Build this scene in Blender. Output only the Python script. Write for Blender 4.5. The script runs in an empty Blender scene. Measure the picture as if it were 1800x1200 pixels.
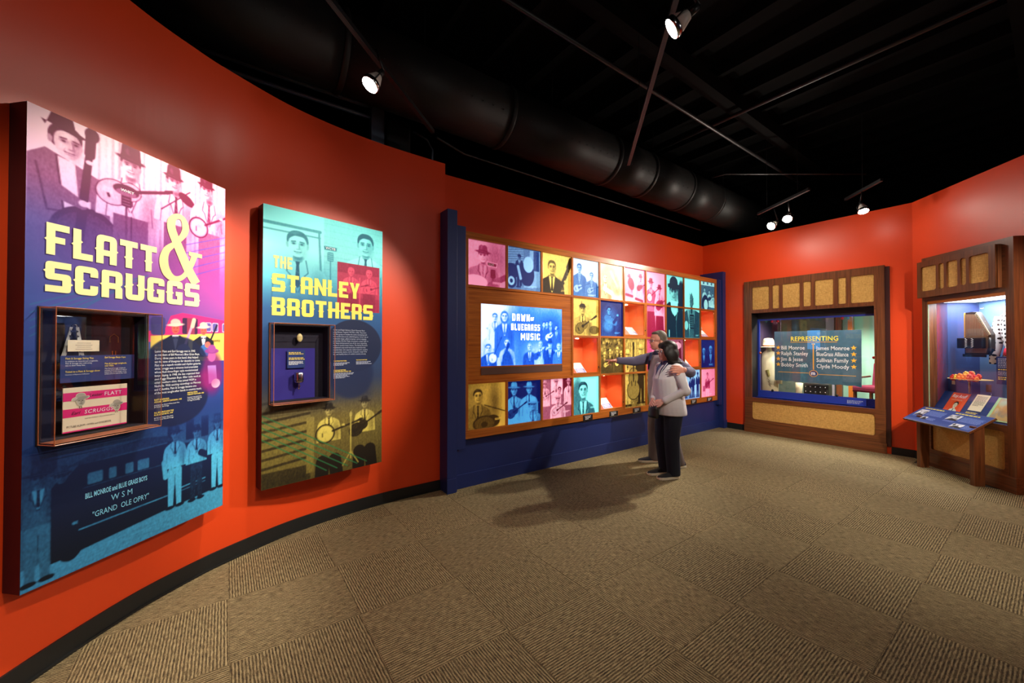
import bpy, bmesh, math, random
import numpy as np
from mathutils import Matrix, Vector, Euler

random.seed(7)
RNG = np.random.default_rng(7)
SC = bpy.context.scene
COL = SC.collection
R = math.radians

# ------------------------------------------------------------------ camera
cam_data = bpy.data.cameras.new('camera')
cam_data.sensor_width = 36.0
cam_data.lens = 698.0 / 1800.0 * 36.0
cam_data.clip_start = 0.02
cam = bpy.data.objects.new('camera', cam_data)
COL.objects.link(cam)
cam.location = (0, 0, 1.54)
cam.rotation_euler = (R(90.70), 0, R(-35.9))
SC.camera = cam

# ------------------------------------------------------------------ view, world
SC.view_settings.view_transform = 'Standard'
SC.view_settings.look = 'None'
SC.view_settings.gamma = 1.0
SC.view_settings.use_curve_mapping = False
SC.view_settings.exposure = 0.35
world = bpy.data.worlds.new('world')
SC.world = world
world.use_nodes = True
world.node_tree.nodes['Background'].inputs[0].default_value = (0.9, 0.95, 1.0, 1)
world.node_tree.nodes['Background'].inputs[1].default_value = 0.006

WARM = (1.0, 0.91, 0.78)
# ------------------------------------------------------------------ track heads: position, target, watts, cone, blend, spill watts
HEADS = [
    # (x, y, z), (aim), power, cone deg, blend, spill
    ((0.86, 2.90, 3.46), (-0.45, 2.80, 1.45), 200, 66, 0.65, 0.4, 'track light with glowing lens shining on the pink and blue poster'),
    ((2.17, 1.31, 3.46), (0.70, 3.60, 1.70), 360, 43, 0.6, 0.8, 'white-collared track light on the rail over the open carpet'),
    ((6.93, 2.62, 3.44), (3.4, 3.55, 1.0), 480, 60, 0.7, 26, 'dazzling track light beside its twin near the burlap-panelled window'),
    ((6.78, 2.36, 3.46), (3.2, 1.9, 0.0), 170, 62, 0.8, 8, 'second dazzling track light of the pair near the burlap-panelled window'),
    ((7.20, 1.60, 3.46), (6.2, 0.8, 0.4), 60, 60, 0.8, 2, 'small tilted track light close to the red wall corner'),
    # unseen heads behind the camera; those on cases and carpet are added fill
    ((1.05, 0.20, 3.46), (-0.25, 3.0, 1.2), 150, 46, 0.55, 0, 'track light behind the visitors aimed at the curved wall'),
    ((2.90, -0.35, 3.46), (4.5, 3.9, 1.9), 430, 50, 0.8, 0, 'track light behind the visitors aimed at the picture grid'),
    ((3.30, -1.10, 3.46), (7.7, 2.5, 1.35), 560, 36, 0.8, 0, 'unseen track light added to fill the wide window case'),
    ((3.75, -1.55, 3.46), (7.0, 0.65, 1.3), 400, 34, 0.8, 0, 'unseen track light added to fill the tall corner case'),
    ((3.60, -1.00, 3.46), (5.0, 0.9, 0.0), 170, 66, 0.9, 0, 'unseen track light added to brighten the carpet'),
    ((0.20, -0.60, 3.46), (0.9, 1.9, 0.0), 80, 66, 0.9, 0, 'unseen track light added to brighten the carpet edge'),
]

# ------------------------------------------------------------------ colour + node helpers
def s2l(c):
    return tuple(((v / 255.0) / 12.92 if v / 255.0 <= 0.04045 else ((v / 255.0 + 0.055) / 1.055) ** 2.4) for v in c)

MATS = {}
def nodes_of(m):
    m.use_nodes = True
    return m.node_tree.nodes, m.node_tree.links

def mat(name, rgb, rough=0.6, metal=0.0, spec=0.5, emit=0.0, emit_rgb=None, noise=0.0, nscale=20.0, bump=0.0, bscale=200.0, coat=0.0):
    if name in MATS:
        return MATS[name]
    m = bpy.data.materials.new(name)
    nd, lk = nodes_of(m)
    b = nd['Principled BSDF']
    c = (*s2l(rgb), 1)
    b.inputs['Base Color'].default_value = c
    b.inputs['Roughness'].default_value = rough
    b.inputs['Metallic'].default_value = metal
    b.inputs['Specular IOR Level'].default_value = spec
    b.inputs['Coat Weight'].default_value = coat
    if emit > 0:
        b.inputs['Emission Color'].default_value = (*s2l(emit_rgb or rgb), 1)
        b.inputs['Emission Strength'].default_value = emit
    if noise > 0:
        tc = nd.new('ShaderNodeTexCoord')
        nz = nd.new('ShaderNodeTexNoise'); nz.inputs['Scale'].default_value = nscale; nz.inputs['Detail'].default_value = 4
        lk.new(tc.outputs['Object'], nz.inputs['Vector'])
        mr = nd.new('ShaderNodeMapRange'); mr.inputs[3].default_value = 1 - noise; mr.inputs[4].default_value = 1 + noise
        lk.new(nz.outputs['Fac'], mr.inputs[0])
        hs = nd.new('ShaderNodeHueSaturation'); hs.inputs['Color'].default_value = c
        lk.new(mr.outputs[0], hs.inputs['Value'])
        lk.new(hs.outputs[0], b.inputs['Base Color'])
    if bump > 0:
        tc2 = nd.new('ShaderNodeTexCoord')
        n2 = nd.new('ShaderNodeTexNoise'); n2.inputs['Scale'].default_value = bscale; n2.inputs['Detail'].default_value = 3
        lk.new(tc2.outputs['Object'], n2.inputs['Vector'])
        bp = nd.new('ShaderNodeBump'); bp.inputs['Strength'].default_value = bump; bp.inputs['Distance'].default_value = 0.002
        lk.new(n2.outputs['Fac'], bp.inputs['Height'])
        lk.new(bp.outputs[0], b.inputs['Normal'])
    MATS[name] = m
    return m

def wood(name, c1, c2, rough=0.35, axis='x', scale=6.0):
    m = bpy.data.materials.new(name)
    nd, lk = nodes_of(m)
    b = nd['Principled BSDF']
    tc = nd.new('ShaderNodeTexCoord')
    mp = nd.new('ShaderNodeMapping')
    st = {'x': (0.35, 9, 9), 'z': (9, 9, 0.35)}[axis]
    mp.inputs['Scale'].default_value = st
    lk.new(tc.outputs['Object'], mp.inputs['Vector'])
    nz = nd.new('ShaderNodeTexNoise'); nz.inputs['Scale'].default_value = scale; nz.inputs['Detail'].default_value = 6; nz.inputs['Roughness'].default_value = 0.6
    lk.new(mp.outputs[0], nz.inputs['Vector'])
    rp = nd.new('ShaderNodeValToRGB')
    rp.color_ramp.elements[0].position = 0.32; rp.color_ramp.elements[0].color = (*s2l(c1), 1)
    rp.color_ramp.elements[1].position = 0.68; rp.color_ramp.elements[1].color = (*s2l(c2), 1)
    lk.new(nz.outputs['Fac'], rp.inputs[0])
    lk.new(rp.outputs[0], b.inputs['Base Color'])
    b.inputs['Roughness'].default_value = rough
    MATS[name] = m
    return m

def burlap():
    m = bpy.data.materials.new('burlap_cloth')
    nd, lk = nodes_of(m); b = nd['Principled BSDF']
    tc = nd.new('ShaderNodeTexCoord')
    outs = []
    for sc in ((60, 60, 900), (900, 60, 60)):
        mp = nd.new('ShaderNodeMapping'); mp.inputs['Scale'].default_value = sc
        lk.new(tc.outputs['Object'], mp.inputs['Vector'])
        nz = nd.new('ShaderNodeTexNoise'); nz.inputs['Scale'].default_value = 0.4; nz.inputs['Detail'].default_value = 3
        lk.new(mp.outputs[0], nz.inputs['Vector']); outs.append(nz.outputs['Fac'])
    ad = nd.new('ShaderNodeMath'); ad.operation = 'ADD'
    lk.new(outs[0], ad.inputs[0]); lk.new(outs[1], ad.inputs[1])
    rp = nd.new('ShaderNodeValToRGB')
    rp.color_ramp.elements[0].position = 0.34; rp.color_ramp.elements[0].color = (*s2l((150, 104, 44)), 1)
    rp.color_ramp.elements[1].position = 0.66; rp.color_ramp.elements[1].color = (*s2l((226, 178, 98)), 1)
    hf = nd.new('ShaderNodeMath'); hf.operation = 'MULTIPLY'; hf.inputs[1].default_value = 0.5
    lk.new(ad.outputs[0], hf.inputs[0]); lk.new(hf.outputs[0], rp.inputs[0])
    lk.new(rp.outputs[0], b.inputs['Base Color'])
    b.inputs['Roughness'].default_value = 0.9
    bp = nd.new('ShaderNodeBump'); bp.inputs['Strength'].default_value = 0.5; bp.inputs['Distance'].default_value = 0.002
    lk.new(hf.outputs[0], bp.inputs['Height']); lk.new(bp.outputs[0], b.inputs['Normal'])
    return m

def carpet():
    m = bpy.data.materials.new('striped_carpet')
    nd, lk = nodes_of(m); b = nd['Principled BSDF']
    tc = nd.new('ShaderNodeTexCoord')
    oi = nd.new('ShaderNodeObjectInfo')
    off = nd.new('ShaderNodeVectorMath'); off.operation = 'MULTIPLY'; off.inputs[1].default_value = (31, 17, 5)
    cb = nd.new('ShaderNodeCombineXYZ')
    lk.new(oi.outputs['Random'], cb.inputs[0]); lk.new(oi.outputs['Random'], cb.inputs[1])
    lk.new(cb.outputs[0], off.inputs[0])
    ad = nd.new('ShaderNodeVectorMath'); ad.operation = 'ADD'
    lk.new(tc.outputs['Object'], ad.inputs[0]); lk.new(off.outputs[0], ad.inputs[1])
    # ribs run along local x
    wv = nd.new('ShaderNodeTexWave'); wv.wave_type = 'BANDS'; wv.bands_direction = 'Y'
    wv.inputs['Scale'].default_value = 22.0; wv.inputs['Distortion'].default_value = 0.6
    wv.inputs['Detail'].default_value = 2; wv.inputs['Detail Scale'].default_value = 3
    lk.new(tc.outputs['Object'], wv.inputs['Vector'])
    mp = nd.new('ShaderNodeMapping'); mp.inputs['Scale'].default_value = (24, 150, 1)
    lk.new(ad.outputs[0], mp.inputs['Vector'])
    nz = nd.new('ShaderNodeTexNoise'); nz.inputs['Scale'].default_value = 1.0; nz.inputs['Detail'].default_value = 3
    lk.new(mp.outputs[0], nz.inputs['Vector'])
    n3 = nd.new('ShaderNodeTexNoise'); n3.inputs['Scale'].default_value = 160; n3.inputs['Detail'].default_value = 2
    lk.new(ad.outputs[0], n3.inputs['Vector'])
    def math_(op, a, bb):
        n = nd.new('ShaderNodeMath'); n.operation = op
        for i, v in enumerate((a, bb)):
            if isinstance(v, (int, float)): n.inputs[i].default_value = v
            else: lk.new(v, n.inputs[i])
        return n.outputs[0]
    t = math_('ADD', math_('MULTIPLY', wv.outputs['Fac'], 0.30), math_('MULTIPLY', nz.outputs['Fac'], 0.80))
    t = math_('ADD', t, math_('MULTIPLY', n3.outputs['Fac'], 0.42))
    rp = nd.new('ShaderNodeValToRGB')
    e = rp.color_ramp.elements
    e[0].position = 0.44; e[0].color = (*s2l((40, 34, 28)), 1)
    e[1].position = 0.98; e[1].color = (*s2l((176, 158, 116)), 1)
    k = e.new(0.70); k.color = (*s2l((104, 90, 64)), 1)
    lk.new(t, rp.inputs[0])
    hs = nd.new('ShaderNodeHueSaturation')
    lk.new(rp.outputs[0], hs.inputs['Color'])
    mr = nd.new('ShaderNodeMapRange'); mr.inputs[3].default_value = 0.92; mr.inputs[4].default_value = 1.08
    lk.new(oi.outputs['Random'], mr.inputs[0]); lk.new(mr.outputs[0], hs.inputs['Value'])
    lk.new(hs.outputs[0], b.inputs['Base Color'])
    b.inputs['Roughness'].default_value = 0.95
    b.inputs['Specular IOR Level'].default_value = 0.15
    bp = nd.new('ShaderNodeBump'); bp.inputs['Strength'].default_value = 0.7; bp.inputs['Distance'].default_value = 0.004
    lk.new(t, bp.inputs['Height']); lk.new(bp.outputs[0], b.inputs['Normal'])
    return m

def glass(name, tint=(1, 1, 1), refl=1.0, rough=0.0):
    m = bpy.data.materials.new(name)
    nd, lk = nodes_of(m)
    for n in list(nd):
        if n.type != 'OUTPUT_MATERIAL': nd.remove(n)
    out = [n for n in nd if n.type == 'OUTPUT_MATERIAL'][0]
    tr = nd.new('ShaderNodeBsdfTransparent'); tr.inputs[0].default_value = (*tint, 1)
    gl = nd.new('ShaderNodeBsdfGlossy'); gl.inputs['Roughness'].default_value = rough
    lw = nd.new('ShaderNodeLayerWeight'); lw.inputs[0].default_value = 0.5
    pw = nd.new('ShaderNodeMath'); pw.operation = 'POWER'; pw.inputs[1].default_value = 5.0
    lk.new(lw.outputs['Facing'], pw.inputs[0])
    mu = nd.new('ShaderNodeMath'); mu.operation = 'MULTIPLY_ADD'; mu.inputs[1].default_value = 0.9 * refl; mu.inputs[2].default_value = 0.03 * refl
    lk.new(pw.outputs[0], mu.inputs[0])
    mx = nd.new('ShaderNodeMixShader')
    lk.new(mu.outputs[0], mx.inputs[0]); lk.new(tr.outputs[0], mx.inputs[1]); lk.new(gl.outputs[0], mx.inputs[2])
    lk.new(mx.outputs[0], out.inputs[0])
    MATS[name] = m
    return m

def print_mat(name, emit=0.0, rough=0.55, gain=1.0):
    m = bpy.data.materials.new(name)
    nd, lk = nodes_of(m); b = nd['Principled BSDF']
    at = nd.new('ShaderNodeAttribute'); at.attribute_name = 'ink'
    lk.new(at.outputs['Color'], b.inputs['Base Color'])
    b.inputs['Roughness'].default_value = rough
    b.inputs['Specular IOR Level'].default_value = 0.25
    if emit > 0:
        lk.new(at.outputs['Color'], b.inputs['Emission Color'])
        b.inputs['Emission Strength'].default_value = emit
    return m

M_RED = mat('red_wall_paint', (222, 68, 22), rough=0.40, spec=0.42, noise=0.02, nscale=3, bump=0.06, bscale=220)
M_NICHE = mat('red_niche_paint', (230, 122, 70), rough=0.5)
M_BLUE = mat('navy_blue_paint', (28, 46, 108), rough=0.45, noise=0.03)
M_BLUETRIM = mat('bright_blue_paint', (34, 56, 156), rough=0.4)
M_BLACKRUB = mat('black_rubber', (18, 19, 19), rough=0.55, bump=0.05)
M_CEIL = mat('matte_black_ceiling', (6, 6, 6), rough=0.9, spec=0.12, noise=0.15, nscale=2)
M_DUCT = mat('black_painted_duct', (17, 17, 17), rough=0.55, spec=0.35, metal=0.0, noise=0.08)
M_STEEL = mat('black_steel', (16, 17, 19), rough=0.45)
M_BLUESTEEL = mat('blue_grey_steel', (86, 104, 124), rough=0.45)
M_BODY = mat('plum_panel_side', (58, 18, 34), rough=0.55)
M_FRAMEDK = mat('dark_case_frame', (24, 18, 18), rough=0.4)
M_CASEIN = mat('dark_case_lining', (26, 18, 34), rough=0.8)
M_CASEBLUE = mat('indigo_case_lining', (48, 36, 130), rough=0.8)
M_HONEY = wood('honey_cherry_wood', (156, 78, 22), (204, 118, 44), 0.28, 'x')
M_HONEYV = wood('honey_cherry_wood_upright', (156, 78, 22), (204, 118, 44), 0.28, 'z')
M_WALNUT = wood('dark_walnut_wood', (80, 41, 20), (122, 70, 37), 0.32, 'z')
M_WALNUTX = wood('dark_walnut_wood_rail', (80, 41, 20), (122, 70, 37), 0.32, 'x')
M_BURLAP = burlap()
M_CARPET = carpet()
M_GLASS = glass('clear_glass')
M_ACRYL = glass('clear_acrylic', (0.97, 0.97, 0.99), 1.0)
M_ACREDGE = mat('acrylic_cut_edge', (176, 108, 70), rough=0.25)
M_PRINT = print_mat('ink_print')
M_BACKLIT = print_mat('backlit_film', emit=0.46, rough=0.5)
M_SCREEN = print_mat('screen_picture', emit=0.9, rough=0.2)
M_YELLOW = mat('pale_yellow_ink', (252, 240, 168), rough=0.5)
M_GOLD = mat('gold_ink', (236, 170, 50), rough=0.5)
M_YELLOW2 = mat('golden_yellow_ink', (248, 220, 92), rough=0.5)
M_WHITEINK = mat('white_ink', (238, 240, 240), rough=0.5)
M_GREYINK = mat('pale_grey_ink', (170, 178, 200), rough=0.5)
M_BLACKINK = mat('black_ink', (20, 18, 20), rough=0.5)
M_NAVYCARD = mat('navy_card', (28, 52, 112), rough=0.5)
M_CREAM = mat('cream_paper', (236, 222, 186), rough=0.7)
M_WHITE = mat('white_enamel', (225, 220, 212), rough=0.4)
M_LAMP = mat('glowing_lamp_lens', (255, 250, 240), emit=60.0, rough=0.3)
M_CHROME = mat('chrome', (210, 210, 214), rough=0.18, metal=1.0)

# ------------------------------------------------------------------ mesh building
class MB:
    def __init__(self):
        self.v, self.f = [], []
    def add(self, vs, fs):
        o = len(self.v)
        self.v += [tuple(p) for p in vs]
        self.f += [tuple(i + o for i in f) for f in fs]
        return self
    def box(self, x0, x1, y0, y1, z0, z1):
        return self.add([(x, y, z) for x in (x0, x1) for y in (y0, y1) for z in (z0, z1)],
                        [(0, 1, 3, 2), (4, 6, 7, 5), (0, 4, 5, 1), (2, 3, 7, 6), (0, 2, 6, 4), (1, 5, 7, 3)])
    def prism_y(self, pts, y0, y1):          # outline in x,z extruded along y
        n = len(pts)
        self.add([(x, y0, z) for x, z in pts] + [(x, y1, z) for x, z in pts],
                 [tuple(range(n))[::-1], tuple(range(n, 2 * n))] + [(i, (i + 1) % n, n + (i + 1) % n, n + i) for i in range(n)])
        return self
    def prism_z(self, pts, z0, z1):
        n = len(pts)
        self.add([(x, y, z0) for x, y in pts] + [(x, y, z1) for x, y in pts],
                 [tuple(range(n))[::-1], tuple(range(n, 2 * n))] + [(i, (i + 1) % n, n + (i + 1) % n, n + i) for i in range(n)])
        return self
    def prism_x(self, pts, x0, x1):          # outline in y,z extruded along x
        n = len(pts)
        self.add([(x0, y, z) for y, z in pts] + [(x1, y, z) for y, z in pts],
                 [tuple(range(n)), tuple(range(n, 2 * n))[::-1]] + [(i, n + i, n + (i + 1) % n, (i + 1) % n) for i in range(n)])
        return self
    def tube(self, path, rad, seg=8, cap=True):
        path = [Vector(p) for p in path]
        if not hasattr(rad, '__len__'): rad = [rad] * len(path)
        rings = []
        for i, p in enumerate(path):
            a = path[max(i - 1, 0)]; b = path[min(i + 1, len(path) - 1)]
            d = (b - a).normalized()
            up = Vector((0, 0, 1)) if abs(d.z) < 0.9 else Vector((1, 0, 0))
            u = d.cross(up).normalized(); w = d.cross(u)
            rings.append([p + (u * math.cos(2 * math.pi * k / seg) + w * math.sin(2 * math.pi * k / seg)) * rad[i] for k in range(seg)])
        vs = [q for r_ in rings for q in r_]
        fs = []
        for i in range(len(path) - 1):
            for k in range(seg):
                fs.append((i * seg + k, i * seg + (k + 1) % seg, (i + 1) * seg + (k + 1) % seg, (i + 1) * seg + k))
        if cap:
            fs.append(tuple(range(seg))[::-1]); fs.append(tuple(range((len(path) - 1) * seg, len(path) * seg)))
        return self.add(vs, fs)
    def ball(self, c, r, seg=16, rings=10, rot=None):
        rx, ry, rz = r if hasattr(r, '__len__') else (r, r, r)
        vs, fs = [], []
        for i in range(rings + 1):
            t = math.pi * i / rings
            for k in range(seg):
                p = 2 * math.pi * k / seg
                q = Vector((rx * math.sin(t) * math.cos(p), ry * math.sin(t) * math.sin(p), rz * math.cos(t)))
                if rot is not None: q = rot @ q
                vs.append((c[0] + q.x, c[1] + q.y, c[2] + q.z))
        for i in range(rings):
            for k in range(seg):
                fs.append((i * seg + k, (i + 1) * seg + k, (i + 1) * seg + (k + 1) % seg, i * seg + (k + 1) % seg))
        return self.add(vs, fs)
    def xform(self, M):
        self.v = [tuple(M @ Vector(p)) for p in self.v]
        return self
    def build(self, name, material, parent=None, smooth=False, bevel=0.0):
        me = bpy.data.meshes.new(name)
        me.from_pydata(self.v, [], self.f)
        if bevel > 0 or smooth:
            bm = bmesh.new(); bm.from_mesh(me)
            bmesh.ops.remove_doubles(bm, verts=bm.verts, dist=1e-5)
            if bevel > 0:
                bmesh.ops.bevel(bm, geom=[e for e in bm.edges], offset=bevel, segments=2, profile=0.6, affect='EDGES')
            bmesh.ops.recalc_face_normals(bm, faces=bm.faces)
            bm.to_mesh(me); bm.free()
        return link(name, me, material, parent, smooth)

def link(name, me, material, parent=None, smooth=False):
    if material is not None and len(me.materials) == 0:
        me.materials.append(material)
    if smooth:
        me.polygons.foreach_set('use_smooth', [True] * len(me.polygons))
    o = bpy.data.objects.new(name, me)
    COL.objects.link(o)
    if parent is not None: o.parent = parent
    return o

def box(name, material, parent, x0, x1, y0, y1, z0, z1, bevel=0.0):
    return MB().box(x0, x1, y0, y1, z0, z1).build(name, material, parent, bevel=bevel)

def tag(o, label, cat, group=None):
    o['label'] = label; o['category'] = cat
    if group: o['group'] = group
    return o

def struct(o, label=None, cat=None):
    o['kind'] = 'structure'
    if label: o['label'] = label
    if cat: o['category'] = cat
    return o

def empty(name, loc, rz=0.0, rx=0.0):
    o = bpy.data.objects.new(name, None)
    COL.objects.link(o)
    o.empty_display_size = 0.05
    o.location = loc; o.rotation_euler = (rx, 0, rz)
    return o

def thing(name, label, cat, loc, rz=0.0, group=None, rx=0.0):
    return tag(empty(name, loc, rz, rx), label, cat, group)

def fillet(pts, default=0.0, seg=4):
    # pts: (x, y) or (x, y, r); returns outline with rounded corners
    out = []
    n = len(pts)
    for i in range(n):
        p = pts[i]; r = p[2] if len(p) > 2 else default
        P = Vector(p[:2]); A = Vector(pts[i - 1][:2]); B = Vector(pts[(i + 1) % n][:2])
        if r <= 0:
            out.append((P.x, P.y)); continue
        a = (A - P); b = (B - P)
        r1 = min(r, a.length * 0.5, b.length * 0.5)
        a = P + a.normalized() * r1; b = P + b.normalized() * r1
        for k in range(seg + 1):
            t = k / seg
            q = a * (1 - t) ** 2 + P * 2 * t * (1 - t) + b * t ** 2
            out.append((q.x, q.y))
    return out

def rrect(x0, x1, z0, z1, r, seg=5):
    return fillet([(x0, z0, r), (x1, z0, r), (x1, z1, r), (x0, z1, r)], seg=seg)

def text_mesh(name, body, size, material, parent, loc, align='LEFT', extrude=0.0006, spacing=1.0, line=1.0, xscale=1.0, shear=0.0, bold=0.0, res=2):
    # flat lettering standing in the local x-z plane, facing -y
    cu = bpy.data.curves.new(name, 'FONT')
    cu.body = body; cu.size = size; cu.align_x = align
    cu.space_character = spacing; cu.space_line = line; cu.shear = shear
    cu.extrude = 0.0; cu.offset = bold; cu.resolution_u = res
    tmp = bpy.data.objects.new('tmp', cu); COL.objects.link(tmp)
    me = bpy.data.meshes.new_from_object(tmp)
    bpy.data.objects.remove(tmp); bpy.data.curves.remove(cu)
    me.name = name
    n = len(me.vertices)
    co = np.empty(n * 3); me.vertices.foreach_get('co', co); co = co.reshape(-1, 3)
    new = np.c_[co[:, 0] * xscale, np.zeros(n), co[:, 1]]
    me.vertices.foreach_set('co', new.ravel()); me.update()
    me.materials.clear()
    o = link(name, me, material, parent)
    o.location = loc
    return o
# ================================================================== STRUCTURE
WALL_H = 3.54
CURVE = [(-1.25, -2.9), (-1.25, 0.9), (-1.18, 1.6), (-1.08, 2.02), (-0.92, 2.46), (-0.72, 2.80), (-0.43, 3.165), (-0.143, 3.41), (0.05, 3.535),
         (0.38, 3.71), (0.675, 3.81), (1.0, 3.88), (1.3, 3.918), (1.6, 3.93), (1.945, 3.935)]
def smooth_curve(pts, sub=8):
    out = [pts[0]]
    P = [np.array(p, float) for p in pts]
    for i in range(len(P) - 1):
        p0 = P[max(i - 1, 0)]; p1 = P[i]; p2 = P[i + 1]; p3 = P[min(i + 2, len(P) - 1)]
        for k in range(1, sub + 1):
            t = k / sub
            q = 0.5 * ((2 * p1) + (-p0 + p2) * t + (2 * p0 - 5 * p1 + 4 * p2 - p3) * t * t + (-p0 + 3 * p1 - 3 * p2 + p3) * t ** 3)
            out.append((q[0], q[1]))
    return [CURVE[0]] + out[1:] if False else out
CV = [CURVE[0]] + smooth_curve(CURVE[1:], 8)
def offset_path(path, d):
    out = []
    for i in range(len(path)):
        a = np.array(path[max(i - 1, 0)]); b = np.array(path[min(i + 1, len(path) - 1)])
        t = (b - a) / np.linalg.norm(b - a); n = np.array([-t[1], t[0]])
        out.append(tuple(np.array(path[i]) + n * d))
    return out
def wall_strip(name, path, d0, d1, z0, z1, material, smooth=True):
    A = offset_path(path, d0); B = offset_path(path, d1)
    n = len(path); mb = MB()
    vs = [(x, y, z0) for x, y in A] + [(x, y, z1) for x, y in A] + [(x, y, z0) for x, y in B] + [(x, y, z1) for x, y in B]
    fs = []
    for i in range(n - 1):
        fs += [(i, i + 1, n + i + 1, n + i), (2 * n + i + 1, 2 * n + i, 3 * n + i, 3 * n + i + 1),
               (n + i, n + i + 1, 3 * n + i + 1, 3 * n + i), (i + 1, i, 2 * n + i, 2 * n + i + 1)]
    fs += [(0, n, 3 * n, 2 * n), (n - 1, 3 * n - 1, 4 * n - 1, 2 * n - 1)]
    mb.add(vs, fs)
    return mb.build(name, material)
w = struct(wall_strip('wall_left', CV, 0.0, 0.12, 0.0, WALL_H, M_RED), 'tall curved red wall sweeping behind the two poster panels', 'wall')
b_ = wall_strip('baseboard_left', CV, -0.012, 0.0, 0.012, 0.105, M_BLACKRUB)
struct(b_, 'black rubber baseboard along the curved red wall', 'baseboard')
bt = wall_strip('cove_toe', CV, -0.022, 0.0, 0.0, 0.012, M_BLACKRUB); bt.parent = b_

X_R = 7.74; Y_B = 4.18
# wall behind the picture grid (red, shows above it) with opening for nothing: plain
wb = MB().box(1.945, X_R + 0.12, Y_B, Y_B + 0.12, 0, WALL_H).build('wall_back', M_RED)
struct(wb, 'red wall rising above the picture grid', 'wall')
# end return between curved wall and back wall
wr = MB().box(1.86, 1.945, 3.94, Y_B + 0.12, 0, WALL_H).build('wall_return', M_RED); struct(wr, 'short red return wall behind the navy pilaster', 'wall')

# wall with the wide window: pieces around the opening
WY0, WY1, WZ0, WZ1 = 1.60, 3.27, 0.63, 2.13
mb = MB()
mb.box(X_R, X_R + 0.12, 1.194, WY0, 0, WALL_H)
mb.box(X_R, X_R + 0.12, WY1, Y_B, 0, WALL_H)
mb.box(X_R, X_R + 0.12, WY0, WY1, 0, WZ0)
mb.box(X_R, X_R + 0.12, WY0, WY1, WZ1, WALL_H)
struct(mb.build('wall_right', M_RED), 'red wall holding the wide window case', 'wall')
struct(box('baseboard_right', M_BLACKRUB, None, X_R - 0.012, X_R, 3.40, 3.72, 0, 0.105), 'black baseboard strip between navy pilaster and walnut surround', 'baseboard')
struct(box('baseboard_corner', M_BLACKRUB, None, X_R - 0.012, X_R, 1.19, 1.43, 0, 0.105), 'black baseboard strip between the walnut surround and the wall corner', 'baseboard')

# angled wall: local frame O, rz=-135 deg, x right along wall, y into wall; opening for the tall case
ANG_O = (X_R, 1.194, 0); ANG_RZ = R(-135)
aw = MB()
S0, S1 = 0.36, 1.315
aw.box(0, S0, 0, 0.12, 0, WALL_H); aw.box(S1, 2.35, 0, 0.12, 0, WALL_H)
aw.box(S0, S1, 0, 0.12, 0, 0.70); aw.box(S0, S1, 0, 0.12, 2.11, WALL_H)
ao = aw.build('wall_angled', M_RED); ao.location = ANG_O; ao.rotation_euler = (0, 0, ANG_RZ)
struct(ao, 'angled red wall holding the tall corner case', 'wall')
bb = MB().box(0.0, 0.27, -0.012, 0, 0, 0.105).build('baseboard_angled', M_BLACKRUB); bb.location = ANG_O; bb.rotation_euler = (0, 0, ANG_RZ)
struct(bb, 'black baseboard stub beside the tall corner case', 'baseboard')
# rest of the room behind the camera
ex = X_R - 2.35 * 0.7071; ey = 1.194 - 2.35 * 0.7071
struct(box('wall_side', M_RED, None, ex, ex + 0.12, -2.9, ey + 0.05, 0, WALL_H), 'red side wall beyond the corner case', 'wall')
struct(box('wall_rear', M_BLUE, None, -1.4, ex + 0.12, -3.02, -2.9, 0, WALL_H), 'navy rear wall across the room', 'wall')

# floor: slab + carpet tiles
fl = MB().box(-2.2, 9.6, -3.4, 5.6, -0.12, -0.006).build('floor', mat('carpet_backing', (46, 38, 30), rough=0.9))
struct(fl, 'brown striped carpet tiles laid in quarter turns', 'floor')
TP = 0.613; TX = 0.03; TY = 0.54
tile_me = None
def room_has(x, y):
    if y > 3.95 or y < -2.9 or x < -1.4 or x > 7.95: return False
    return True
NT = 0
for i in range(-3, 14):
    for j in range(-6, 7):
        cx = TX + (i + 0.5) * TP; cy = TY + (j + 0.5) * TP
        if not room_has(cx, cy): continue
        # keep tiles in front of the walls
        if cx < 0.3 and cy > 3.95 - max(0, (0.0 - cx)) * 1.0 + 0.35: continue
        if cx > 6.2 and (X_R + 0.25 - cx) + 0.0 < (1.194 - cy) : continue
        if tile_me is None:
            h = TP / 2 - 0.0003
            tmb = MB()
            o_ = 0.0012
            tmb.add([(-h, -h, -0.006), (h, -h, -0.006), (h, h, -0.006), (-h, h, -0.006),
                     (-h, -h, -0.0012), (h, -h, -0.0012), (h, h, -0.0012), (-h, h, -0.0012),
                     (-h + o_, -h + o_, 0), (h - o_, -h + o_, 0), (h - o_, h - o_, 0), (-h + o_, h - o_, 0)],
                    [(8, 9, 10, 11), (4, 5, 9, 8), (5, 6, 10, 9), (6, 7, 11, 10), (7, 4, 8, 11), (0, 1, 5, 4), (1, 2, 6, 5), (2, 3, 7, 6), (3, 0, 4, 7)])
            to = tmb.build('carpet_tile', M_CARPET, fl); tile_me = to.data
        else:
            to = bpy.data.objects.new('carpet_tile', tile_me); COL.objects.link(to); to.parent = fl
        to.location = (cx, cy, 0)
        q = 0 if (i + j) % 2 == 1 else 1
        to.rotation_euler = (0, 0, R(90) * q + R(180) * random.randint(0, 1))
        NT += 1
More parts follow.
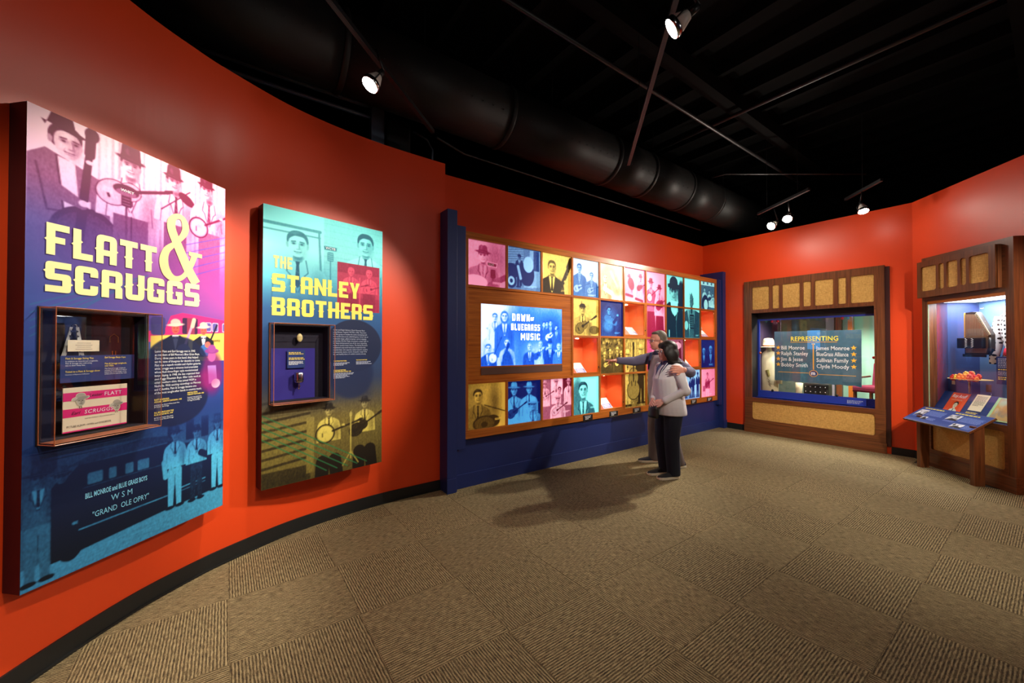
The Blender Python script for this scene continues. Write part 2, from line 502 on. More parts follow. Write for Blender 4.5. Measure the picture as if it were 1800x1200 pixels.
# ================================================================== FLAT PRINTS (ink colours on a fine grid)
class Cv:
    """A little painter: flat shapes on a w x h metre sheet, tone or rgb, y up."""
    def __init__(s, w, h, px, bg=0.5, ch=1):
        s.w, s.h, s.ch = w, h, ch
        s.nx, s.ny = max(2, int(round(w / px))) + 1, max(2, int(round(h / px))) + 1
        s.xs = np.linspace(0, w, s.nx); s.ys = np.linspace(0, h, s.ny); s.px = px
        s.T = np.empty((s.ny, s.nx, ch)); s.T[:] = bg
    def win(s, x0, x1, y0, y1):
        i0 = max(0, int(np.floor(x0 / s.w * (s.nx - 1))) - 2); i1 = min(s.nx, int(np.ceil(x1 / s.w * (s.nx - 1))) + 3)
        j0 = max(0, int(np.floor(y0 / s.h * (s.ny - 1))) - 2); j1 = min(s.ny, int(np.ceil(y1 / s.h * (s.ny - 1))) + 3)
        if i0 >= i1 or j0 >= j1: return None
        X, Y = np.meshgrid(s.xs[i0:i1], s.ys[j0:j1])
        return (slice(j0, j1), slice(i0, i1)), X, Y
    def mix(s, sl, sd, val, a=1.0, soft=0.0):
        m = np.clip(0.5 - sd / max(s.px, soft), 0, 1)[..., None] * a
        s.T[sl] = s.T[sl] * (1 - m) + np.array(val) * m
    def ell(s, cx, cy, rx, ry, val, rot=0.0, a=1.0, soft=0.0):
        r = max(rx, ry) + soft
        q = s.win(cx - r, cx + r, cy - r, cy + r)
        if not q: return
        sl, X, Y = q; c, n = math.cos(rot), math.sin(rot)
        u = ((X - cx) * c + (Y - cy) * n) / rx; v = (-(X - cx) * n + (Y - cy) * c) / ry
        s.mix(sl, (np.sqrt(u * u + v * v) - 1) * min(rx, ry), val, a, soft)
    def cap(s, x0, y0, x1, y1, r0, val, r1=None, a=1.0, soft=0.0):
        if r1 is None: r1 = r0
        r = max(r0, r1) + soft
        q = s.win(min(x0, x1) - r, max(x0, x1) + r, min(y0, y1) - r, max(y0, y1) + r)
        if not q: return
        sl, X, Y = q; dx, dy = x1 - x0, y1 - y0
        t = np.clip(((X - x0) * dx + (Y - y0) * dy) / max(dx * dx + dy * dy, 1e-9), 0, 1)
        s.mix(sl, np.hypot(X - x0 - t * dx, Y - y0 - t * dy) - (r0 + (r1 - r0) * t), val, a, soft)
    def poly(s, pts, val, a=1.0, soft=0.0):
        P = np.array(pts, float)
        q = s.win(P[:, 0].min() - soft, P[:, 0].max() + soft, P[:, 1].min() - soft, P[:, 1].max() + soft)
        if not q: return
        sl, X, Y = q
        ins = np.zeros(X.shape, bool); d = np.full(X.shape, 9.0)
        for i in range(len(P)):
            (ax, ay), (bx, by) = P[i - 1], P[i]
            t = np.clip(((X - ax) * (bx - ax) + (Y - ay) * (by - ay)) / max((bx - ax) ** 2 + (by - ay) ** 2, 1e-12), 0, 1)
            d = np.minimum(d, np.hypot(X - ax - t * (bx - ax), Y - ay - t * (by - ay)))
            if ay != by:
                ins ^= ((ay > Y) != (by > Y)) & (X < (bx - ax) * (Y - ay) / (by - ay) + ax)
        s.mix(sl, np.where(ins, -d, d), val, a, soft)
    def rect(s, x0, x1, y0, y1, val, a=1.0, soft=0.0):
        s.poly([(x0, y0), (x1, y0), (x1, y1), (x0, y1)], val, a, soft)
    def line(s, pts, r, val, a=1.0):
        for i in range(len(pts) - 1): s.cap(*pts[i], *pts[i + 1], r, val, a=a)
    def grain(s, k=0.03, f=2):
        g = RNG.normal(size=(s.ny, s.nx, 1))
        for _ in range(f):
            g = (g + np.roll(g, 1, 0) + np.roll(g, 1, 1) + np.roll(g, -1, 0)) / 3.0
        P = np.pad(s.T, ((1, 1), (1, 1), (0, 0)), 'edge')
        s.T = s.T * .5 + .125 * (P[:-2, 1:-1] + P[2:, 1:-1] + P[1:-1, :-2] + P[1:-1, 2:])
        s.T = np.clip(s.T + g * k, 0, 1)
    def blotch(s, x0, x1, y0, y1, n, r, lo, hi, a=0.8):
        for _ in range(n):
            s.ell(RNG.uniform(x0, x1), RNG.uniform(y0, y1), r * RNG.uniform(.5, 1.3), r * RNG.uniform(.5, 1.3), [RNG.uniform(lo, hi)] * s.ch, a=a, rot=RNG.uniform(0, 3))
    def fade(s, y0, y1, val, a=1.0):
        """blend towards val from y1 (none) down to y0 (full)"""
        t = np.clip((y1 - s.ys) / (y1 - y0), 0, 1)[:, None, None] * a
        s.T = s.T * (1 - t) + np.array(val) * t

def lin(c):
    c = np.clip(np.asarray(c, float), 0, 1)
    return np.where(c <= 0.04045, c / 12.92, ((c + 0.055) / 1.055) ** 2.4)

def duo(cv, dark, light):
    T = np.clip((cv.T[..., :1] - .55) * 1.55 + .5, 0, 1)
    return lin(np.array(dark) / 255.0 * (1 - T) + np.array(light) / 255.0 * T)

def sheet(name, cv, rgb, material, parent, x, y, z):
    """grid mesh of the print, standing in local x-z at depth y, facing -y, lower left corner x,z"""
    nx, ny = cv.nx, cv.ny
    X, Z = np.meshgrid(cv.xs + x, cv.ys + z)
    co = np.empty((ny * nx, 3)); co[:, 0] = X.ravel(); co[:, 1] = y; co[:, 2] = Z.ravel()
    idx = np.arange(ny * nx).reshape(ny, nx)
    q = np.stack([idx[:-1, :-1], idx[:-1, 1:], idx[1:, 1:], idx[1:, :-1]], -1).reshape(-1, 4)
    me = bpy.data.meshes.new(name)
    me.vertices.add(len(co)); me.vertices.foreach_set('co', co.ravel())
    me.loops.add(q.size); me.loops.foreach_set('vertex_index', q.ravel().astype(np.int32))
    me.polygons.add(len(q)); me.polygons.foreach_set('loop_start', np.arange(0, q.size, 4, dtype=np.int32))
    me.polygons.foreach_set('loop_total', np.full(len(q), 4, dtype=np.int32))
    me.update(calc_edges=True)
    at = me.color_attributes.new('ink', 'FLOAT_COLOR', 'POINT')
    c4 = np.ones((ny * nx, 4)); c4[:, :3] = np.broadcast_to(rgb, (ny, nx, 3)).reshape(-1, 3)
    at.data.foreach_set('color', c4.ravel())
    return link(name, me, material, parent)

# ---- drawn people and instruments (generic figures, tone 0..1)
def head(c, x, y, s, face=.86, hair=.15, hat=None, hatv=.12, turn=0.0, long=False, sh=.5):
    t = turn * .09 * s
    if long: c.ell(x, y - .12 * s, .50 * s, .60 * s, hair, soft=.05 * s)
    c.ell(x - turn * .06 * s, y + .12 * s, .40 * s, .41 * s, hair)
    for k in (-1, 1): c.ell(x + k * .36 * s - t * .5, y - .04 * s, .06 * s, .12 * s, face * .78)
    out = [(-.32, .18), (-.345, -.05), (-.29, -.30), (-.14, -.49), (.14, -.49), (.29, -.30), (.345, -.05), (.32, .18), (.2, .34), (-.2, .34)]
    c.poly(fillet([(x + a * s + t * .4, y + b * s, .16 * s) for a, b in out], seg=3), face)
    c.ell(x + .22 * s, y - .12 * s, .16 * s, .38 * s, face * sh, a=.45, soft=.16 * s)
    c.ell(x - .06 * s + t, y + .2 * s, .18 * s, .1 * s, min(1, face * 1.12), a=.5, soft=.12 * s)
    c.ell(x - .17 * s + t, y - .16 * s, .09 * s, .08 * s, min(1, face * 1.1), a=.5, soft=.08 * s)
    for k in (-1, 1):
        c.ell(x + k * .15 * s + t, y + .035 * s, .105 * s, .065 * s, face * .45, a=.55, soft=.06 * s)
        c.cap(x + k * .23 * s + t, y + .095 * s, x + k * .08 * s + t, y + .115 * s, .018 * s, face * .22)
        c.ell(x + k * .15 * s + t, y + .02 * s, .045 * s, .024 * s, .07)
    c.cap(x + t * 1.3 + .045 * s, y + .04 * s, x + t * 1.6 + .06 * s, y - .15 * s, .012 * s, face * .5, .03 * s, a=.7, soft=.04 * s)
    c.cap(x + t * 1.4 - .01 * s, y + .03 * s, x + t * 1.6, y - .13 * s, .012 * s, min(1, face * 1.12), .02 * s, a=.6, soft=.03 * s)
    c.cap(x - .05 * s + t * 1.5, y - .185 * s, x + .06 * s + t * 1.5, y - .185 * s, .012 * s, face * .35, a=.7)
    for k in (-1, 1): c.cap(x + k * .10 * s + t, y - .17 * s, x + k * .16 * s + t, y - .28 * s, .008 * s, face * .5, a=.5, soft=.03 * s)
    c.cap(x - .12 * s + t, y - .285 * s, x + .12 * s + t, y - .285 * s, .016 * s, face * .28)
    c.cap(x - .07 * s + t, y - .27 * s, x + .07 * s + t, y - .27 * s, .009 * s, min(1, face * 1.15), a=.8)
    c.ell(x + t, y - .345 * s, .09 * s, .022 * s, face * .55, a=.6, soft=.03 * s)
    c.poly(fillet([(x - .37 * s, y + .02 * s, .05 * s), (x - .31 * s, y + .2 * s, .08 * s), (x - .12 * s, y + .33 * s, .08 * s), (x + .22 * s, y + .31 * s, .08 * s), (x + .32 * s, y + .17 * s, .05 * s), (x + .37 * s, y + .02 * s, .05 * s), (x + .40 * s, y + .3 * s, .2 * s), (x + .2 * s, y + .53 * s, .2 * s), (x - .22 * s, y + .53 * s, .2 * s), (x - .41 * s, y + .3 * s, .2 * s)], seg=3), hair)
    c.ell(x - .1 * s, y + .44 * s, .16 * s, .04 * s, min(1, hair + .22), rot=.2, a=.6, soft=.06 * s)
    if hat:
        top = {'fedora': .80, 'bowler': .84, 'top': .98, 'west': .84, 'cap': .56}[hat]
        c.ell(x, y + .16 * s, .36 * s, .12 * s, face * .3, a=.55, soft=.1 * s)
        c.poly(fillet([(x - .40 * s, y + .24 * s, .02 * s), (x + .40 * s, y + .24 * s, .02 * s), (x + .35 * s, y + (top - .1) * s, .12 * s), (x + .14 * s, y + top * s, .1 * s), (x + .0 * s, y + (top - .07) * s, .08 * s), (x - .16 * s, y + top * s, .1 * s), (x - .35 * s, y + (top - .12) * s, .12 * s)], seg=3), hatv)
        if hat == 'bowler': c.ell(x, y + .5 * s, .4 * s, .38 * s, hatv)
        c.ell(x - .13 * s, y + .58 * s, .10 * s, .2 * s, min(1, hatv + .22), a=.6, soft=.12 * s)
        bw = {'fedora': .66, 'bowler': .56, 'top': .56, 'west': .80, 'cap': .48}[hat]
        c.rect(x - .385 * s, x + .385 * s, y + .29 * s, y + .39 * s, max(0, hatv - .12))
        c.ell(x, y + .265 * s, bw * s, .10 * s, hatv * .75, rot=-.05); c.ell(x - .1 * s, y + .30 * s, bw * .7 * s, .035 * s, min(1, hatv + .18), rot=-.05, a=.6, soft=.04 * s)
def torso(c, x, y, s, coat=.3, shirt=.92, tie=.15, w=1.0, down=3.0, arms=None, bow=False):
    L = [(.20, -.60, .1), (.52, -.78, .2), (.98 * w, -1.02, .35), (1.16 * w, -1.6, .4), (1.20 * w, -down, .05)]
    c.poly(fillet([(x + a * s, y + b * s, r_ * s) for a, b, r_ in L] + [(x - a * s, y + b * s, r_ * s) for a, b, r_ in L[::-1]], seg=3), coat)
    for k in range(7):
        a = RNG.uniform(-.85, .85); b = -RNG.uniform(1.1, min(down, 2.8)); q = coat * RNG.choice([.55, .7, 1.35])
        c.cap(x + a * s * w, y + b * s, x + (a + RNG.uniform(-.2, .2)) * s * w, y + (b - RNG.uniform(.25, .6)) * s, .03 * s, min(1, q), a=.55, soft=.07 * s)
    c.ell(x + .75 * s * w, y - 1.9 * s, .35 * s, 1.0 * s, coat * .55, a=.5, soft=.3 * s)
    c.cap(x, y - .3 * s, x, y - .72 * s, .19 * s, .66); c.ell(x + .04 * s, y - .55 * s, .18 * s, .1 * s, .3, a=.6, soft=.08 * s)
    c.poly([(x - .32 * s, y - .64 * s), (x - .12 * s, y - .74 * s), (x + .12 * s, y - .74 * s), (x + .32 * s, y - .64 * s), (x + .1 * s, y - 1.9 * s), (x - .1 * s, y - 1.9 * s)], shirt)
    for k in (-1, 1):
        c.line([(x + k * .33 * s, y - .64 * s), (x + k * .42 * s, y - 1.15 * s), (x + k * .28 * s, y - 1.3 * s), (x + k * .04 * s, y - 2.0 * s)], .022 * s, coat * .4)
        c.cap(x + k * .80 * s * w, y - 1.6 * s, x + k * .86 * s * w, y - min(down, 2.9) * s, .022 * s, coat * .4, a=.8)
    if bow:
        c.poly([(x - .18 * s, y - .66 * s), (x - .18 * s, y - .86 * s), (x + .18 * s, y - .66 * s), (x + .18 * s, y - .86 * s)], tie)
    else:
        c.poly([(x - .09 * s, y - .71 * s), (x + .09 * s, y - .71 * s), (x + .055 * s, y - .86 * s), (x + .11 * s, y - 1.7 * s), (x, y - 1.84 * s), (x - .11 * s, y - 1.7 * s), (x - .055 * s, y - .86 * s)], tie)
        c.cap(x - .06 * s, y - 1.1 * s, x + .07 * s, y - 1.2 * s, .02 * s, min(1, tie + .35), a=.7); c.cap(x - .07 * s, y - 1.4 * s, x + .08 * s, y - 1.5 * s, .02 * s, min(1, tie + .35), a=.7)
def bust(c, x, y, s, hat=None, hatv=.12, hair=.15, face=.86, coat=.3, shirt=.92, tie=.15, turn=0, w=1.0, down=3.2, bow=False, long=False):
    torso(c, x, y, s, coat, shirt, tie, w, down, bow=bow)
    head(c, x, y, s, face, hair, hat, hatv, turn, long)
def stand(c, x, y0, h, coat=.8, legs=.3, hat='fedora', hatv=.12, face=.8, lean=0.0, tie=.15, shirt=.92):
    s = h / 7.2; yh = y0 + h - .55 * s
    for k in (-1, 1):
        c.cap(x + k * .3 * s, y0 + 3.4 * s, x + k * .38 * s + lean, y0 + .2 * s, .34 * s, legs, .24 * s)
        c.ell(x + k * .45 * s + lean, y0 + .1 * s, .4 * s, .15 * s, .06)
    c.cap(x, y0 + 3.0 * s, x, y0 + 2.0 * s, .02 * s, legs * .5)
    torso(c, x, yh, s, coat, shirt, tie, .92, 3.0)
    head(c, x, yh, s, face, .15, hat, hatv)
def guitar(c, x, y, s, ang=.3, body=.75, rim=.15, neck=.2):
    ca, sa = math.cos(ang), math.sin(ang)
    for g, v in ((1.06, rim), (1.0, body)):
        c.ell(x, y, .5 * s * g, .42 * s * g, v, rot=ang); c.ell(x + .55 * s * ca, y + .55 * s * sa, .36 * s * g, .31 * s * g, v, rot=ang)
    c.ell(x + .38 * s * ca, y + .38 * s * sa, .13 * s, .13 * s, .08)
    c.cap(x + .5 * s * ca, y + .5 * s * sa, x + 1.9 * s * ca, y + 1.9 * s * sa, .055 * s, neck)
    c.cap(x + 1.9 * s * ca, y + 1.9 * s * sa, x + 2.15 * s * ca, y + 2.15 * s * sa, .085 * s, neck * .6)
    c.cap(x - .18 * s * ca - .12 * s * sa, y - .18 * s * sa + .12 * s * ca, x - .18 * s * ca + .12 * s * sa, y - .18 * s * sa - .12 * s * ca, .04 * s, .12)
def banjo(c, x, y, s, ang=.3, neck=.2):
    ca, sa = math.cos(ang), math.sin(ang)
    c.ell(x, y, .5 * s, .5 * s, .12); c.ell(x, y, .44 * s, .44 * s, .75); c.ell(x, y, .39 * s, .39 * s, .93)
    c.cap(x + .4 * s * ca, y + .4 * s * sa, x + 1.9 * s * ca, y + 1.9 * s * sa, .05 * s, neck)
    c.ell(x + 2.0 * s * ca, y + 2.0 * s * sa, .16 * s, .08 * s, neck, rot=ang)
    c.cap(x - .15 * s * ca, y - .15 * s * sa - .1 * s, x - .15 * s * ca, y - .15 * s * sa + .1 * s, .025 * s, .3)
def bass(c, x, y, s, v=.3):
    for g, t in ((1.07, .08), (1, v)):
        c.ell(x, y, .42 * s * g, .42 * s * g, t); c.ell(x, y + .55 * s, .33 * s * g, .33 * s * g, t); c.rect(x - .24 * s, x + .24 * s, y, y + .55 * s, t)
    c.cap(x, y + .4 * s, x, y + 1.75 * s, .035 * s, .1); c.cap(x, y + 1.75 * s, x, y + 2.0 * s, .06 * s, .08)
    c.cap(x - .12 * s, y + .2 * s, x - .15 * s, y + .4 * s, .02 * s, .06); c.cap(x + .12 * s, y + .2 * s, x + .15 * s, y + .4 * s, .02 * s, .06)
def mic(c, x, y, s, v=.15):
    c.poly(fillet([(x - .2 * s, y - .3 * s, .1 * s), (x + .2 * s, y - .3 * s, .1 * s), (x + .2 * s, y + .3 * s, .1 * s), (x - .2 * s, y + .3 * s, .1 * s)]), v)
    for k in range(4): c.cap(x - .14 * s, y - .2 * s + k * .13 * s, x + .14 * s, y - .2 * s + k * .13 * s, .02 * s, min(1, v + .35))
    c.cap(x, y - .3 * s, x, y - 1.6 * s, .035 * s, v)
def hand(c, x, y, s, v=.85): 
    c.ell(x, y, .2 * s, .16 * s, v)
    for k in range(4): c.cap(x, y, x + .25 * s, y - .14 * s + k * .09 * s, .045 * s, v)
def caption(c, x, y, w, n=2, hi=1.0, h=.006):
    for k in range(n): c.rect(x, x + w * (1 - .25 * (k % 2)), y - k * 2.1 * h, y - k * 2.1 * h + h, hi)

# ---- display lettering: heavy block capitals with small side points
GLY = {
 'A': (4, [[(0, 0), (1.4, 0), (1.4, 1.7), (2.6, 1.7), (2.6, 0), (4, 0), (4, 6, 1.2), (0, 6, 1.2)], [(1.4, 2.9), (2.6, 2.9), (2.6, 4.8), (1.4, 4.8, .4)]]),
 'B': (4, [[(0, 0), (4, 0, 1), (4, 2.6, .5), (3.5, 3.05), (3.9, 3.5, .5), (3.9, 6, 1), (0, 6)], [(1.4, 1.2), (2.6, 1.2), (2.6, 2.5), (1.4, 2.5)], [(1.4, 3.6), (2.5, 3.6), (2.5, 4.8), (1.4, 4.8)]]),
 'C': (4, [[(0, 0, 1.1), (4, 0, 1.1), (4, 2.1), (2.6, 2.1), (2.6, 1.3), (1.4, 1.3), (1.4, 4.7), (2.6, 4.7), (2.6, 3.9), (4, 3.9), (4, 6, 1.1), (0, 6, 1.1)]]),
 'D': (4, [[(0, 0), (4, 0, 1.3), (4, 6, 1.3), (0, 6)], [(1.4, 1.3), (2.6, 1.3), (2.6, 4.7), (1.4, 4.7)]]),
 'E': (3.6, [[(0, 0), (3.6, 0), (3.6, 1.3), (1.4, 1.3), (1.4, 2.4), (3, 2.4), (3, 3.6), (1.4, 3.6), (1.4, 4.7), (3.6, 4.7), (3.6, 6), (0, 6)]]),
 'F': (3.7, [[(0, 0), (1.4, 0), (1.4, 2.3), (3, 2.3), (3, 3.5), (1.4, 3.5), (1.4, 4.7), (3.7, 4.7), (3.7, 6), (0, 6)]]),
 'G': (4, [[(0, 0, 1.1), (4, 0, .6), (4, 3.3), (2.2, 3.3), (2.2, 2.2), (2.6, 2.2), (2.6, 1.3), (1.4, 1.3), (1.4, 4.7), (2.6, 4.7), (2.6, 4.2), (4, 4.2), (4, 6, 1.1), (0, 6, 1.1)]]),
 'H': (4, [[(0, 0), (1.4, 0), (1.4, 2.4), (2.6, 2.4), (2.6, 0), (4, 0), (4, 6), (2.6, 6), (2.6, 3.6), (1.4, 3.6), (1.4, 6), (0, 6)]]),
 'I': (1.4, [[(0, 0), (1.4, 0), (1.4, 6), (0, 6)]]),
 'L': (3.5, [[(0, 0), (3.5, 0), (3.5, 1.3), (1.4, 1.3), (1.4, 6), (0, 6)]]),
 'M': (5.2, [[(0, 0), (1.3, 0), (1.3, 3.6), (2.2, 1.6), (3.0, 1.6), (3.9, 3.6), (3.9, 0), (5.2, 0), (5.2, 6), (4.1, 6), (2.6, 3.2), (1.1, 6), (0, 6)]]),
 'N': (4.2, [[(0, 0), (1.35, 0), (1.35, 3.3), (2.9, 0), (4.2, 0), (4.2, 6), (2.85, 6), (2.85, 2.7), (1.3, 6), (0, 6)]]),
 'O': (4, [[(0, 0, 1.2), (4, 0, 1.2), (4, 6, 1.2), (0, 6, 1.2)], [(1.4, 1.3), (2.6, 1.3), (2.6, 4.7), (1.4, 4.7)]]),
 'R': (4, [[(0, 0), (1.4, 0), (1.4, 2), (2.6, 2), (2.6, 0), (4, 0), (4, 2.3, .3), (3.6, 2.7), (4, 3.1, .3), (4, 6, 1.2), (0, 6, .6)], [(1.4, 3.3), (2.6, 3.3), (2.6, 4.8), (1.4, 4.8)]]),
 'S': (4, [[(0, 0), (4, 0, 1.1), (4, 3.7, 1.0), (1.4, 3.7), (1.4, 4.7), (4, 4.7), (4, 6), (0, 6, 1.1), (0, 2.4, 1.0), (2.6, 2.4), (2.6, 1.3), (0, 1.3)]]),
 'T': (3.8, [[(1.2, 0), (2.6, 0), (2.6, 4.7), (3.8, 4.7), (3.8, 6), (0, 6), (0, 4.7), (1.2, 4.7)]]),
 'U': (4, [[(0, 0, 1.2), (4, 0, 1.2), (4, 6), (2.6, 6), (2.6, 1.3), (1.4, 1.3), (1.4, 6), (0, 6)]]),
 'W': (5.4, [[(0.5, 0), (2.2, 0), (2.7, 2.6), (3.2, 0), (4.9, 0), (5.4, 6), (4.1, 6), (3.9, 2.4), (3.3, 5.0), (2.1, 5.0), (1.5, 2.4), (1.3, 6), (0, 6)]]),
 'Y': (4, [[(1.3, 0), (2.7, 0), (2.7, 2.3), (4, 6), (2.6, 6), (2.0, 3.8), (1.4, 6), (0, 6), (1.3, 2.3)]]),
}
def spikes(o):
    out = []
    n = len(o)
    for i in range(n):
        a, b = o[i], o[(i + 1) % n]
        out.append(a)
        if abs(a[0] - b[0]) < 1e-6 and abs(a[1] - b[1]) > 3.4:
            up = 1 if b[1] > a[1] else -1
            d = .32 * (1 if up > 0 else -1)
            m = (a[1] + b[1]) / 2 - .1
            out += [(a[0], m - up * .28), (a[0] + d, m), (a[0], m + up * .28)]
    return out
def block_title(name, word, x0, x1, z0, h, material, parent, y=-0.003, gap=.75, slant=0.0, points=True):
    """word in block capitals fitted between x0 and x1 on baseline z0, height h"""
    W = sum(GLY[ch][0] if ch != ' ' else 1.6 for ch in word) + gap * (len(word) - 1)
    kx = (x1 - x0) / W; kz = h / 6.0
    cu = bpy.data.curves.new(name, 'CURVE'); cu.dimensions = '2D'; cu.fill_mode = 'BOTH'
    px = 0.0
    for ch in word:
        if ch == ' ':
            px += 1.6 + gap; continue
        wd, loops = GLY[ch]
        for li, lp in enumerate(loops):
            pts = lp if (li or not points) else spikes(lp)
            pts = fillet(pts, 0.0, 4)
            sp = cu.splines.new('POLY'); sp.points.add(len(pts) - 1); sp.use_cyclic_u = True
            for p, q in zip(sp.points, pts):
                p.co = (x0 + (px + q[0]) * kx + slant * q[1] * kz, q[1] * kz, 0, 1)
        px += wd + gap
    tmp = bpy.data.objects.new('tmp', cu); COL.objects.link(tmp)
    me = bpy.data.meshes.new_from_object(tmp)
    bpy.data.objects.remove(tmp); bpy.data.curves.remove(cu)
    n = len(me.vertices); co = np.empty(n * 3); me.vertices.foreach_get('co', co); co = co.reshape(-1, 3)
    me.vertices.foreach_set('co', np.c_[co[:, 0], np.full(n, y), co[:, 1] + z0].ravel()); me.update()
    me.name = name; me.materials.clear()
    return link(name, me, material, parent)
# ================================================================== POSTER PANELS WITH ACRYLIC CASES
PW, PH = 0.99, 2.15
HX0, HX1, HZ0, HZ1 = 0.056, 0.492, 0.645, 1.242     # recess opening
def ramp(v, stops):
    """piecewise linear colour over v; stops: (pos, rgb)"""
    xs = [a for a, _ in stops]; out = np.stack([np.interp(v, xs, [c[k] for _, c in stops]) for k in range(3)], -1)
    return out
def punched(obj_cv, hole):
    pass
def sheet_hole(name, cv, rgb, material, parent, x, y, z, hole):
    o = sheet(name, cv, rgb, material, parent, x, y, z)
    me = o.data
    bm = bmesh.new(); bm.from_mesh(me)
    x0, x1, z0, z1 = hole
    kill = [f for f in bm.faces if x0 < f.calc_center_median().x < x1 and z0 < f.calc_center_median().z < z1]
    bmesh.ops.delete(bm, geom=kill, context='FACES')
    bm.to_mesh(me); bm.free()
    return o

def panel_shell(root):
    T = 0.112
    mb = MB()
    mb.box(0, HX0, 0.001, T, 0, PH); mb.box(HX1, PW, 0.001, T, 0, PH)
    mb.box(HX0, HX1, 0.001, T, 0, HZ0); mb.box(HX0, HX1, 0.001, T, HZ1, PH)
    mb.build('panel_body', M_BODY, root)
    # recess: back and side linings
    box('recess_back', M_CASEIN, root, HX0, HX1, 0.100, 0.106, HZ0, HZ1)
    lin_ = MB(); t = .004
    lin_.box(HX0, HX0 + t, 0.0, 0.10, HZ0, HZ1); lin_.box(HX1 - t, HX1, 0.0, 0.10, HZ0, HZ1)
    lin_.box(HX0 + t, HX1 - t, 0.0, 0.10, HZ0, HZ0 + t); lin_.box(HX0 + t, HX1 - t, 0.0, 0.10, HZ1 - t, HZ1)
    lin_.build('recess_lining', M_CASEIN, root)
    fr = MB(); f = .014
    fr.box(HX0 - f, HX0, -.004, .0, HZ0 - f, HZ1 + f); fr.box(HX1, HX1 + f, -.004, .0, HZ0 - f, HZ1 + f)
    fr.box(HX0, HX1, -.004, .0, HZ0 - f, HZ0); fr.box(HX0, HX1, -.004, .0, HZ1, HZ1 + f)
    fr.build('recess_frame', M_FRAMEDK, root)
    # acrylic cover standing 0.10 proud
    D = .098; x0, x1, z0, z1 = HX0 - .008, HX1 + .010, HZ0 - .010, HZ1 + .008; t = .005
    panes = [(x0, x1, -D, -D + t, z0, z1), (x0, x0 + t, -D + t, -.004, z0, z1), (x1 - t, x1, -D + t, -.004, z0, z1),
             (x0 + t, x1 - t, -D + t, -.004, z1 - t, z1), (x0 + t, x1 - t, -D + t, -.004, z0, z0 + t)]
    for p in panes:
        MB().box(*p).build('acrylic_pane', M_ACRYL, root)
    e = .0022
    def strip(a, b):
        MB().tube([a, b], e, 4).build('acrylic_edge', M_ACREDGE, root)
    for zz in (z0, z1):
        strip((x0, -D, zz), (x1, -D, zz)); strip((x0, -D, zz), (x0, -.004, zz)); strip((x1, -D, zz), (x1, -.004, zz))
        strip((x0, -.005, zz), (x1, -.005, zz))
    for xx in (x0, x1):
        strip((xx, -D, z0), (xx, -D, z1)); strip((xx, -.006, z0), (xx, -.006, z1))
    # copper-toned ledge strip under the cover and small screws
    box('bottom_ledge', M_ACREDGE, root, x0 + .006, x1 - .006, -D + .008, -.006, z0 + .0052, z0 + .0075)
    for xx in (x0 + .10, x1 - .10):
        MB().ball((xx, -.05, z1 + .002), .004, 8, 5).build('screw', M_CHROME, root, True)
        MB().ball((xx, -.05, z0 - .002), .004, 8, 5).build('screw', M_CHROME, root, True)

def bars(name, parent, x, z, widths, h, material, y=-.0025):
    # lines of print too small to read: word-length dashes
    mb = MB()
    for k, w_ in enumerate(widths):
        px = x
        while px < x + w_ - .004:
            q = min(RNG.uniform(.010, .026), x + w_ - px)
            mb.box(px, px + q, y, y + .0006, z - k * h * 1.9, z - k * h * 1.9 + h)
            px += q + h * .7
    return mb.build(name, material, parent)

# ---------- poster with the pink string band on top
P1_L = (-0.708, 2.644); P1_RZ = math.atan2(0.694, 0.704)
P2_L = (0.228, 3.500); P2_RZ = math.atan2(0.220, 0.962)

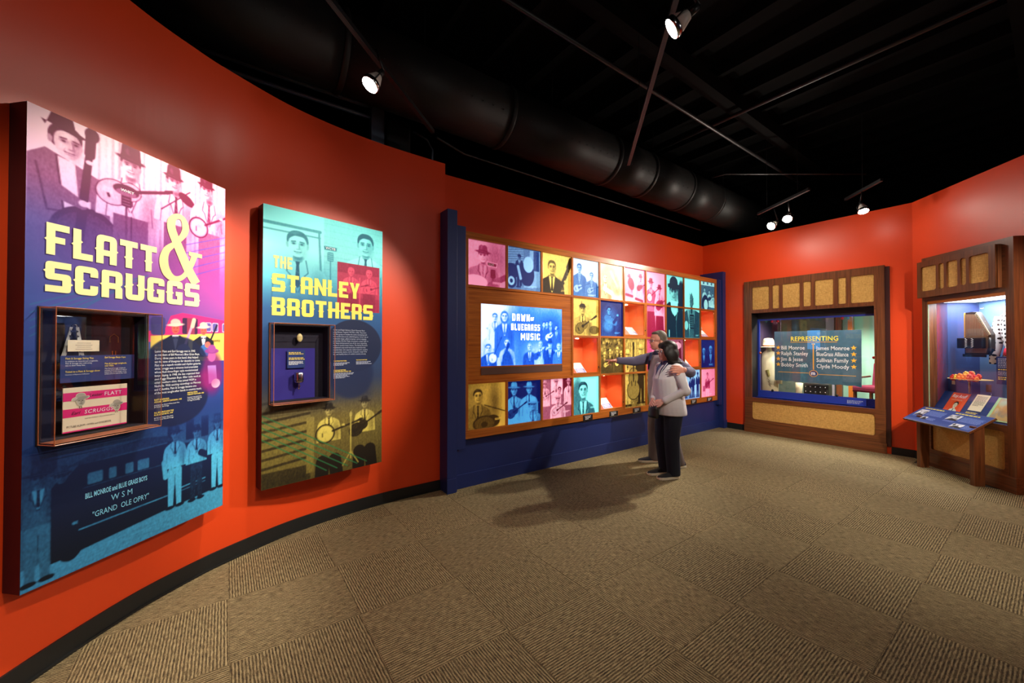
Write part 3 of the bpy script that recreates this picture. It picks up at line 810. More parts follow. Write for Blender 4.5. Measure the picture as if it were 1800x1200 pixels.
def paint_flatt():
    c = Cv(PW, PH, 0.0037, .93)
    # curtains behind the band
    for k in range(34):
        x = k * .03 + .26
        c.rect(x, x + .012, 1.55, 2.2, .70 + .12 * math.sin(k * 1.7), a=.7, soft=.012)
    c.rect(0, .26, 1.6, 2.2, .95)
    c.poly([(.0, 1.3), (.0, 1.93), (.06, 1.98), (.16, 1.95), (.30, 1.90), (.33, 1.6), (.33, 1.3)], .42)          # bassist coat
    c.poly([(.10, 1.96), (.17, 1.95), (.19, 1.72), (.13, 1.70)], .9)
    c.line([(.10, 1.96), (.12, 1.8), (.14, 1.6)], .004, .2); c.line([(.03, 1.9), (.07, 1.7), (.2, 1.72)], .004, .25)
    head(c, .138, 2.035, .155, .84, .2, None, turn=.8)
    c.poly([(.06, 2.085), (.08, 2.15), (.10, 2.165), (.16, 2.15), (.17, 2.105), (.215, 2.085), (.19, 2.075), (.1, 2.095), (.045, 2.105)], .12)
    # bass
    c.ell(.22, 1.60, .15, .155, .16); c.ell(.33, 1.60, .06, .10, .22); c.ell(.22, 1.60, .125, .13, .24)
    c.cap(.228, 2.05, .188, 1.58, .015, .06, .02); c.cap(.232, 2.13, .228, 2.02, .022, .1); c.ell(.236, 2.12, .03, .035, .12)
    c.cap(.10, 1.80, .20, 1.76, .035, .40, .022); hand(c, .205, 1.77, .10, .88); hand(c, .225, 1.98, .07, .85)
    # guitarist
    torso(c, .41, 2.045, .125, .88, .97, .3, 1.05, 2.4)
    c.rect(.33, .50, 1.40, 1.77, .36); c.cap(.415, 1.77, .415, 1.4, .003, .15)
    head(c, .41, 2.045, .125, .86, .18, 'top', .14)
    guitar(c, .33, 1.875, .15, .35, .8, .12, .12); hand(c, .30, 1.88, .10); hand(c, .60, 1.955, .06)
    mic(c, .39, 1.855, .12, .12)
    c.ell(.39, 1.905, .062, .030, .10); c.ell(.39, 1.893, .05, .018, .45)
    c.cap(.39, 1.8, .395, 1.3, .005, .25)
    # fiddler
    torso(c, .655, 2.045, .105, .9, .95, .25, 1.0, 2.3)
    c.rect(.585, .72, 1.4, 1.80, .40)
    head(c, .64, 2.055, .105, .85, .15, 'top', .16, turn=.6)
    c.ell(.72, 1.975, .055, .028, .14, rot=-.5); c.cap(.74, 1.965, .79, 1.93, .007, .08); c.cap(.57, 1.87, .74, 2.03, .003, .15); hand(c, .785, 1.94, .06)
    # banjo player
    torso(c, .87, 2.075, .11, .9, .95, .35, 1.0, 2.2); c.rect(.80, .95, 1.38, 1.81, .5)
    head(c, .85, 2.085, .105, .87, .12, 'bowler', .16)
    banjo(c, .80, 1.83, .13, .55); hand(c, .80, 1.84, .07); hand(c, .955, 1.93, .06)
    c.grain(.03)
    # ---- lower photograph: touring car and men
    lo = Cv(PW, PH, 0.0037, .5)
    lo.rect(0, PW, .40, .8, .46); lo.rect(.0, .3, .40, .62, .40)
    for x in (.62, .73, .83, .92): lo.rect(x, x + .05, .50, .63, .12)
    lo.rect(0.03, .12, .50, .60, .22)
    lo.poly([(0, 0), (PW, 0), (PW, .14), (.6, .13), (.2, .10), (0, .10)], .74)
    for k in range(60): lo.cap(RNG.uniform(0, .95), RNG.uniform(0, .1), RNG.uniform(0, .95), RNG.uniform(0, .1), .0015, RNG.uniform(.5, .9), a=.25)
    # car
    lo.poly([(.13, .43), (.20, .50), (.40, .50), (.62, .505), (.80, .47), (.95, .36), (.99, .33), (.99, .14), (.6, .12), (.16, .085), (.13, .2)], .05)
    lo.poly([(.14, .50), (.25, .54), (.5, .565), (.62, .55), (.66, .515), (.3, .505)], .28)
    for (x0_, x1_) in ((.235, .30), (.325, .36), (.40, .44), (.46, .52)): lo.poly(rrect(x0_, x1_, .395, .452, .008), .62)
    lo.cap(.205, .19, .62, .20, .004, .75); lo.cap(.22, .385, .60, .39, .003, .4)
    lo.ell(.17, .13, .05, .07, .02); lo.cap(.70, .22, .86, .23, .004, .8); lo.cap(.70, .20, .86, .21, .003, .6)
    # men
    stand(lo, .665, .115, .47, .9, .85, 'fedora', .2, .6); lo.line([(.60, .40), (.61, .31), (.65, .33)], .014, .85)
    stand(lo, .80, .11, .46, .85, .25, 'fedora', .15, .6); lo.cap(.83, .40, .88, .37, .02, .1)
    stand(lo, .945, .13, .47, .85, .85, 'fedora', .3, .6)
    stand(lo, .055, .02, .50, .45, .55, 'west', .2, .45)
    lo.poly([(.10, .08), (.10, .42), (.13, .46), (.19, .44), (.20, .08)], .04); head(lo, .135, .465, .065, .45, .1, 'west', .3); hand(lo, .185, .23, .05, .7)
    lo.grain(.04)
    Y = c.ys[:, None, None]; X = c.xs[None, :, None]
    y = c.ys
    blend = np.clip((Y - .70) / .10, 0, 1)
    # between the photographs: plain mid tone
    mid = np.clip((1.72 - Y) / .28, 0, 1) * .97
    top = c.T * (1 - mid) + .5 * mid
    lowm = np.clip((Y - .56) / .10, 0, 1)
    low = lo.T * (1 - lowm) + .42 * lowm
    T = np.clip(((top * blend + low * (1 - blend)) - .55) * 1.4 + .5, 0, 1)
    lightL = ramp(y, [(0, (70, 165, 225)), (.35, (62, 160, 215)), (.6, (44, 96, 165)), (1.0, (66, 110, 185)), (1.35, (96, 120, 195)), (1.62, (150, 145, 220)), (1.85, (240, 190, 235)), (2.05, (250, 204, 222)), (2.15, (252, 214, 226))])[:, None, :]
    lightR = ramp(y, [(0, (80, 190, 235)), (.35, (85, 195, 235)), (.6, (60, 120, 190)), (1.0, (80, 90, 190)), (1.3, (235, 120, 205)), (1.55, (238, 110, 200)), (1.75, (246, 165, 212)), (2.05, (248, 196, 216)), (2.15, (248, 202, 218))])[:, None, :]
    darkL = ramp(y, [(0, (4, 14, 26)), (.6, (10, 30, 80)), (1.3, (30, 44, 120)), (1.65, (52, 34, 110)), (1.85, (84, 8, 66)), (2.15, (104, 4, 42))])[:, None, :]
    darkR = ramp(y, [(0, (4, 18, 34)), (.6, (14, 34, 90)), (1.1, (40, 34, 120)), (1.45, (150, 30, 120)), (1.85, (132, 8, 66)), (2.15, (124, 6, 54))])[:, None, :]
    wx = np.clip(X, 0, 1)
    L = lightL * (1 - wx) + lightR * wx; D = darkL * (1 - wx) + darkR * wx
    rgb = (D * (1 - T) + L * T) / 255.0
    # ---- coloured overlays
    o = Cv(PW, PH, 0.0037, 0, 3); o.T = rgb
    C = lambda *v: np.array(v) / 255.0
    for k in range(5):
        o.cap(.02, 1.12 + k * .035, .30 + k * .05, 1.33 + k * .035, .0035, C(40, 110, 150), a=.5)
        o.cap(.72, 1.50 + k * .05, 1.0, 1.62 + k * .05, .004, C(96, 70, 190), a=.6)
    # tour bus in magenta and yellow
    o.poly([(.50, 1.10), (.50, 1.16), (.60, 1.18), (.63, 1.255), (.70, 1.278), (.80, 1.27), (.99, 1.25), (.99, 1.02), (.86, 1.02), (.52, 1.10)], C(226, 40, 120))
    o.poly([(.52, 1.06), (.52, 1.135), (.99, 1.165), (.99, .98), (.84, .98)], C(248, 214, 96))
    o.poly(rrect(.52, .60, 1.14, 1.245, .02), C(70, 60, 120)); o.poly(rrect(.70, .80, 1.15, 1.25, .012), C(60, 30, 70)); o.rect(.73, .78, 1.15, 1.25, C(190, 60, 90), a=.7)
    for x in (.85, .90, .975): o.poly(rrect(x, x + .045, 1.17, 1.23, .01), C(235, 215, 235)); o.poly(rrect(x + .004, x + .041, 1.174, 1.226, .01), C(96, 84, 160))
    # two men in dark suits and pale hats before the bus
    for (x, yy, s) in ((.66, 1.185, .072), (.84, 1.180, .066)):
        o.poly([(x - 1.15 * s, yy - 2.6 * s), (x - 1.1 * s, yy - 1.1 * s), (x - .4 * s, yy - .62 * s), (x + .4 * s, yy - .62 * s), (x + 1.1 * s, yy - 1.1 * s), (x + 1.15 * s, yy - 2.6 * s)], C(20, 22, 42))
        o.poly([(x - .28 * s, yy - .6 * s), (x + .28 * s, yy - .6 * s), (x, yy - 1.9 * s)], C(232, 226, 236)); o.poly([(x - .2 * s, yy - .72 * s), (x + .2 * s, yy - .9 * s), (x + .2 * s, yy - .72 * s), (x - .2 * s, yy - .9 * s)], C(24, 20, 40))
        o.ell(x, yy - .05 * s, .33 * s, .45 * s, C(240, 96, 84)); o.ell(x - .12 * s, yy, .05 * s, .03 * s, C(60, 20, 40)); o.ell(x + .14 * s, yy, .05 * s, .03 * s, C(60, 20, 40)); o.cap(x - .1 * s, yy - .28 * s, x + .12 * s, yy - .28 * s, .03 * s, C(150, 30, 50))
        o.ell(x, yy + .45 * s, .42 * s, .32 * s, C(246, 190, 180)); o.ell(x, yy + .27 * s, .72 * s, .13 * s, C(250, 205, 190), rot=.1)
    o.cap(.70, 1.03, .77, 1.225, .008, C(214, 150, 190)); o.cap(.765, 1.20, .775, 1.24, .013, C(236, 190, 170)); o.ell(.71, 1.04, .045, .05, C(60, 70, 130))
    o.cap(.865, 1.06, .935, 1.215, .006, C(30, 24, 50)); o.ell(.855, 1.05, .04, .04, C(60, 110, 180)); o.ell(.87, 1.085, .02, .02, C(245, 110, 96))
    # navy guitar silhouette that carries the text
    for (x, yy, rx, ry) in ((.675, .93, .205, .205), (.66, .77, .215, .17)): o.ell(x, yy, rx, ry, C(18, 26, 62), a=.86, soft=.01)
    o.rect(.51, .80, .66, .80, C(18, 30, 74), a=.6, soft=.05)
    # seated player in purple at right
    o.ell(.905, .90, .075, .14, C(120, 30, 110), a=.85, soft=.03); o.ell(.90, 1.01, .028, .036, C(190, 90, 160)); o.ell(.90, 1.045, .05, .018, C(150, 60, 140)); o.ell(.90, 1.06, .028, .026, C(160, 70, 150))
    o.poly([(.87, .95), (.93, .95), (.94, .84), (.88, .83)], C(176, 120, 200)); o.ell(.93, .83, .032, .03, C(232, 196, 216)); o.ell(.86, .86, .10, .06, C(170, 26, 110), a=.5, soft=.05)
    return o
root1 = thing('poster_panel', 'pink and blue poster panel with a string band, touring car and built-in acrylic case', 'poster', (P1_L[0], P1_L[1], 0.465), P1_RZ)
panel_shell(root1)
cv1 = paint_flatt()
sheet_hole('printed_face', cv1, lin(cv1.T), M_PRINT, root1, 0, 0, 0, (HX0, HX1, HZ0, HZ1))
block_title('title_lettering', 'FLATT', .068, .545, 1.495, .145, M_YELLOW, root1, gap=.62)
block_title('title_lettering', 'SCRUGGS', .066, .805, 1.325, .140, M_YELLOW, root1, gap=.62)
def ampersand(root):
    cu = bpy.data.curves.new('ampersand', 'CURVE'); cu.dimensions = '2D'; cu.fill_mode = 'BOTH'
    # thick-and-thin ampersand traced as a ribbon of varying width
    path = [(.785, 1.47, .030), (.735, 1.545, .030), (.675, 1.665, .028), (.632, 1.76, .026), (.628, 1.815, .024), (.652, 1.852, .016), (.69, 1.855, .016), (.712, 1.815, .022), (.705, 1.765, .020), (.66, 1.70, .012),
            (.602, 1.64, .020), (.585, 1.57, .026), (.605, 1.505, .026), (.65, 1.478, .018), (.70, 1.50, .014), (.745, 1.57, .016), (.775, 1.655, .020)]
    P = smooth_curve([(a, b) for a, b, _ in path], 5); Wd = np.interp(np.linspace(0, len(path) - 1, len(P)), range(len(path)), [w for *_, w in path])
    mb = MB(); n = len(P); vs = []; fs = []
    for i in range(n):
        a = np.array(P[max(i - 1, 0)]); b = np.array(P[min(i + 1, n - 1)]); t = (b - a) / np.linalg.norm(b - a); q = np.array([-t[1], t[0]]) * Wd[i]
        vs += [(P[i][0] + q[0], -.0022 - .00001 * i, P[i][1] + q[1]), (P[i][0] - q[0], -.0022 - .00001 * i, P[i][1] - q[1])]
        if i: fs.append((2 * i - 2, 2 * i - 1, 2 * i + 1, 2 * i))
    mb.add(vs, fs); bpy.data.curves.remove(cu)
    mb.box(.735, .822, -.0024, -.0022, 1.637, 1.662)
    return mb.build('ampersand', mat('gold_amp_ink', (238, 206, 146), rough=.5), root)
ampersand(root1)
text_mesh('mic_sign_text', 'WHKY', .022, M_WHITEINK, root1, (.362, -.002, 1.895), xscale=.95)
PARA1 = ("Lester Flatt and Earl Scruggs met in 1945\nas members of Bill Monroe's Blue Grass Boys.\nDuring three years in that band, they helped\nset the tone of bluegrass for decades to come.\n"
         "Flatt was a superb vocalist and rhythm guitarist,\nwhile Scruggs was a virtuoso instrumentalist\nwhose fluid three-finger style revolutionized\nbanjo playing. In 1948, the duo organized their\n"
         "own Foggy Mountain Boys. After radio work in\nother Southern cities, they joined WSM in\nNashville. With exciting recordings on Mercury\nand Columbia, Flatt & Scruggs became one\nof the most sought-after bands in country music.")
text_mesh('body_text', PARA1, .0182, M_WHITEINK, root1, (.541, -.0025, 1.040), line=1.09, xscale=.80)
text_mesh('caption_heading', 'FLATT & SCRUGGS,\nHICKORY, NORTH CAROLINA, 1948', .0125, M_YELLOW2, root1, (.541, -.0025, .765), xscale=.78, bold=.0002)
text_mesh('caption_text', 'Jody Rainwater, Howard Watts, Lester Flatt,\nJim Shumate, Earl Scruggs', .010, M_WHITEINK, root1, (.541, -.0025, .735), xscale=.8)
text_mesh('caption_heading', 'BILL MONROE AND THE\nBLUE GRASS BOYS, 1947', .0125, M_YELLOW2, root1, (.541, -.0025, .692), xscale=.8, bold=.0002)
text_mesh('caption_text', 'Bill Monroe, Chubby Wise, Birch\nMonroe, Lester Flatt, Earl Scruggs', .010, M_WHITEINK, root1, (.541, -.0025, .662), xscale=.8)
text_mesh('caption_heading', 'MARTHA WHITE\nPUBLICITY POSTCARD, 1950', .0115, M_YELLOW2, root1, (.735, -.0025, .785), xscale=.75, bold=.0002)
text_mesh('caption_text', 'Featured in the postcard are\nLester Flatt, Earl Scruggs and\nthe Foggy Mountain Boys.', .010, M_WHITEINK, root1, (.735, -.0025, .757), xscale=.8)
text_mesh('bus_lettering', 'Presents', .03, M_BLACKINK, root1, (.875, -.002, 1.105), shear=.3, xscale=.8)
M_SKYINK = mat('sky_blue_ink', (130, 205, 235), rough=.5)
text_mesh('car_lettering', 'BILL MONROE and BLUE GRASS BOYS', .036, M_SKYINK, root1, (.225, -.002, .330), xscale=.475, bold=.0008)
text_mesh('car_lettering', 'W S M', .042, M_SKYINK, root1, (.335, -.002, .280), xscale=.85)
text_mesh('car_lettering', '"GRAND  OLE OPRY"', .040, M_SKYINK, root1, (.255, -.002, .226), xscale=.70)

# things inside the first case (recess local frame of the panel)
def in_panel(L_, rz, x, y, z):
    c_, s_ = math.cos(rz), math.sin(rz)
    return (L_[0] + x * c_ - y * s_, L_[1] + x * s_ + y * c_, 0.465 + z)
def case_thing(L_, rz, name, label, cat, x, y, z, tilt=0.0):
    return thing(name, label, cat, in_panel(L_, rz, x, y, z), rz, None, tilt)
# ticket
t = case_thing(P1_L, P1_RZ, 'show_ticket', 'small cream show ticket propped in front of the string tie', 'ticket', .180, .045, 1.050)
box('ticket_card', M_CREAM, t, 0, .128, 0, .0015, 0, .056)
mb = MB()
for k in range(4): mb.box(.03 + .006 * (k % 2), .098 - .006 * (k % 2), -.0005, -.0001, .010 + k * .010, .0125 + k * .010)
mb.build('ticket_text', mat('faded_ink', (176, 160, 140)), t)
# string tie with patterned ends
t = case_thing(P1_L, P1_RZ, 'string_tie', 'black and white patterned string tie folded behind the ticket', 'tie', .215, .060, 1.02)
for k in (-1, 1):
    MB().prism_y([(k * .006, .150), (k * .018, .150), (k * .036 + .006, .0), (k * .036 - .016, .0)][::k], 0, .003).build('tie_strap', mat('tie_weave_pale', (200, 200, 190), rough=.8), t)
    mb = MB()
    for q in range(6):
        mb.add([(k * (.012 + q * .003) - .005, -.0008, .135 - q * .024), (k * (.012 + q * .003) + .005, -.0008, .128 - q * .024), (k * (.012 + q * .003) - .004, -.0008, .121 - q * .024)], [(0, 1, 2)])
    mb.build('tie_pattern', M_BLACKINK, t)
MB().tube([(-.012, 0, .150), (-.006, 0, .163), (.006, 0, .163), (.012, 0, .150)], .0035, 6).build('tie_clip', M_CHROME, t, True)
# capo
t = case_thing(P1_L, P1_RZ, 'banjo_capo', 'small dark wire capo shaped like a house outline', 'capo', .372, .07, 1.095)
MB().tube([(0, 0, 0), (0, 0, .030), (.019, 0, .046), (.038, 0, .030), (.038, 0, 0)], .0016, 6).build('wire_frame', mat('aged_brass', (150, 120, 70), rough=.35, metal=.8), t)
for xx in (.012, .026): MB().tube([(xx, 0, -.07), (xx, 0, -.045)], .0025, 6).build('peg', mat('copper_peg', (190, 110, 60), rough=.3, metal=.7), t)
# label card
t = case_thing(P1_L, P1_RZ, 'label_card', 'navy caption card with yellow headings above the songbook', 'label', .150, .040, .900)
box('card', M_NAVYCARD, t, 0, .318, 0, .003, 0, .130)
text_mesh('heading_text', 'Flatt & Scruggs String Ties', .0125, M_YELLOW2, t, (.018, -.001, .112), xscale=.85, bold=.0002)
text_mesh('label_text', 'In addition to records and songbooks,\nFlatt & Scruggs also sold string\nties to their many fans.', .010, M_WHITEINK, t, (.018, -.001, .099), xscale=.85)
text_mesh('heading_text', 'Ticket to a Flatt & Scruggs show', .0125, M_YELLOW2, t, (.018, -.001, .048), xscale=.85, bold=.0002)
text_mesh('label_text', 'Courtesy of Raymond Huffmaster', .007, M_WHITEINK, t, (.018, -.001, .036))
text_mesh('heading_text', 'Earl Scruggs Banjo Capo', .0115, M_YELLOW2, t, (.178, -.001, .114), xscale=.85, bold=.0002)
text_mesh('heading_text', 'Flatt & Scruggs songbook,\nmid 1950s', .0115, M_YELLOW2, t, (.178, -.001, .082), xscale=.85, bold=.0002)
text_mesh('label_text', 'This Flatt & Scruggs songbook\nincludes family photos as well as\nbehind the scenes images of the\nartists at home and on the road.', .0092, M_WHITEINK, t, (.178, -.001, .057), xscale=.85)
# songbook
t = case_thing(P1_L, P1_RZ, 'songbook', 'cream songbook with hot pink bands and two hatted heads', 'book', .150, .022, .662)
box('cover', M_CREAM, t, 0, .270, 0, .004, 0, .214)
M_HOT = mat('hot_pink_ink', (222, 20, 112), rough=.5)
for z0_, z1_ in ((.150, .190), (.072, .112), (.0, .006)):
    box('pink_band', M_HOT, t, 0, .270, -.0006, -.0001, z0_, z1_)
text_mesh('cover_title', 'FLATT', .026, M_WHITEINK, t, (.165, -.0014, .162), spacing=1.1)
text_mesh('cover_title', 'SCRUGGS', .026, M_WHITEINK, t, (.082, -.0014, .082), spacing=1.1, shear=.15)
text_mesh('cover_script', 'Lester', .022, M_BLACKINK, t, (.10, -.0014, .163), shear=.4)
text_mesh('cover_script', 'Earl', .022, M_BLACKINK, t, (.03, -.0014, .083), shear=.4)
text_mesh('cover_text', 'PICTURE ALBUM - HYMN and SONGBOOK', .0145, M_BLACKINK, t, (.014, -.0014, .022), xscale=.62, spacing=1.1)
text_mesh('cover_text', 'and the FOGGY MOUNTAIN BOYS', .0085, M_BLACKINK, t, (.085, -.0014, .055))
def cut_head(x, z, s):
    c = Cv(2.0 * s, 2.1 * s, s / 26, (.91, .86, .72), 3)
    g = lambda v: (v, v * .97, v * .86)
    c.ell(s, .85 * s, .42 * s, .52 * s, g(.72)); c.ell(1.12 * s, .78 * s, .2 * s, .4 * s, g(.6), a=.6, soft=.1 * s)
    c.ell(s, 1.45 * s, .48 * s, .42 * s, g(.66)); c.ell(s, 1.2 * s, .82 * s, .2 * s, g(.6), rot=.2); c.ell(.4 * s, 1.2 * s, .3 * s, .16 * s, g(.75), rot=.5)
    for k in (-1, 1): c.ell(s + k * .17 * s, .95 * s, .07 * s, .04 * s, g(.15))
    c.cap(.88 * s, .6 * s, 1.14 * s, .6 * s, .03 * s, g(.3)); c.cap(1.0 * s, .92 * s, 1.05 * s, .74 * s, .03 * s, g(.45))
    c.cap(.9 * s, .28 * s, .85 * s, 0, .03 * s, g(.1)); c.cap(1.05 * s, .28 * s, 1.1 * s, 0, .03 * s, g(.1))
    return c
for x_, z_, s_ in ((.028, .110, .040), (.185, .066, .036)):
    cc = cut_head(x_, z_, s_)
    ph = sheet('portrait_head', cc, lin(cc.T), M_PRINT, t, x_, -.0016, z_)
    keep = np.abs(cc.T - np.array((.91, .86, .72))).sum(-1) > .02          # cut out along the drawn outline
    bm = bmesh.new(); bm.from_mesh(ph.data); kf = keep.ravel()
    bmesh.ops.delete(bm, geom=[f for f in bm.faces if not any(kf[v.index] for v in f.verts)], context='FACES'); bm.to_mesh(ph.data); bm.free()

# ---------- poster with the cyan duo on top
def paint_stanley():
    c = Cv(PW, PH, 0.0046, .9)
    c.rect(0, .5, 1.3, 2.15, .95)
    c.cap(0, 2.02, .42, 2.02, .012, .5); c.cap(0, 1.97, .42, 1.97, .006, .55); c.cap(.41, 2.02, .43, 1.6, .008, .5)
    for k in range(12): c.cap(.45, 1.5 + k * .055, .99, 1.5 + k * .055, .002, .6, a=.5)
    c.rect(.45, .99, 1.3, 2.15, .68, a=.45)
    # two men in white shirts
    torso(c, .245, 1.885, .19, .96, .98, .12, 1.15, 2.6); head(c, .245, 1.885, .205, .96, .32, None, sh=.7)
    torso(c, .822, 1.985, .17, .95, .98, .06, 1.1, 2.6); head(c, .822, 1.985, .195, .80, .04, None, sh=.6)
    mic(c, .505, 1.83, .13, .45); c.poly([(.455, 1.885), (.555, 1.885), (.56, 1.915), (.45, 1.915)], .30)
    c.grain(.02)
    lo = Cv(PW, PH, 0.0046, .55)
    for k in range(9): lo.cap(0, .08 + k * .07, .4, .12 + k * .07, .010, .16 + .02 * (k % 3), a=.75)
    lo.rect(.35, .99, .0, .8, .48); 
    for k in range(16): lo.cap(.4 + k * .04, 0, .4 + k * .04, .7, .002, .35, a=.5)
    lo.rect(0, .35, 0, .12, .30); lo.rect(.32, .38, .05, .5, .6)
    for (x, yy, s, kind) in ((.50, .535, .085, 'b'), (.82, .565, .085, 'g')):
        lo.cap(x - .05, yy - .42, x - .06, -.02, .055, .12); lo.cap(x + .05, yy - .42, x + .07, -.02, .055, .14)
        torso(lo, x, yy, s, .88, .95, .2, 1.0, 3.0); head(lo, x, yy, s, .8, .12, 'fedora', .12)
    banjo(lo, .47, .345, .16, .25); guitar(lo, .74, .34, .13, .5, .2, .08, .15); hand(lo, .46, .36, .08); hand(lo, .62, .40, .06)
    lo.cap(.69, .5, .69, .1, .006, .85); lo.line([(.62, .05), (.69, .16), (.76, .05)], .006, .8); mic(lo, .69, .48, .06, .7)
    lo.grain(.04)
    Y = c.ys[:, None, None]; X = c.xs[None, :, None]; y = c.ys
    mid = np.clip((1.62 - Y) / .26, 0, 1); top = c.T * (1 - mid) + .5 * mid
    lm = np.clip((Y - .56) / .2, 0, 1); low = lo.T * (1 - lm) + .5 * lm
    bl = np.clip((Y - .8) / .1, 0, 1); T = np.clip(((top * bl + low * (1 - bl)) - .55) * 1.35 + .5, 0, 1)
    L = ramp(y, [(0, (168, 150, 62)), (.45, (226, 206, 96)), (.62, (150, 140, 110)), (.8, (70, 90, 130)), (1.1, (46, 92, 150)), (1.35, (62, 120, 172)), (1.6, (96, 190, 208)), (1.85, (150, 244, 242)), (2.15, (128, 238, 236))])[:, None, :]
    D = ramp(y, [(0, (22, 16, 8)), (.5, (44, 32, 14)), (.8, (26, 34, 58)), (1.35, (26, 62, 112)), (1.7, (8, 84, 110)), (2.15, (0, 96, 112))])[:, None, :]
    rgb = (D * (1 - T) + L * T) / 255.0
    o = Cv(PW, PH, 0.0046, 0, 3); o.T = rgb
    C = lambda *v: np.array(v) / 255.0
    # small crimson photograph of two singers
    p = Cv(.39, .415, 0.0046, .45)
    p.rect(0, .39, .33, .42, .25); p.rect(0, .39, 0, .12, .3)
    for x in (.12, .29): 
        p.cap(x, .2, x, 0, .06, .2); torso(p, x, .345, .07, .8, .9, .3, 1, 2.6); head(p, x, .345, .075, .85, .75, None)
    guitar(p, .10, .19, .085, .3, .65); guitar(p, .28, .2, .085, .3, .75); p.cap(.2, .3, .2, 0, .004, .8); p.grain(.04)
    rr = (np.array((112, 8, 46)) * (1 - p.T) + np.array((246, 92, 120)) * p.T) / 255.0
    j0 = int(1.39 / PH * (o.ny - 1)); i0 = int(.568 / PW * (o.nx - 1))
    hh, ww = p.ny, p.nx
    o.T[j0:j0 + hh, i0:i0 + ww] = rr[:min(hh, o.ny - j0), :min(ww, o.nx - i0)]
    # navy guitar silhouette
    o.ell(.72, 1.08, .26, .23, C(24, 32, 62), a=.92, soft=.008)
    o.ell(.70, .83, .20, .21, C(26, 40, 78), a=.75, soft=.03)
    o.rect(.50, .88, .62, .92, C(34, 40, 70), a=.5, soft=.08)
    for k in range(5):
        o.cap(.0, .555 - k * .045, .84 - k * .09, .04 + k * .0, .0045, C(40, 120, 70), a=.75)
    return o
root2 = thing('poster_panel', 'cyan and gold poster panel with two brothers in white shirts and a built-in acrylic case', 'poster', (P2_L[0], P2_L[1], 0.465), P2_RZ)
panel_shell(root2)
cv2 = paint_stanley()
sheet_hole('printed_face', cv2, lin(cv2.T), M_PRINT, root2, 0, 0, 0, (HX0, HX1, HZ0, HZ1))
M_PALEGOLD = mat('pale_gold_ink', (240, 214, 130), rough=.5)
block_title('title_lettering', 'THE', .070, .205, 1.678, .094, M_PALEGOLD, root2)
block_title('title_lettering', 'STANLEY', .062, .765, 1.496, .138, M_YELLOW2, root2, gap=.6)
block_title('title_lettering', 'BROTHERS', .062, .893, 1.313, .138, M_YELLOW2, root2, gap=.6)
text_mesh('mic_sign_text', 'WCYB', .030, M_WHITEINK, root2, (.463, -.002, 1.890), xscale=.95)
PARA2 = ("Carter and Ralph Stanley's Clinch Mountain Boys\njoined Bristol, Virginia's WCYB in 1946. They were\nthe first group to emulate the newly developing style\nthat would come to be called bluegrass. Carter was an\n"
         "expressive singer, gifted composer, and an engaging\npersonality. Brother Ralph developed a unique style on\nthe banjo and possessed one of the most captivating\nvoices in country music history. The Stanley Brothers\n"
         "maintained a top-notch band and a repertoire that\nincluded their own expertly crafted material, sprightly\ninstrumentals, hymns, covers of popular songs of the\nday, and healthy doses of comfort country comedy.")
text_mesh('body_text', PARA2, .0180, M_GREYINK, root2, (.530, -.0025, 1.210), line=1.05, xscale=.80)
text_mesh('caption_heading', 'THE STANLEY BROTHERS', .0125, M_YELLOW2, root2, (.535, -.0025, .945), xscale=.8, bold=.0002)
bars('caption_text', root2, .535, .930, [.14, .12, .09], .005, M_GREYINK)
text_mesh('caption_heading', 'THE STANLEY BROTHERS', .0115, M_YELLOW2, root2, (.735, -.0025, .950), xscale=.8, bold=.0002)
bars('caption_text', root2, .735, .935, [.14, .12, .15], .005, M_GREYINK)
text_mesh('caption_heading', 'THE STANLEY BROTHERS,\nCARTER AND RALPH STANLEY, 1949', .0125, M_YELLOW2, root2, (.535, -.0025, .866), xscale=.75, bold=.0002)
bars('caption_text', root2, .535, .840, [.18, .175, .12, .14, .10], .005, M_GREYINK)
# inside: indigo back panel part, round brass button, silver microphone, label card
box('indigo_back_card', M_CASEBLUE, root2, HX0 + .004, .42, .092, .099, HZ0 + .004, 1.06)
t = case_thing(P2_L, P2_RZ, 'round_badge', 'small round brass and cream badge at the top of the dark case', 'badge', .285, .055, 1.145)
MB().ball((0, 0, 0), (.022, .010, .034), 16, 10).build('badge_face', mat('cream_badge', (220, 200, 130), rough=.3), t, True)
MB().tube([(.0, .008, 0), (.0, .03, 0)], .008, 8).build('pin', M_CHROME, t, True)
t = case_thing(P2_L, P2_RZ, 'label_card', 'small blue caption card with yellow headings beside the silver microphone', 'label', .200, .075, .900)
box('card', M_NAVYCARD, t, 0, .135, 0, .003, 0, .145)
bars('heading_text', t, .010, .122, [.09, .11], .006, M_YELLOW2); bars('heading_text', t, .010, .078, [.11, .12], .006, M_YELLOW2)
bars('label_text', t, .010, .050, [.11, .105, .11, .07], .004, M_WHITEINK)
t = case_thing(P2_L, P2_RZ, 'vintage_microphone', 'silver drum-shaped vintage microphone hanging in the dark case', 'microphone', .275, .040, .735)
mb = MB().tube([(0, 0, .05), (0, 0, .056), (0, 0, .125), (0, 0, .131)], [.030, .034, .034, .030], 20)
mb.build('microphone_drum', M_CHROME, t, True)
MB().tube([(0, 0, .062), (0, 0, .066)], .0352, 20).build('band', M_STEEL, t)
MB().tube([(0, 0, .05), (0, 0, .03), (.004, 0, .02), (0, 0, .01), (0, 0, -.005)], [.008, .006, .010, .006, .009], 10).build('swivel', M_CHROME, t, True)
MB().tube([(0, .03, .10), (0, .058, .10)], .006, 8).build('mount_pin', M_STEEL, t)
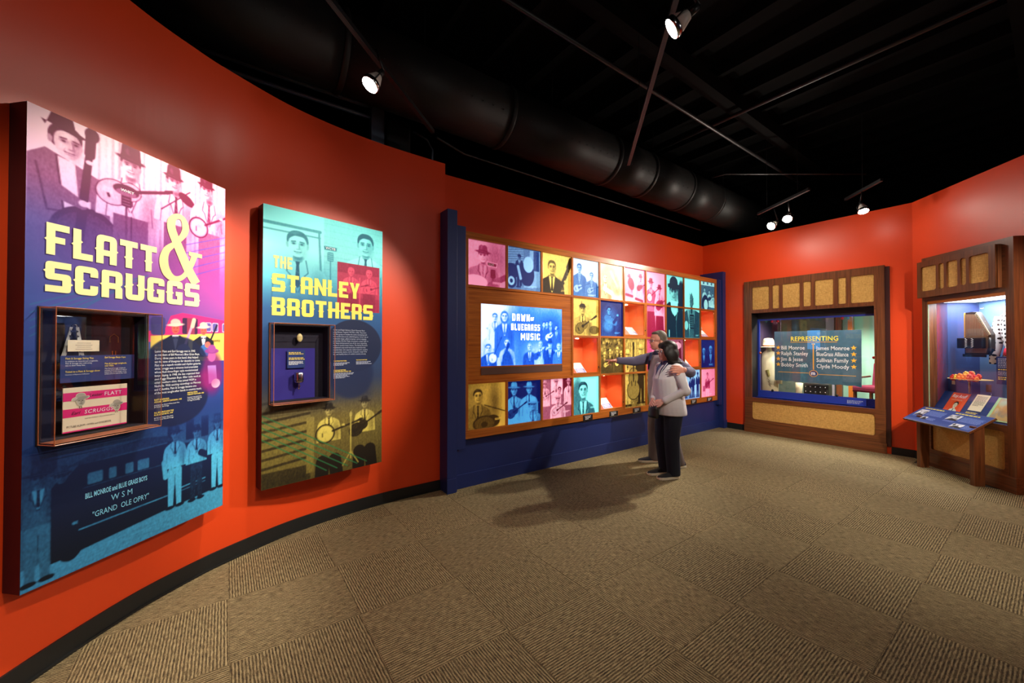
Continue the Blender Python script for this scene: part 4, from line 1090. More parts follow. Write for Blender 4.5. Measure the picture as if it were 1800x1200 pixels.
# ================================================================== PICTURE GRID WALL
YF = 3.80                                   # front plane of the cherry grid
GX, GZ, GP, GS = 2.162, 0.618, 0.5345, 0.506  # first cell corner, pitch, cell size
FX0, FX1, FZ0, FZ1 = 2.108, 7.53, 0.53, 2.803
NICHES = [(3, 2), (4, 3), (5, 1), (8, 2), (9, 1)]       # col,row from the top

dw = thing('display_wall', 'navy built-in with stepped pilasters carrying the cherry picture grid', 'cabinet', (0, 0, 0))
box('plinth_panel', M_BLUE, dw, 2.0, 7.62, 3.835, 3.86, 0, .53)
box('kickboard', M_BLUE, dw, 1.99, 7.62, 3.822, 3.835, 0, .150, bevel=.002)
# pilasters
def pil(x0, x1, y0, z0, z1): return box('pilaster', M_BLUE, dw, x0, x1, y0, Y_B, z0, z1, bevel=.003)
pil(1.888, 2.003, 3.760, .0, 2.99); pil(2.003, FX0, 3.762, .44, 2.835)
box('pilaster_foot', M_BLUE, dw, 1.882, 1.990, 3.748, 3.76, 0, .150, bevel=.002)
pil(7.625, 7.735, 3.735, .0, 2.955); pil(FX1, 7.625, 3.765, .44, 2.80)
box('pilaster_foot', M_BLUE, dw, 7.612, 7.735, 3.722, 3.735, 0, .150, bevel=.002)
box('pilaster_flute', M_BLUE, dw, 7.560, 7.600, 3.755, 3.765, .46, 2.78, bevel=.003)
# cherry grid: top, bottom, side rails then the dividers
rail = lambda n, x0, x1, z0, z1, y0=YF, m=None: box(n, m or M_HONEY, dw, x0, x1, y0, y0 + .34, z0, z1, bevel=.0015)
rail('top_rail', FX0, FX1, GZ + 3 * GP + GS, FZ1); rail('bottom_rail', FX0, FX1, FZ0, GZ)
rail('side_stile', FX0, GX, GZ, GZ + 3 * GP + GS, m=M_HONEYV); rail('side_stile', GX + 9 * GP + GS, FX1, GZ, GZ + 3 * GP + GS, m=M_HONEYV)
DV = GP - GS
for c_ in range(1, 10):
    x1 = GX + c_ * GP; x0 = x1 - DV
    spans = [(GZ, GZ + 3 * GP + GS)] if c_ >= 3 else [(GZ, GZ + GS), (GZ + 3 * GP, GZ + 3 * GP + GS)]
    for z0, z1 in spans: rail('divider', x0, x1, z0, z1, YF + .002, M_HONEYV)
for r_ in range(1, 4):
    z1 = GZ + r_ * GP; z0 = z1 - DV
    for c_ in range(10):
        if c_ < 3 and r_ == 2: continue
        x0 = GX + c_ * GP
        if c_ < 2 or (c_ == 2): rail('shelf_divider', x0, x0 + (GP - DV if c_ == 2 else GP) if False else x0 + GS, z0, z1, YF + .002)
        else: rail('shelf_divider', x0, x0 + GS, z0, z1, YF + .002)
# filler pieces where grid lines cross the wide screen board
for r_ in (1, 3):
    z1 = GZ + r_ * GP; z0 = z1 - DV
    for c_ in (1, 2):
        x1 = GX + c_ * GP
        rail('divider_joint', x1 - DV, x1, z0, z1, YF + .002)
SBX0, SBX1, SBZ0, SBZ1 = GX, GX + 2 * GP + GS, GZ + GP, GZ + 2 * GP + GS
SX0, SX1, SZ0, SZ1 = 2.330, 3.565, 1.315, 2.022
mb = MB()
mb.box(SBX0, SX0, YF + .012, YF + .03, SBZ0, SBZ1); mb.box(SX1, SBX1, YF + .012, YF + .03, SBZ0, SBZ1)
mb.box(SX0, SX1, YF + .012, YF + .03, SBZ0, SZ0); mb.box(SX0, SX1, YF + .012, YF + .03, SZ1, SBZ1)
mb.build('screen_board', M_HONEY, dw)
box('speaker_cloth', mat('brown_speaker_cloth', (96, 62, 50), rough=.9, bump=.3, bscale=900), dw, SX0, SX1, YF + .009, YF + .0125, 1.218, 1.300)
box('back_board', M_BLUE, dw, FX0, FX1, Y_B - .02, Y_B - .005, FZ0, FZ1)

# lit red niches (openings in the grid) with a hidden puck lamp in each top
M_PUCK = mat('niche_lamp', (255, 226, 180), emit=25)
for (c_, r_) in NICHES:
    x0 = GX + c_ * GP; z0 = GZ + (3 - r_) * GP; y0 = YF + .03; y1 = YF + .33
    n_ = MB(); th = .004
    n_.box(x0, x0 + GS, y1 - th, y1, z0, z0 + GS)
    n_.box(x0, x0 + th, y0, y1, z0, z0 + GS); n_.box(x0 + GS - th, x0 + GS, y0, y1, z0, z0 + GS)
    n_.box(x0 + th, x0 + GS - th, y0, y1, z0, z0 + th); n_.box(x0 + th, x0 + GS - th, y0, y1, z0 + GS - th, z0 + GS)
    n_.build('niche_lining', M_NICHE, dw)
    lp = box('niche_lip', M_HONEY, dw, x0, x0 + GS, YF + .006, YF + .03, z0, z0 + .03, bevel=.001)
    box('niche_stile', M_HONEYV, dw, x0 + GS - .03, x0 + GS, YF + .006, YF + .03, z0 + .03, z0 + GS, bevel=.001)
    box('niche_glass', M_GLASS, dw, x0 + .002, x0 + GS - .031, YF + .016, YF + .019, z0 + .03, z0 + GS - .002)
    MB().tube([(x0 + GS - .015, YF + .001, z0 + .10), (x0 + GS - .015, YF + .006, z0 + .10)], .009, 10).build('lock', M_STEEL, dw)
    MB().tube([(x0 + GS * .42, y0 + .12, z0 + GS - .016), (x0 + GS * .42, y0 + .12, z0 + GS - .006)], .022, 14).build('puck_lamp', M_PUCK, dw)
    ld = bpy.data.lights.new('niche_puck', 'SPOT'); ld.energy = 11; ld.color = (1.0, .80, .55); ld.spot_size = R(140); ld.spot_blend = .9; ld.shadow_soft_size = .02
    lo_ = bpy.data.objects.new('niche_puck', ld); COL.objects.link(lo_); lo_.location = (x0 + GS * .42, y0 + .12, z0 + GS - .02); lo_.parent = dw

# ---- the pictures
PINK = ((128, 4, 52), (255, 160, 196)); BLUE_ = ((8, 28, 100), (150, 205, 250)); GOLDT = ((40, 26, 4), (244, 212, 104)); LBLUE = ((20, 84, 164), (212, 236, 252))
CYAN = ((2, 40, 62), (140, 252, 248)); MAGE = ((92, 4, 34), (252, 184, 208)); ROYAL = ((4, 20, 96), (80, 176, 246)); GLARE_GOLD = ((120, 88, 30), (255, 246, 205)); TEAL = ((4, 40, 76), (170, 248, 250)); DKGOLD = ((52, 32, 6), (228, 180, 70))
U = GS
def base(bg): return Cv(U, U, .0062, bg)
def grad(c, x0, x1, lo, hi):
    t = np.clip((c.xs - x0) / (x1 - x0), 0, 1)[None, :, None]; c.T = lo * (1 - t) + hi * t + c.T * 0
def pic_radio_man():
    c = base(.82); c.ell(.37, .33, .12, .2, .45, a=.7, soft=.15)
    bust(c, .20, .345, .155, 'fedora', .38, .25, .95, .6, .75, .55, turn=-.4, w=1.25, down=3); c.ell(.10, .04, .16, .08, .9); c.ell(.10, .04, .13, .06, .97)
    mic(c, .335, .15, .16, .1); c.poly([(.255, .235), (.385, .225), (.395, .275), (.25, .285)], .95); c.poly([(.262, .243), (.378, .233), (.386, .268), (.26, .277)], .25)
    c.line([(.30, .02), (.50, .12)], .035, .45); caption(c, .33, .05, .12, 2, 1.0); return c
def pic_car():
    c = base(.55)
    for k in range(12): c.cap(0, .2 + k * .028, .24, .23 + k * .028, .004, .85, a=.8)
    c.rect(.34, .506, 0, .5, .75); c.rect(.40, .49, .25, .5, .35)
    c.ell(.06, .22, .12, .09, .12); c.ell(.06, .10, .075, .085, .08); c.ell(.06, .10, .05, .055, .9); c.ell(.06, .10, .022, .025, .2)
    c.ell(.30, .20, .11, .15, .12); c.ell(.32, .32, .08, .10, .88)
    stand(c, .18, .03, .40, .12, .1, 'cap', .05, .5); c.cap(.16, .28, .2, .14, .02, .8)
    c.rect(.2, .5, 0, .05, .6); caption(c, .25, .05, .2, 2); return c
def pic_banjo_man():
    c = base(.86); grad(c, 0, U, .9, .78)
    bust(c, .17, .335, .17, None, .1, .38, .82, .22, .96, .1, turn=.3, w=1.1, down=3)
    c.cap(.29, .02, .49, .40, .028, .14); c.cap(.46, .36, .505, .46, .036, .1)
    for k in range(8): c.cap(.32 + k * .02, .04 + k * .042, .345 + k * .02, .03 + k * .042, .003, .7)
    hand(c, .40, .17, .11, .8); caption(c, .33, .05, .1, 2); return c
def pic_two_boys(v=.9):
    c = base(v); bust(c, .13, .385, .115, None, .1, .2, .62, .32, .45, .5, w=1.1, down=4)
    bust(c, .37, .30, .095, None, .1, .3, .66, .35, .45, .5, w=1.2, down=4)
    guitar(c, .08, .10, .12, .35, .65); guitar(c, .33, .09, .10, .35, .6); caption(c, .30, .03, .15, 2); return c
def pic_pale_players():
    c = base(.88); c.ell(.2, .3, .2, .2, .66, soft=.1); bust(c, .12, .30, .12, None, .1, .6, .92, .62, .9, .7, down=3)
    c.cap(.10, .15, .44, .02, .035, .9); c.cap(.24, .40, .46, .08, .02, .95); c.ell(.36, .2, .1, .14, .5, a=.5, soft=.05); c.ell(.42, .12, .1, .06, .38, a=.5, soft=.05); return c
def pic_pink_band():
    c = base(.93)
    for x, y, s, h in ((.12, .36, .075, 'fedora'), (.40, .38, .085, 'fedora')):
        torso(c, x, y, s, .82, .95, .5, 1.1, 4); head(c, x, y, s, .8, .4, h, .42)
    c.ell(.17, .27, .07, .10, .3, rot=.4); guitar(c, .36, .22, .10, .4, .25, .12); c.cap(.05, .10, .2, .08, .02, .3); c.cap(.28, .05, .45, .02, .02, .25); return c
def pic_two_hats():
    c = Cv(U, 2 * U, .0062, .93); c.rect(0, U, 0, .6, .86)
    for x, y, s in ((.13, .82, .12), (.36, .74, .115)):
        c.cap(x - .04, y - .42, x - .05, -.02, .06, .2); c.cap(x + .05, y - .42, x + .07, -.02, .06, .25)
        torso(c, x, y, s, .55 if x < .2 else .86, .95, .1, 1.0, 3.4); head(c, x, y, s, .82, .2, 'fedora', .28)
    banjo(c, .10, .60, .15, .6); guitar(c, .34, .50, .14, .4, .3); c.rect(.38, .5, .02, .12, .1)
    caption(c, .40, .09, .09, 3, .9); return c
def pic_bowler():
    c = Cv(U, 2 * U, .0062, .80); c.ell(.46, .70, .10, .24, .1, a=.9, soft=.03)
    c.poly([(0, 0), (0, .50), (.10, .56), (.40, .56), (.506, .46), (.506, 0)], .08)
    c.cap(.24, .58, .24, .46, .075, .6); c.poly([(.13, .60), (.36, .58), (.36, .44), (.26, .36), (.16, .46)], .92); c.line([(.36, .56), (.30, .30)], .008, .6)
    head(c, .235, .74, .30, .74, .08, 'bowler', .05); c.ell(.235, .855, .17, .03, .03)
    c.line([(.34, .44), (.30, .2), (.32, 0)], .006, .5); c.cap(.10, .02, .10, .12, .012, .9); return c
def pic_big_mic():
    c = Cv(U, 2 * U, .0062, .95)
    c.poly([(0, 0), (0, .44), (.12, .50), (.16, .30), (.18, 0)], .35); c.poly([(.506, 0), (.506, .46), (.36, .50), (.32, .3), (.3, 0)], .3)
    c.poly([(.14, .50), (.36, .50), (.34, .25), (.16, .25)], .55); c.poly(rrect(.19, .33, .16, .42, .03), .12)
    for k in range(6): c.cap(.205, .20 + k * .035, .315, .20 + k * .035, .006, .6)
    c.poly([(.20, .70), (.25, .78), (.31, .68), (.32, .56), (.24, .52), (.19, .6)], .45); c.cap(.25, .52, .25, .46, .03, .3)
    for k in range(24): c.cap(RNG.uniform(.18, .34), RNG.uniform(.5, .76), RNG.uniform(.18, .34), RNG.uniform(.5, .76), .006, RNG.uniform(.2, .7), a=.6)
    c.rect(.18, .32, 0, .16, .4); c.ell(.08, .22, .06, .08, .8); caption(c, .38, .05, .1, 2); return c
def pic_stage_band():
    c = base(.4); c.rect(0, U, .44, .506, .8)
    for x in (.10, .24, .38): c.rect(x, x + .05, .46, .5, .4)
    for x, y, s in ((.16, .36, .07), (.33, .33, .07), (.45, .28, .06)):
        torso(c, x, y, s, .78, .95, .2, 1, 4); head(c, x, y, s, .8, .15, None)
    c.ell(.18, .10, .12, .16, .1); c.ell(.20, .08, .07, .10, .8); guitar(c, .32, .2, .08, .3, .3); caption(c, .34, .06, .1, 2); return c
def pic_cap_guitar():
    c = base(.84); c.blotch(0, U, 0, .4, 30, .05, .6, .9, .4)
    bust(c, .19, .365, .135, 'cap', .15, .12, .8, .72, .92, .12, turn=.2, w=1.25, down=4); guitar(c, .14, .10, .17, .5, .5); hand(c, .34, .20, .1); c.ell(.42, .08, .10, .06, .3, a=.7); return c
def pic_blue_man():
    c = base(.22); c.ell(.22, .2, .17, .22, .5, soft=.12); bust(c, .20, .37, .12, None, .1, .12, .8, .42, .9, .3, turn=.8, w=1.15, down=4)
    c.cap(.14, .26, .33, .20, .045, .62); c.cap(.30, .20, .40, .30, .025, .3); hand(c, .38, .31, .09, .85); c.ell(.18, .15, .10, .08, .85, a=.6, soft=.05); caption(c, .32, .05, .12, 2); return c
def pic_grass_band():
    c = base(.45); c.blotch(0, U, .25, U, 90, .022, .15, .85, .7)
    for x, y, s in ((.10, .26, .06), (.22, .30, .06), (.38, .33, .065), (.47, .28, .055)): torso(c, x, y, s, .35, .95, .2, 1, 5); head(c, x, y, s, .9, .1, 'west', .85)
    guitar(c, .12, .12, .08, .3, .8); banjo(c, .37, .14, .10, .4); return c
def pic_bass_pair():
    c = Cv(U, 2 * U, .0062, .62); c.blotch(0, U, .8, 1.01, 50, .025, .35, .85, .6)
    for k in range(10): c.cap(.02 + k * .05, .5, .02 + k * .05, .95, .008, .7 + .2 * (k % 2), a=.5)
    c.rect(0, U, 0, .1, .5); c.blotch(0, U, 0, .12, 40, .02, .3, .8, .6)
    stand(c, .08, .02, .80, .8, .75, 'west', .85); stand(c, .40, .04, .86, .12, .12, 'west', .75); bass(c, .22, .26, .34, .55); return c
def pic_pink_side():
    c = base(.5); bust(c, .20, .33, .14, 'fedora', .2, .1, .7, .25, .8, .1); c.cap(.40, .45, .44, 0, .03, .15); c.ell(.35, .4, .1, .06, .95, a=.8); return c
def pic_two_gents():
    c = base(.28)
    for x, y, s in ((.12, .30, .11), (.36, .33, .13)): bust(c, x, y, s, None, .1, .75, .68, .1, .85, .4, down=4)
    caption(c, .30, .06, .15, 3); return c
def pic_gold_singer():
    c = base(.7); grad(c, 0, U, .55, .92); c.ell(.36, .28, .07, .22, .35, a=.8, soft=.1); bust(c, .135, .365, .15, None, .1, .2, .74, .48, .55, .2, turn=.3, w=1.05, down=4)
    c.cap(.22, .26, .50, .17, .005, .2); c.ell(.22, .05, .15, .09, .2); c.ell(.33, .07, .10, .07, .22); c.ell(.22, .05, .13, .075, .34); c.ell(.22, .04, .04, .03, .1); caption(c, .36, .09, .09, 2); return c
def pic_three_hats():
    c = base(.22)
    for x, y, s, h in ((.10, .40, .12, 'west'), (.33, .40, .11, 'west')): bust(c, x, y, s, h, .8, .2, .85, .86, .95, .2, w=1.1, down=4)
    bust(c, .39, .20, .12, 'west', .9, .2, .8, .9, .95, .3, down=4); guitar(c, .06, .12, .12, .5, .35); caption(c, .34, .12, .14, 4, .5); return c
def pic_magenta_band():
    c = base(.5); c.rect(.15, .35, .3, U, .88); c.rect(.36, U, .2, U, .18)
    for x, y, s in ((.05, .44, .07), (.24, .46, .07), (.46, .45, .075)): torso(c, x, y, s, .85, .95, .2, 1, 4); head(c, x, y, s, .75, .15, 'fedora', .7)
    torso(c, .27, .24, .095, .9, .95, .15, 1.2, 4); head(c, .27, .24, .09, .8, .1, 'fedora', .75); head(c, .30, .36, .07, .75, .1)
    guitar(c, .22, .08, .11, .45, .85); guitar(c, .04, .28, .08, .4, .8); caption(c, .36, .07, .12, 2); return c
def pic_young_man():
    c = base(.92); c.ell(.09, .26, .11, .22, .35, a=.8, soft=.06); bust(c, .20, .325, .22, None, .1, .28, .85, .5, .85, .35, w=.95, down=3); caption(c, .34, .08, .10, 2); return c
def pic_outdoor_group():
    c = base(.92); c.rect(0, U, 0, .07, .7)
    for x, h_, v in ((.06, .34, .2), (.20, .36, .25), (.29, .42, .2), (.44, .44, .12)): stand(c, x, .02, h_, v, v, 'cap', .1, .5)
    return c
def pic_pink_singer():
    c = base(.82); grad(c, 0, U, .86, .7); stand(c, .24, -.16, .60, .55, .9, None, .2, .75); guitar(c, .22, .22, .12, .4, .35); c.rect(.08, .16, .1, .2, .5); caption(c, .3, .04, .1, 2); return c
PICS = {
 (0, 0): (pic_radio_man, PINK, 'pink photograph of a hatted man at a radio microphone'),
 (1, 0): (pic_car, BLUE_, 'blue photograph of a figure standing beside an old car'),
 (2, 0): (pic_banjo_man, GOLDT, 'golden photograph of a smiling man holding a banjo neck upright'),
 (3, 0): (pic_two_boys, LBLUE, 'pale blue photograph of two young men in dark shirts with guitars'),
 (4, 0): (pic_pale_players, GLARE_GOLD, 'gold photograph with the spot glare put into its cream tones'),  # pale palette has the spot's wash-out put into the print colours
 (5, 0): (pic_pink_band, PINK, 'pale pink photograph of two hatted players against a white ground'),
 (6, 0): (pic_two_hats, PINK, 'pink photograph of two hatted musicians, upper half of a tall picture'),
 (7, 0): (pic_bowler, CYAN, 'cyan close-up of a man in a bowler hat, upper half of a tall picture'),
 (8, 0): (pic_big_mic, CYAN, 'mostly blank pale cyan photograph with a small tuft, upper half of a tall picture'),
 (9, 0): (pic_stage_band, TEAL, 'dark teal photograph of a band on a stage beside the navy pilaster'),
 (3, 1): (pic_cap_guitar, GOLDT, 'golden photograph of a capped man with guitar beside the video screen'),
 (4, 1): (pic_blue_man, ROYAL, 'deep blue photograph of a man gesturing with one raised hand'),
 (6, 1): (None, PINK, 'pink photograph of trouser legs, lower half of a tall picture'),
 (7, 1): (None, CYAN, 'dark teal photograph of a man\'s jacket, lower half of a tall picture'),
 (8, 1): (None, CYAN, 'cyan photograph of a large microphone body, lower half of a tall picture'),
 (4, 2): (pic_grass_band, GOLDT, 'golden photograph of a hatted band sitting before foliage'),
 (5, 2): (pic_bass_pair, GOLDT, 'golden photograph of hatted men with a double bass neck, upper half of a tall picture'),
 (6, 2): (pic_pink_side, PINK, 'pink photograph half hidden behind the pointing visitor'),
 (7, 2): (pic_pink_side, MAGE, 'pink photograph with a dark slender figure next to the lit niche'),
 (9, 2): (pic_two_gents, ROYAL, 'deep blue photograph of two elderly gentlemen in suits'),
 (0, 3): (pic_gold_singer, DKGOLD, 'brown-gold photograph of a man singing with a guitar'),
 (1, 3): (pic_three_hats, ROYAL, 'bright blue photograph of three men in pale western hats'),
 (2, 3): (pic_magenta_band, MAGE, 'magenta photograph of a crowded band in white shirts'),
 (3, 3): (pic_young_man, CYAN, 'cyan portrait of a young man in a suit and tie'),
 (5, 3): (None, GOLDT, 'golden photograph of a double bass body, lower half of a tall picture'),
 (6, 3): (pic_grass_band, GOLDT, 'golden photograph hidden behind the two visitors at knee rail height'),
 (7, 3): (pic_cap_guitar, GOLDT, 'golden photograph peeking out beside the grey jacket sleeve'),
 (8, 3): (pic_outdoor_group, BLUE_, 'pale blue photograph of dark silhouetted people outdoors'),
 (9, 3): (pic_pink_singer, PINK, 'pink photograph of a standing singer with guitar beside the navy pilaster'),
}
tall = {}
for (c_, r_), (fn, pal, lab) in PICS.items():
    if fn in (pic_two_hats, pic_bowler, pic_big_mic, pic_bass_pair):
        full = fn(); full.grain(.03); tall[(c_, r_ + 1)] = full
        cv = Cv(U, U, .0062, .5); cv.T = full.T[-cv.ny:].copy()
    elif fn is None:
        full = tall[(c_, r_)]; cv = Cv(U, U, .0062, .5); cv.T = full.T[:cv.ny].copy()
    else:
        cv = fn(); cv.grain(.03)
    x0 = GX + c_ * GP; z0 = GZ + (3 - r_) * GP
    p = thing('photograph', lab, 'picture', (x0, YF + .022, z0), group='photographs in the cherry grid')
    box('light_box', M_WHITE, p, .0015, GS - .0015, .002, .03, .0015, GS - .0015)
    cv.xs = np.linspace(.001, GS - .001, cv.nx); cv.ys = np.linspace(.001, GS - .001, cv.ny)
    sheet('photo_film', cv, duo(cv, *pal), M_BACKLIT, p, 0, 0, 0)
    if (c_, r_) == (0, 0):
        text_mesh('mic_sign_text', 'WSM', .036, M_WHITEINK, p, (.272, -.001, .243), xscale=.9)
# ---- video screen
def paint_screen():
    w_, h_ = SX1 - SX0, SZ1 - SZ0
    c = Cv(w_, h_, .0075, .62)
    c.ell(.15, .5, .3, .4, .95, soft=.25); c.ell(1.05, .15, .3, .2, .75, soft=.2); c.rect(.48, .62, 0, .35, .35, soft=.15, a=.7); c.ell(1.05, .45, .22, .18, .3, soft=.15)
    c.ell(.64, .46, .30, .19, .34, soft=.2)
    for x, y, s, cv_, hat in ((.13, .40, .10, .85, 'cap'), (.19, .56, .09, .9, None), (.325, .575, .12, .38, None), (.10, .20, .10, .22, None), (.36, .27, .10, .8, None)):
        torso(c, x, y, s, cv_, .95, .4, 1, 4); head(c, x, y, s, .95, .4, hat, .35, long=(x > .3 and y > .5))
    banjo(c, .16, .09, .13, 1.1); c.cap(.30, .02, .38, .25, .02, .1); c.poly([(.28, 0), (.30, .12), (.36, .2), (.42, .12), (.46, 0)], .2)
    for x, y, s, v in ((.93, .50, .07, .25), (.98, .51, .06, .3), (1.04, .52, .07, .25), (1.14, .46, .07, .3)): torso(c, x, y, s, v, .8, .3, 1, 4); head(c, x, y, s, .9, .15)
    guitar(c, 1.0, .34, .10, .6, .95)
    for x, y, s, v, h2 in ((.70, .22, .09, .2, None), (.87, .25, .085, .75, None), (1.03, .25, .085, .12, 'top'), (1.18, .22, .09, .4, None)): torso(c, x, y, s, v, .9, .3, 1, 4); head(c, x, y, s, .85, .6, h2, .1)
    guitar(c, .80, .10, .09, .6, .2); c.ell(.94, .12, .03, .07, .15); c.grain(.03)
    return c
scr = thing('video_screen', 'glowing blue video screen with white title lettering set in a cherry board', 'screen', (SX0, YF + .016, SZ0))
box('screen_housing', M_STEEL, scr, .0, SX1 - SX0, .004, .06, 0, SZ1 - SZ0)
cs = paint_screen()
T_ = np.clip(cs.T, 0, 1)
rgb = np.where(T_ < .5, np.array((0, 40, 150)) * (1 - 2 * T_) + np.array((60, 130, 250)) * 2 * T_, np.array((60, 130, 250)) * (2 - 2 * T_) + np.array((236, 246, 255)) * (2 * T_ - 1)) / 255.0
sheet('screen_picture', cs, lin(rgb), M_SCREEN, scr, 0, 0, 0)
M_SCRTXT = mat('screen_title_glow', (255, 252, 214), emit=1.6, rough=.4)
block_title('screen_title', 'DAWN', .435, .700, .530, .085, M_SCRTXT, scr, y=-.001, gap=1.5, points=False)
block_title('screen_title', 'OF', .715, .768, .538, .045, M_SCRTXT, scr, y=-.001, gap=1.5, points=False)
block_title('screen_title', 'BLUEGRASS', .420, .862, .418, .078, M_SCRTXT, scr, y=-.001, gap=1.5, points=False)
block_title('screen_title', 'MUSIC', .565, .862, .302, .082, M_SCRTXT, scr, y=-.001, gap=1.5, points=False)

# ---- caption wedges and small things in the niches
M_LBLWHITE = mat('white_caption_card', (222, 226, 240), rough=.5)
for (c_, r_), lab, spot in zip(NICHES, ('sloped white caption stand in the niche the visitor points at', 'sloped blue caption stand in the lowest lit niche', 'tilted pale caption card in the niche under the pale pink photograph',
                                         'bright sloped caption stand in the niche beside the bobbed head', 'pale caption card in the niche under the teal stage photograph'), (.13, .14, .22, .13, .20)):
    x0 = GX + c_ * GP; z0 = GZ + (3 - r_) * GP
    s_ = thing('caption_stand', lab, 'label stand', (x0 + spot, YF + .07, z0 + .0045), group='caption stands in the red niches')
    MB().prism_x([(0, 0), (.13, 0), (.13, .15), (.12, .15), (0, .02)], 0, .19).build('wedge', M_LBLWHITE, s_)
    mb = MB(); n_ = Vector((0, -.735, .678))
    def pt(u_, v_, o_=.001): return (u_, .0 + .12 * v_ - .735 * o_, .02 + .13 * v_ + .678 * o_)
    mb.add([pt(.012, .02), (pt(.178, .02)), pt(.178, .42), pt(.012, .42)], [(0, 1, 2, 3)])
    mb.build('blue_caption', mat('periwinkle_card', (92, 112, 196), rough=.5), s_)
    mb = MB()
    for k in range(5): mb.add([pt(.025, .07 + k * .065, .002), pt(.165 - .02 * (k % 2), .07 + k * .065, .002), pt(.165 - .02 * (k % 2), .095 + k * .065, .002), pt(.025, .095 + k * .065, .002)], [(0, 1, 2, 3)])
    mb.build('caption_text', M_WHITEINK, s_)
def niche_at(c_, r_): return GX + c_ * GP, YF + .03, GZ + (3 - r_) * GP + .0045
x0, y0, z0 = niche_at(3, 2)
t = thing('hanging_strap', 'black and white checked strap hanging at the top of the pointed-at niche', 'strap', (x0 + .055, y0 + .22, z0 + .36))
box('strap_cloth', M_WHITE, t, 0, .075, 0, .006, 0, .13)
mb = MB()
for i in range(4):
    for j in range(7):
        if (i + j) % 2: mb.box(.004 + i * .017, .020 + i * .017, -.001, 0, .004 + j * .018, .021 + j * .018)
mb.build('strap_checks', M_BLACKINK, t)
x0, y0, z0 = niche_at(4, 3)
t = thing('small_record', 'small cream dish-shaped object behind the lowest niche caption', 'dish', (x0 + .10, y0 + .24, z0 + .165))
MB().tube([(0, 0, 0), (0, 0, .012), (0, 0, .03), (0, 0, .04)], [.03, .05, .085, .09], 18).build('dish_body', M_CREAM, t, True)
MB().tube([(0, 0, -.165), (0, 0, 0)], .012, 8).build('dish_post', M_NICHE, t)
x0, y0, z0 = niche_at(9, 1)
t = thing('round_ornament', 'small white ball on a slim post in the niche by the pilaster', 'ornament', (x0 + .10, y0 + .06, z0))
MB().ball((0, 0, .17), (.055, .04, .045)).build('ball', M_WHITE, t, True); MB().tube([(0, 0, 0), (0, 0, .14)], [.02, .012], 10).build('post', M_LBLWHITE, t)
x0, y0, z0 = niche_at(5, 1)
t = thing('green_poster', 'small green and white picture on the side wall of a niche', 'picture', (x0 + .012, y0 + .06, z0 + .02))
box('poster_board', mat('sage_green_card', (120, 170, 130), rough=.6), t, 0, .006, 0, .20, 0, .38)
MB().ball((.012, .10, .14), (.010, .05, .10)).build('poster_figure', M_WHITE, t, True)

# ---- little black plaques on the bottom rail
for k, (c_, two) in enumerate(((3, 'beneath the cyan portrait'), (4, 'beneath the lowest lit niche'), (5, 'beneath the double bass picture'), (8, 'beneath the pale blue outdoor picture'), (9, 'beneath the pink singer picture'))):
    x0 = GX + c_ * GP + .17
    pq = thing('plaque', 'small black donor plaque with silver rim ' + two, 'plaque', (x0, YF - .006, .527), group='plaques on the bottom rail')
    box('plaque_rim', M_CHROME, pq, 0, .188, .002, .006, 0, .080)
    box('plaque_face', M_BLACKINK, pq, .005, .183, 0, .002, .005, .075)
    bars('plaque_text', pq, .03, .058, [.12], .007, M_WHITEINK, y=-.0012); bars('plaque_text', pq, .04, .038, [.10, .06], .010, M_WHITEINK, y=-.0012)
# ================================================================== WIDE WINDOW CASE
WO = (X_R, 3.385, 0); WRZ = R(-90)
ws = thing('window_surround', 'wide dark walnut surround with seven burlap panels above and one long panel below the glass', 'display case', WO, WRZ)
FRONT = -.05
def rounded_hole_board(name, parent, x0, x1, z0, z1, holes, y0, y1, r, material, seg=5):
    """board with rounded rectangular openings: a flat curve with holes, given thickness"""
    cu = bpy.data.curves.new(name, 'CURVE'); cu.dimensions = '2D'; cu.fill_mode = 'BOTH'; cu.extrude = (y1 - y0) / 2
    for pts in [[(x0, z0), (x1, z0), (x1, z1), (x0, z1)]] + [rrect(*h, r, seg) for h in holes]:
        sp = cu.splines.new('POLY'); sp.points.add(len(pts) - 1); sp.use_cyclic_u = True
        for p, q in zip(sp.points, pts): p.co = (q[0], q[1], 0, 1)
    tmp = bpy.data.objects.new('tmp', cu); COL.objects.link(tmp)
    me = bpy.data.meshes.new_from_object(tmp); bpy.data.objects.remove(tmp); bpy.data.curves.remove(cu)
    n = len(me.vertices); co = np.empty(n * 3); me.vertices.foreach_get('co', co); co = co.reshape(-1, 3)
    me.vertices.foreach_set('co', np.c_[co[:, 0], (y0 + y1) / 2 - co[:, 2], co[:, 1]].ravel()); me.update(); me.name = name; me.materials.clear()
    return link(name, me, material, parent)
HOLES7 = [(.137, .410, 2.195, 2.600), (.463, .563, 2.195, 2.600), (.615, .867, 2.195, 2.600), (.915, 1.020, 2.195, 2.600), (1.074, 1.314, 2.195, 2.600), (1.374, 1.471, 2.195, 2.600), (1.526, 1.792, 2.195, 2.600)]
rounded_hole_board('header_board', ws, 0, 1.905, 2.135, 2.712, HOLES7, FRONT, FRONT + .018, .022, M_WALNUT)
for h in HOLES7: box('burlap_panel', M_BURLAP, ws, h[0] - .01, h[1] + .01, FRONT + .0185, FRONT + .024, h[2] - .01, h[3] + .01)
rounded_hole_board('apron_board', ws, 0, 1.905, .150, .628, [(.122, 1.790, .240, .552)], FRONT, FRONT + .018, .045, M_WALNUTX)
box('burlap_panel', M_BURLAP, ws, .112, 1.800, FRONT + .0185, FRONT + .024, .230, .562)
box('stile', M_WALNUT, ws, 0, .120, FRONT, FRONT + .018, .628, 2.135); box('stile', M_WALNUT, ws, 1.790, 1.905, FRONT, FRONT + .018, .628, 2.135)
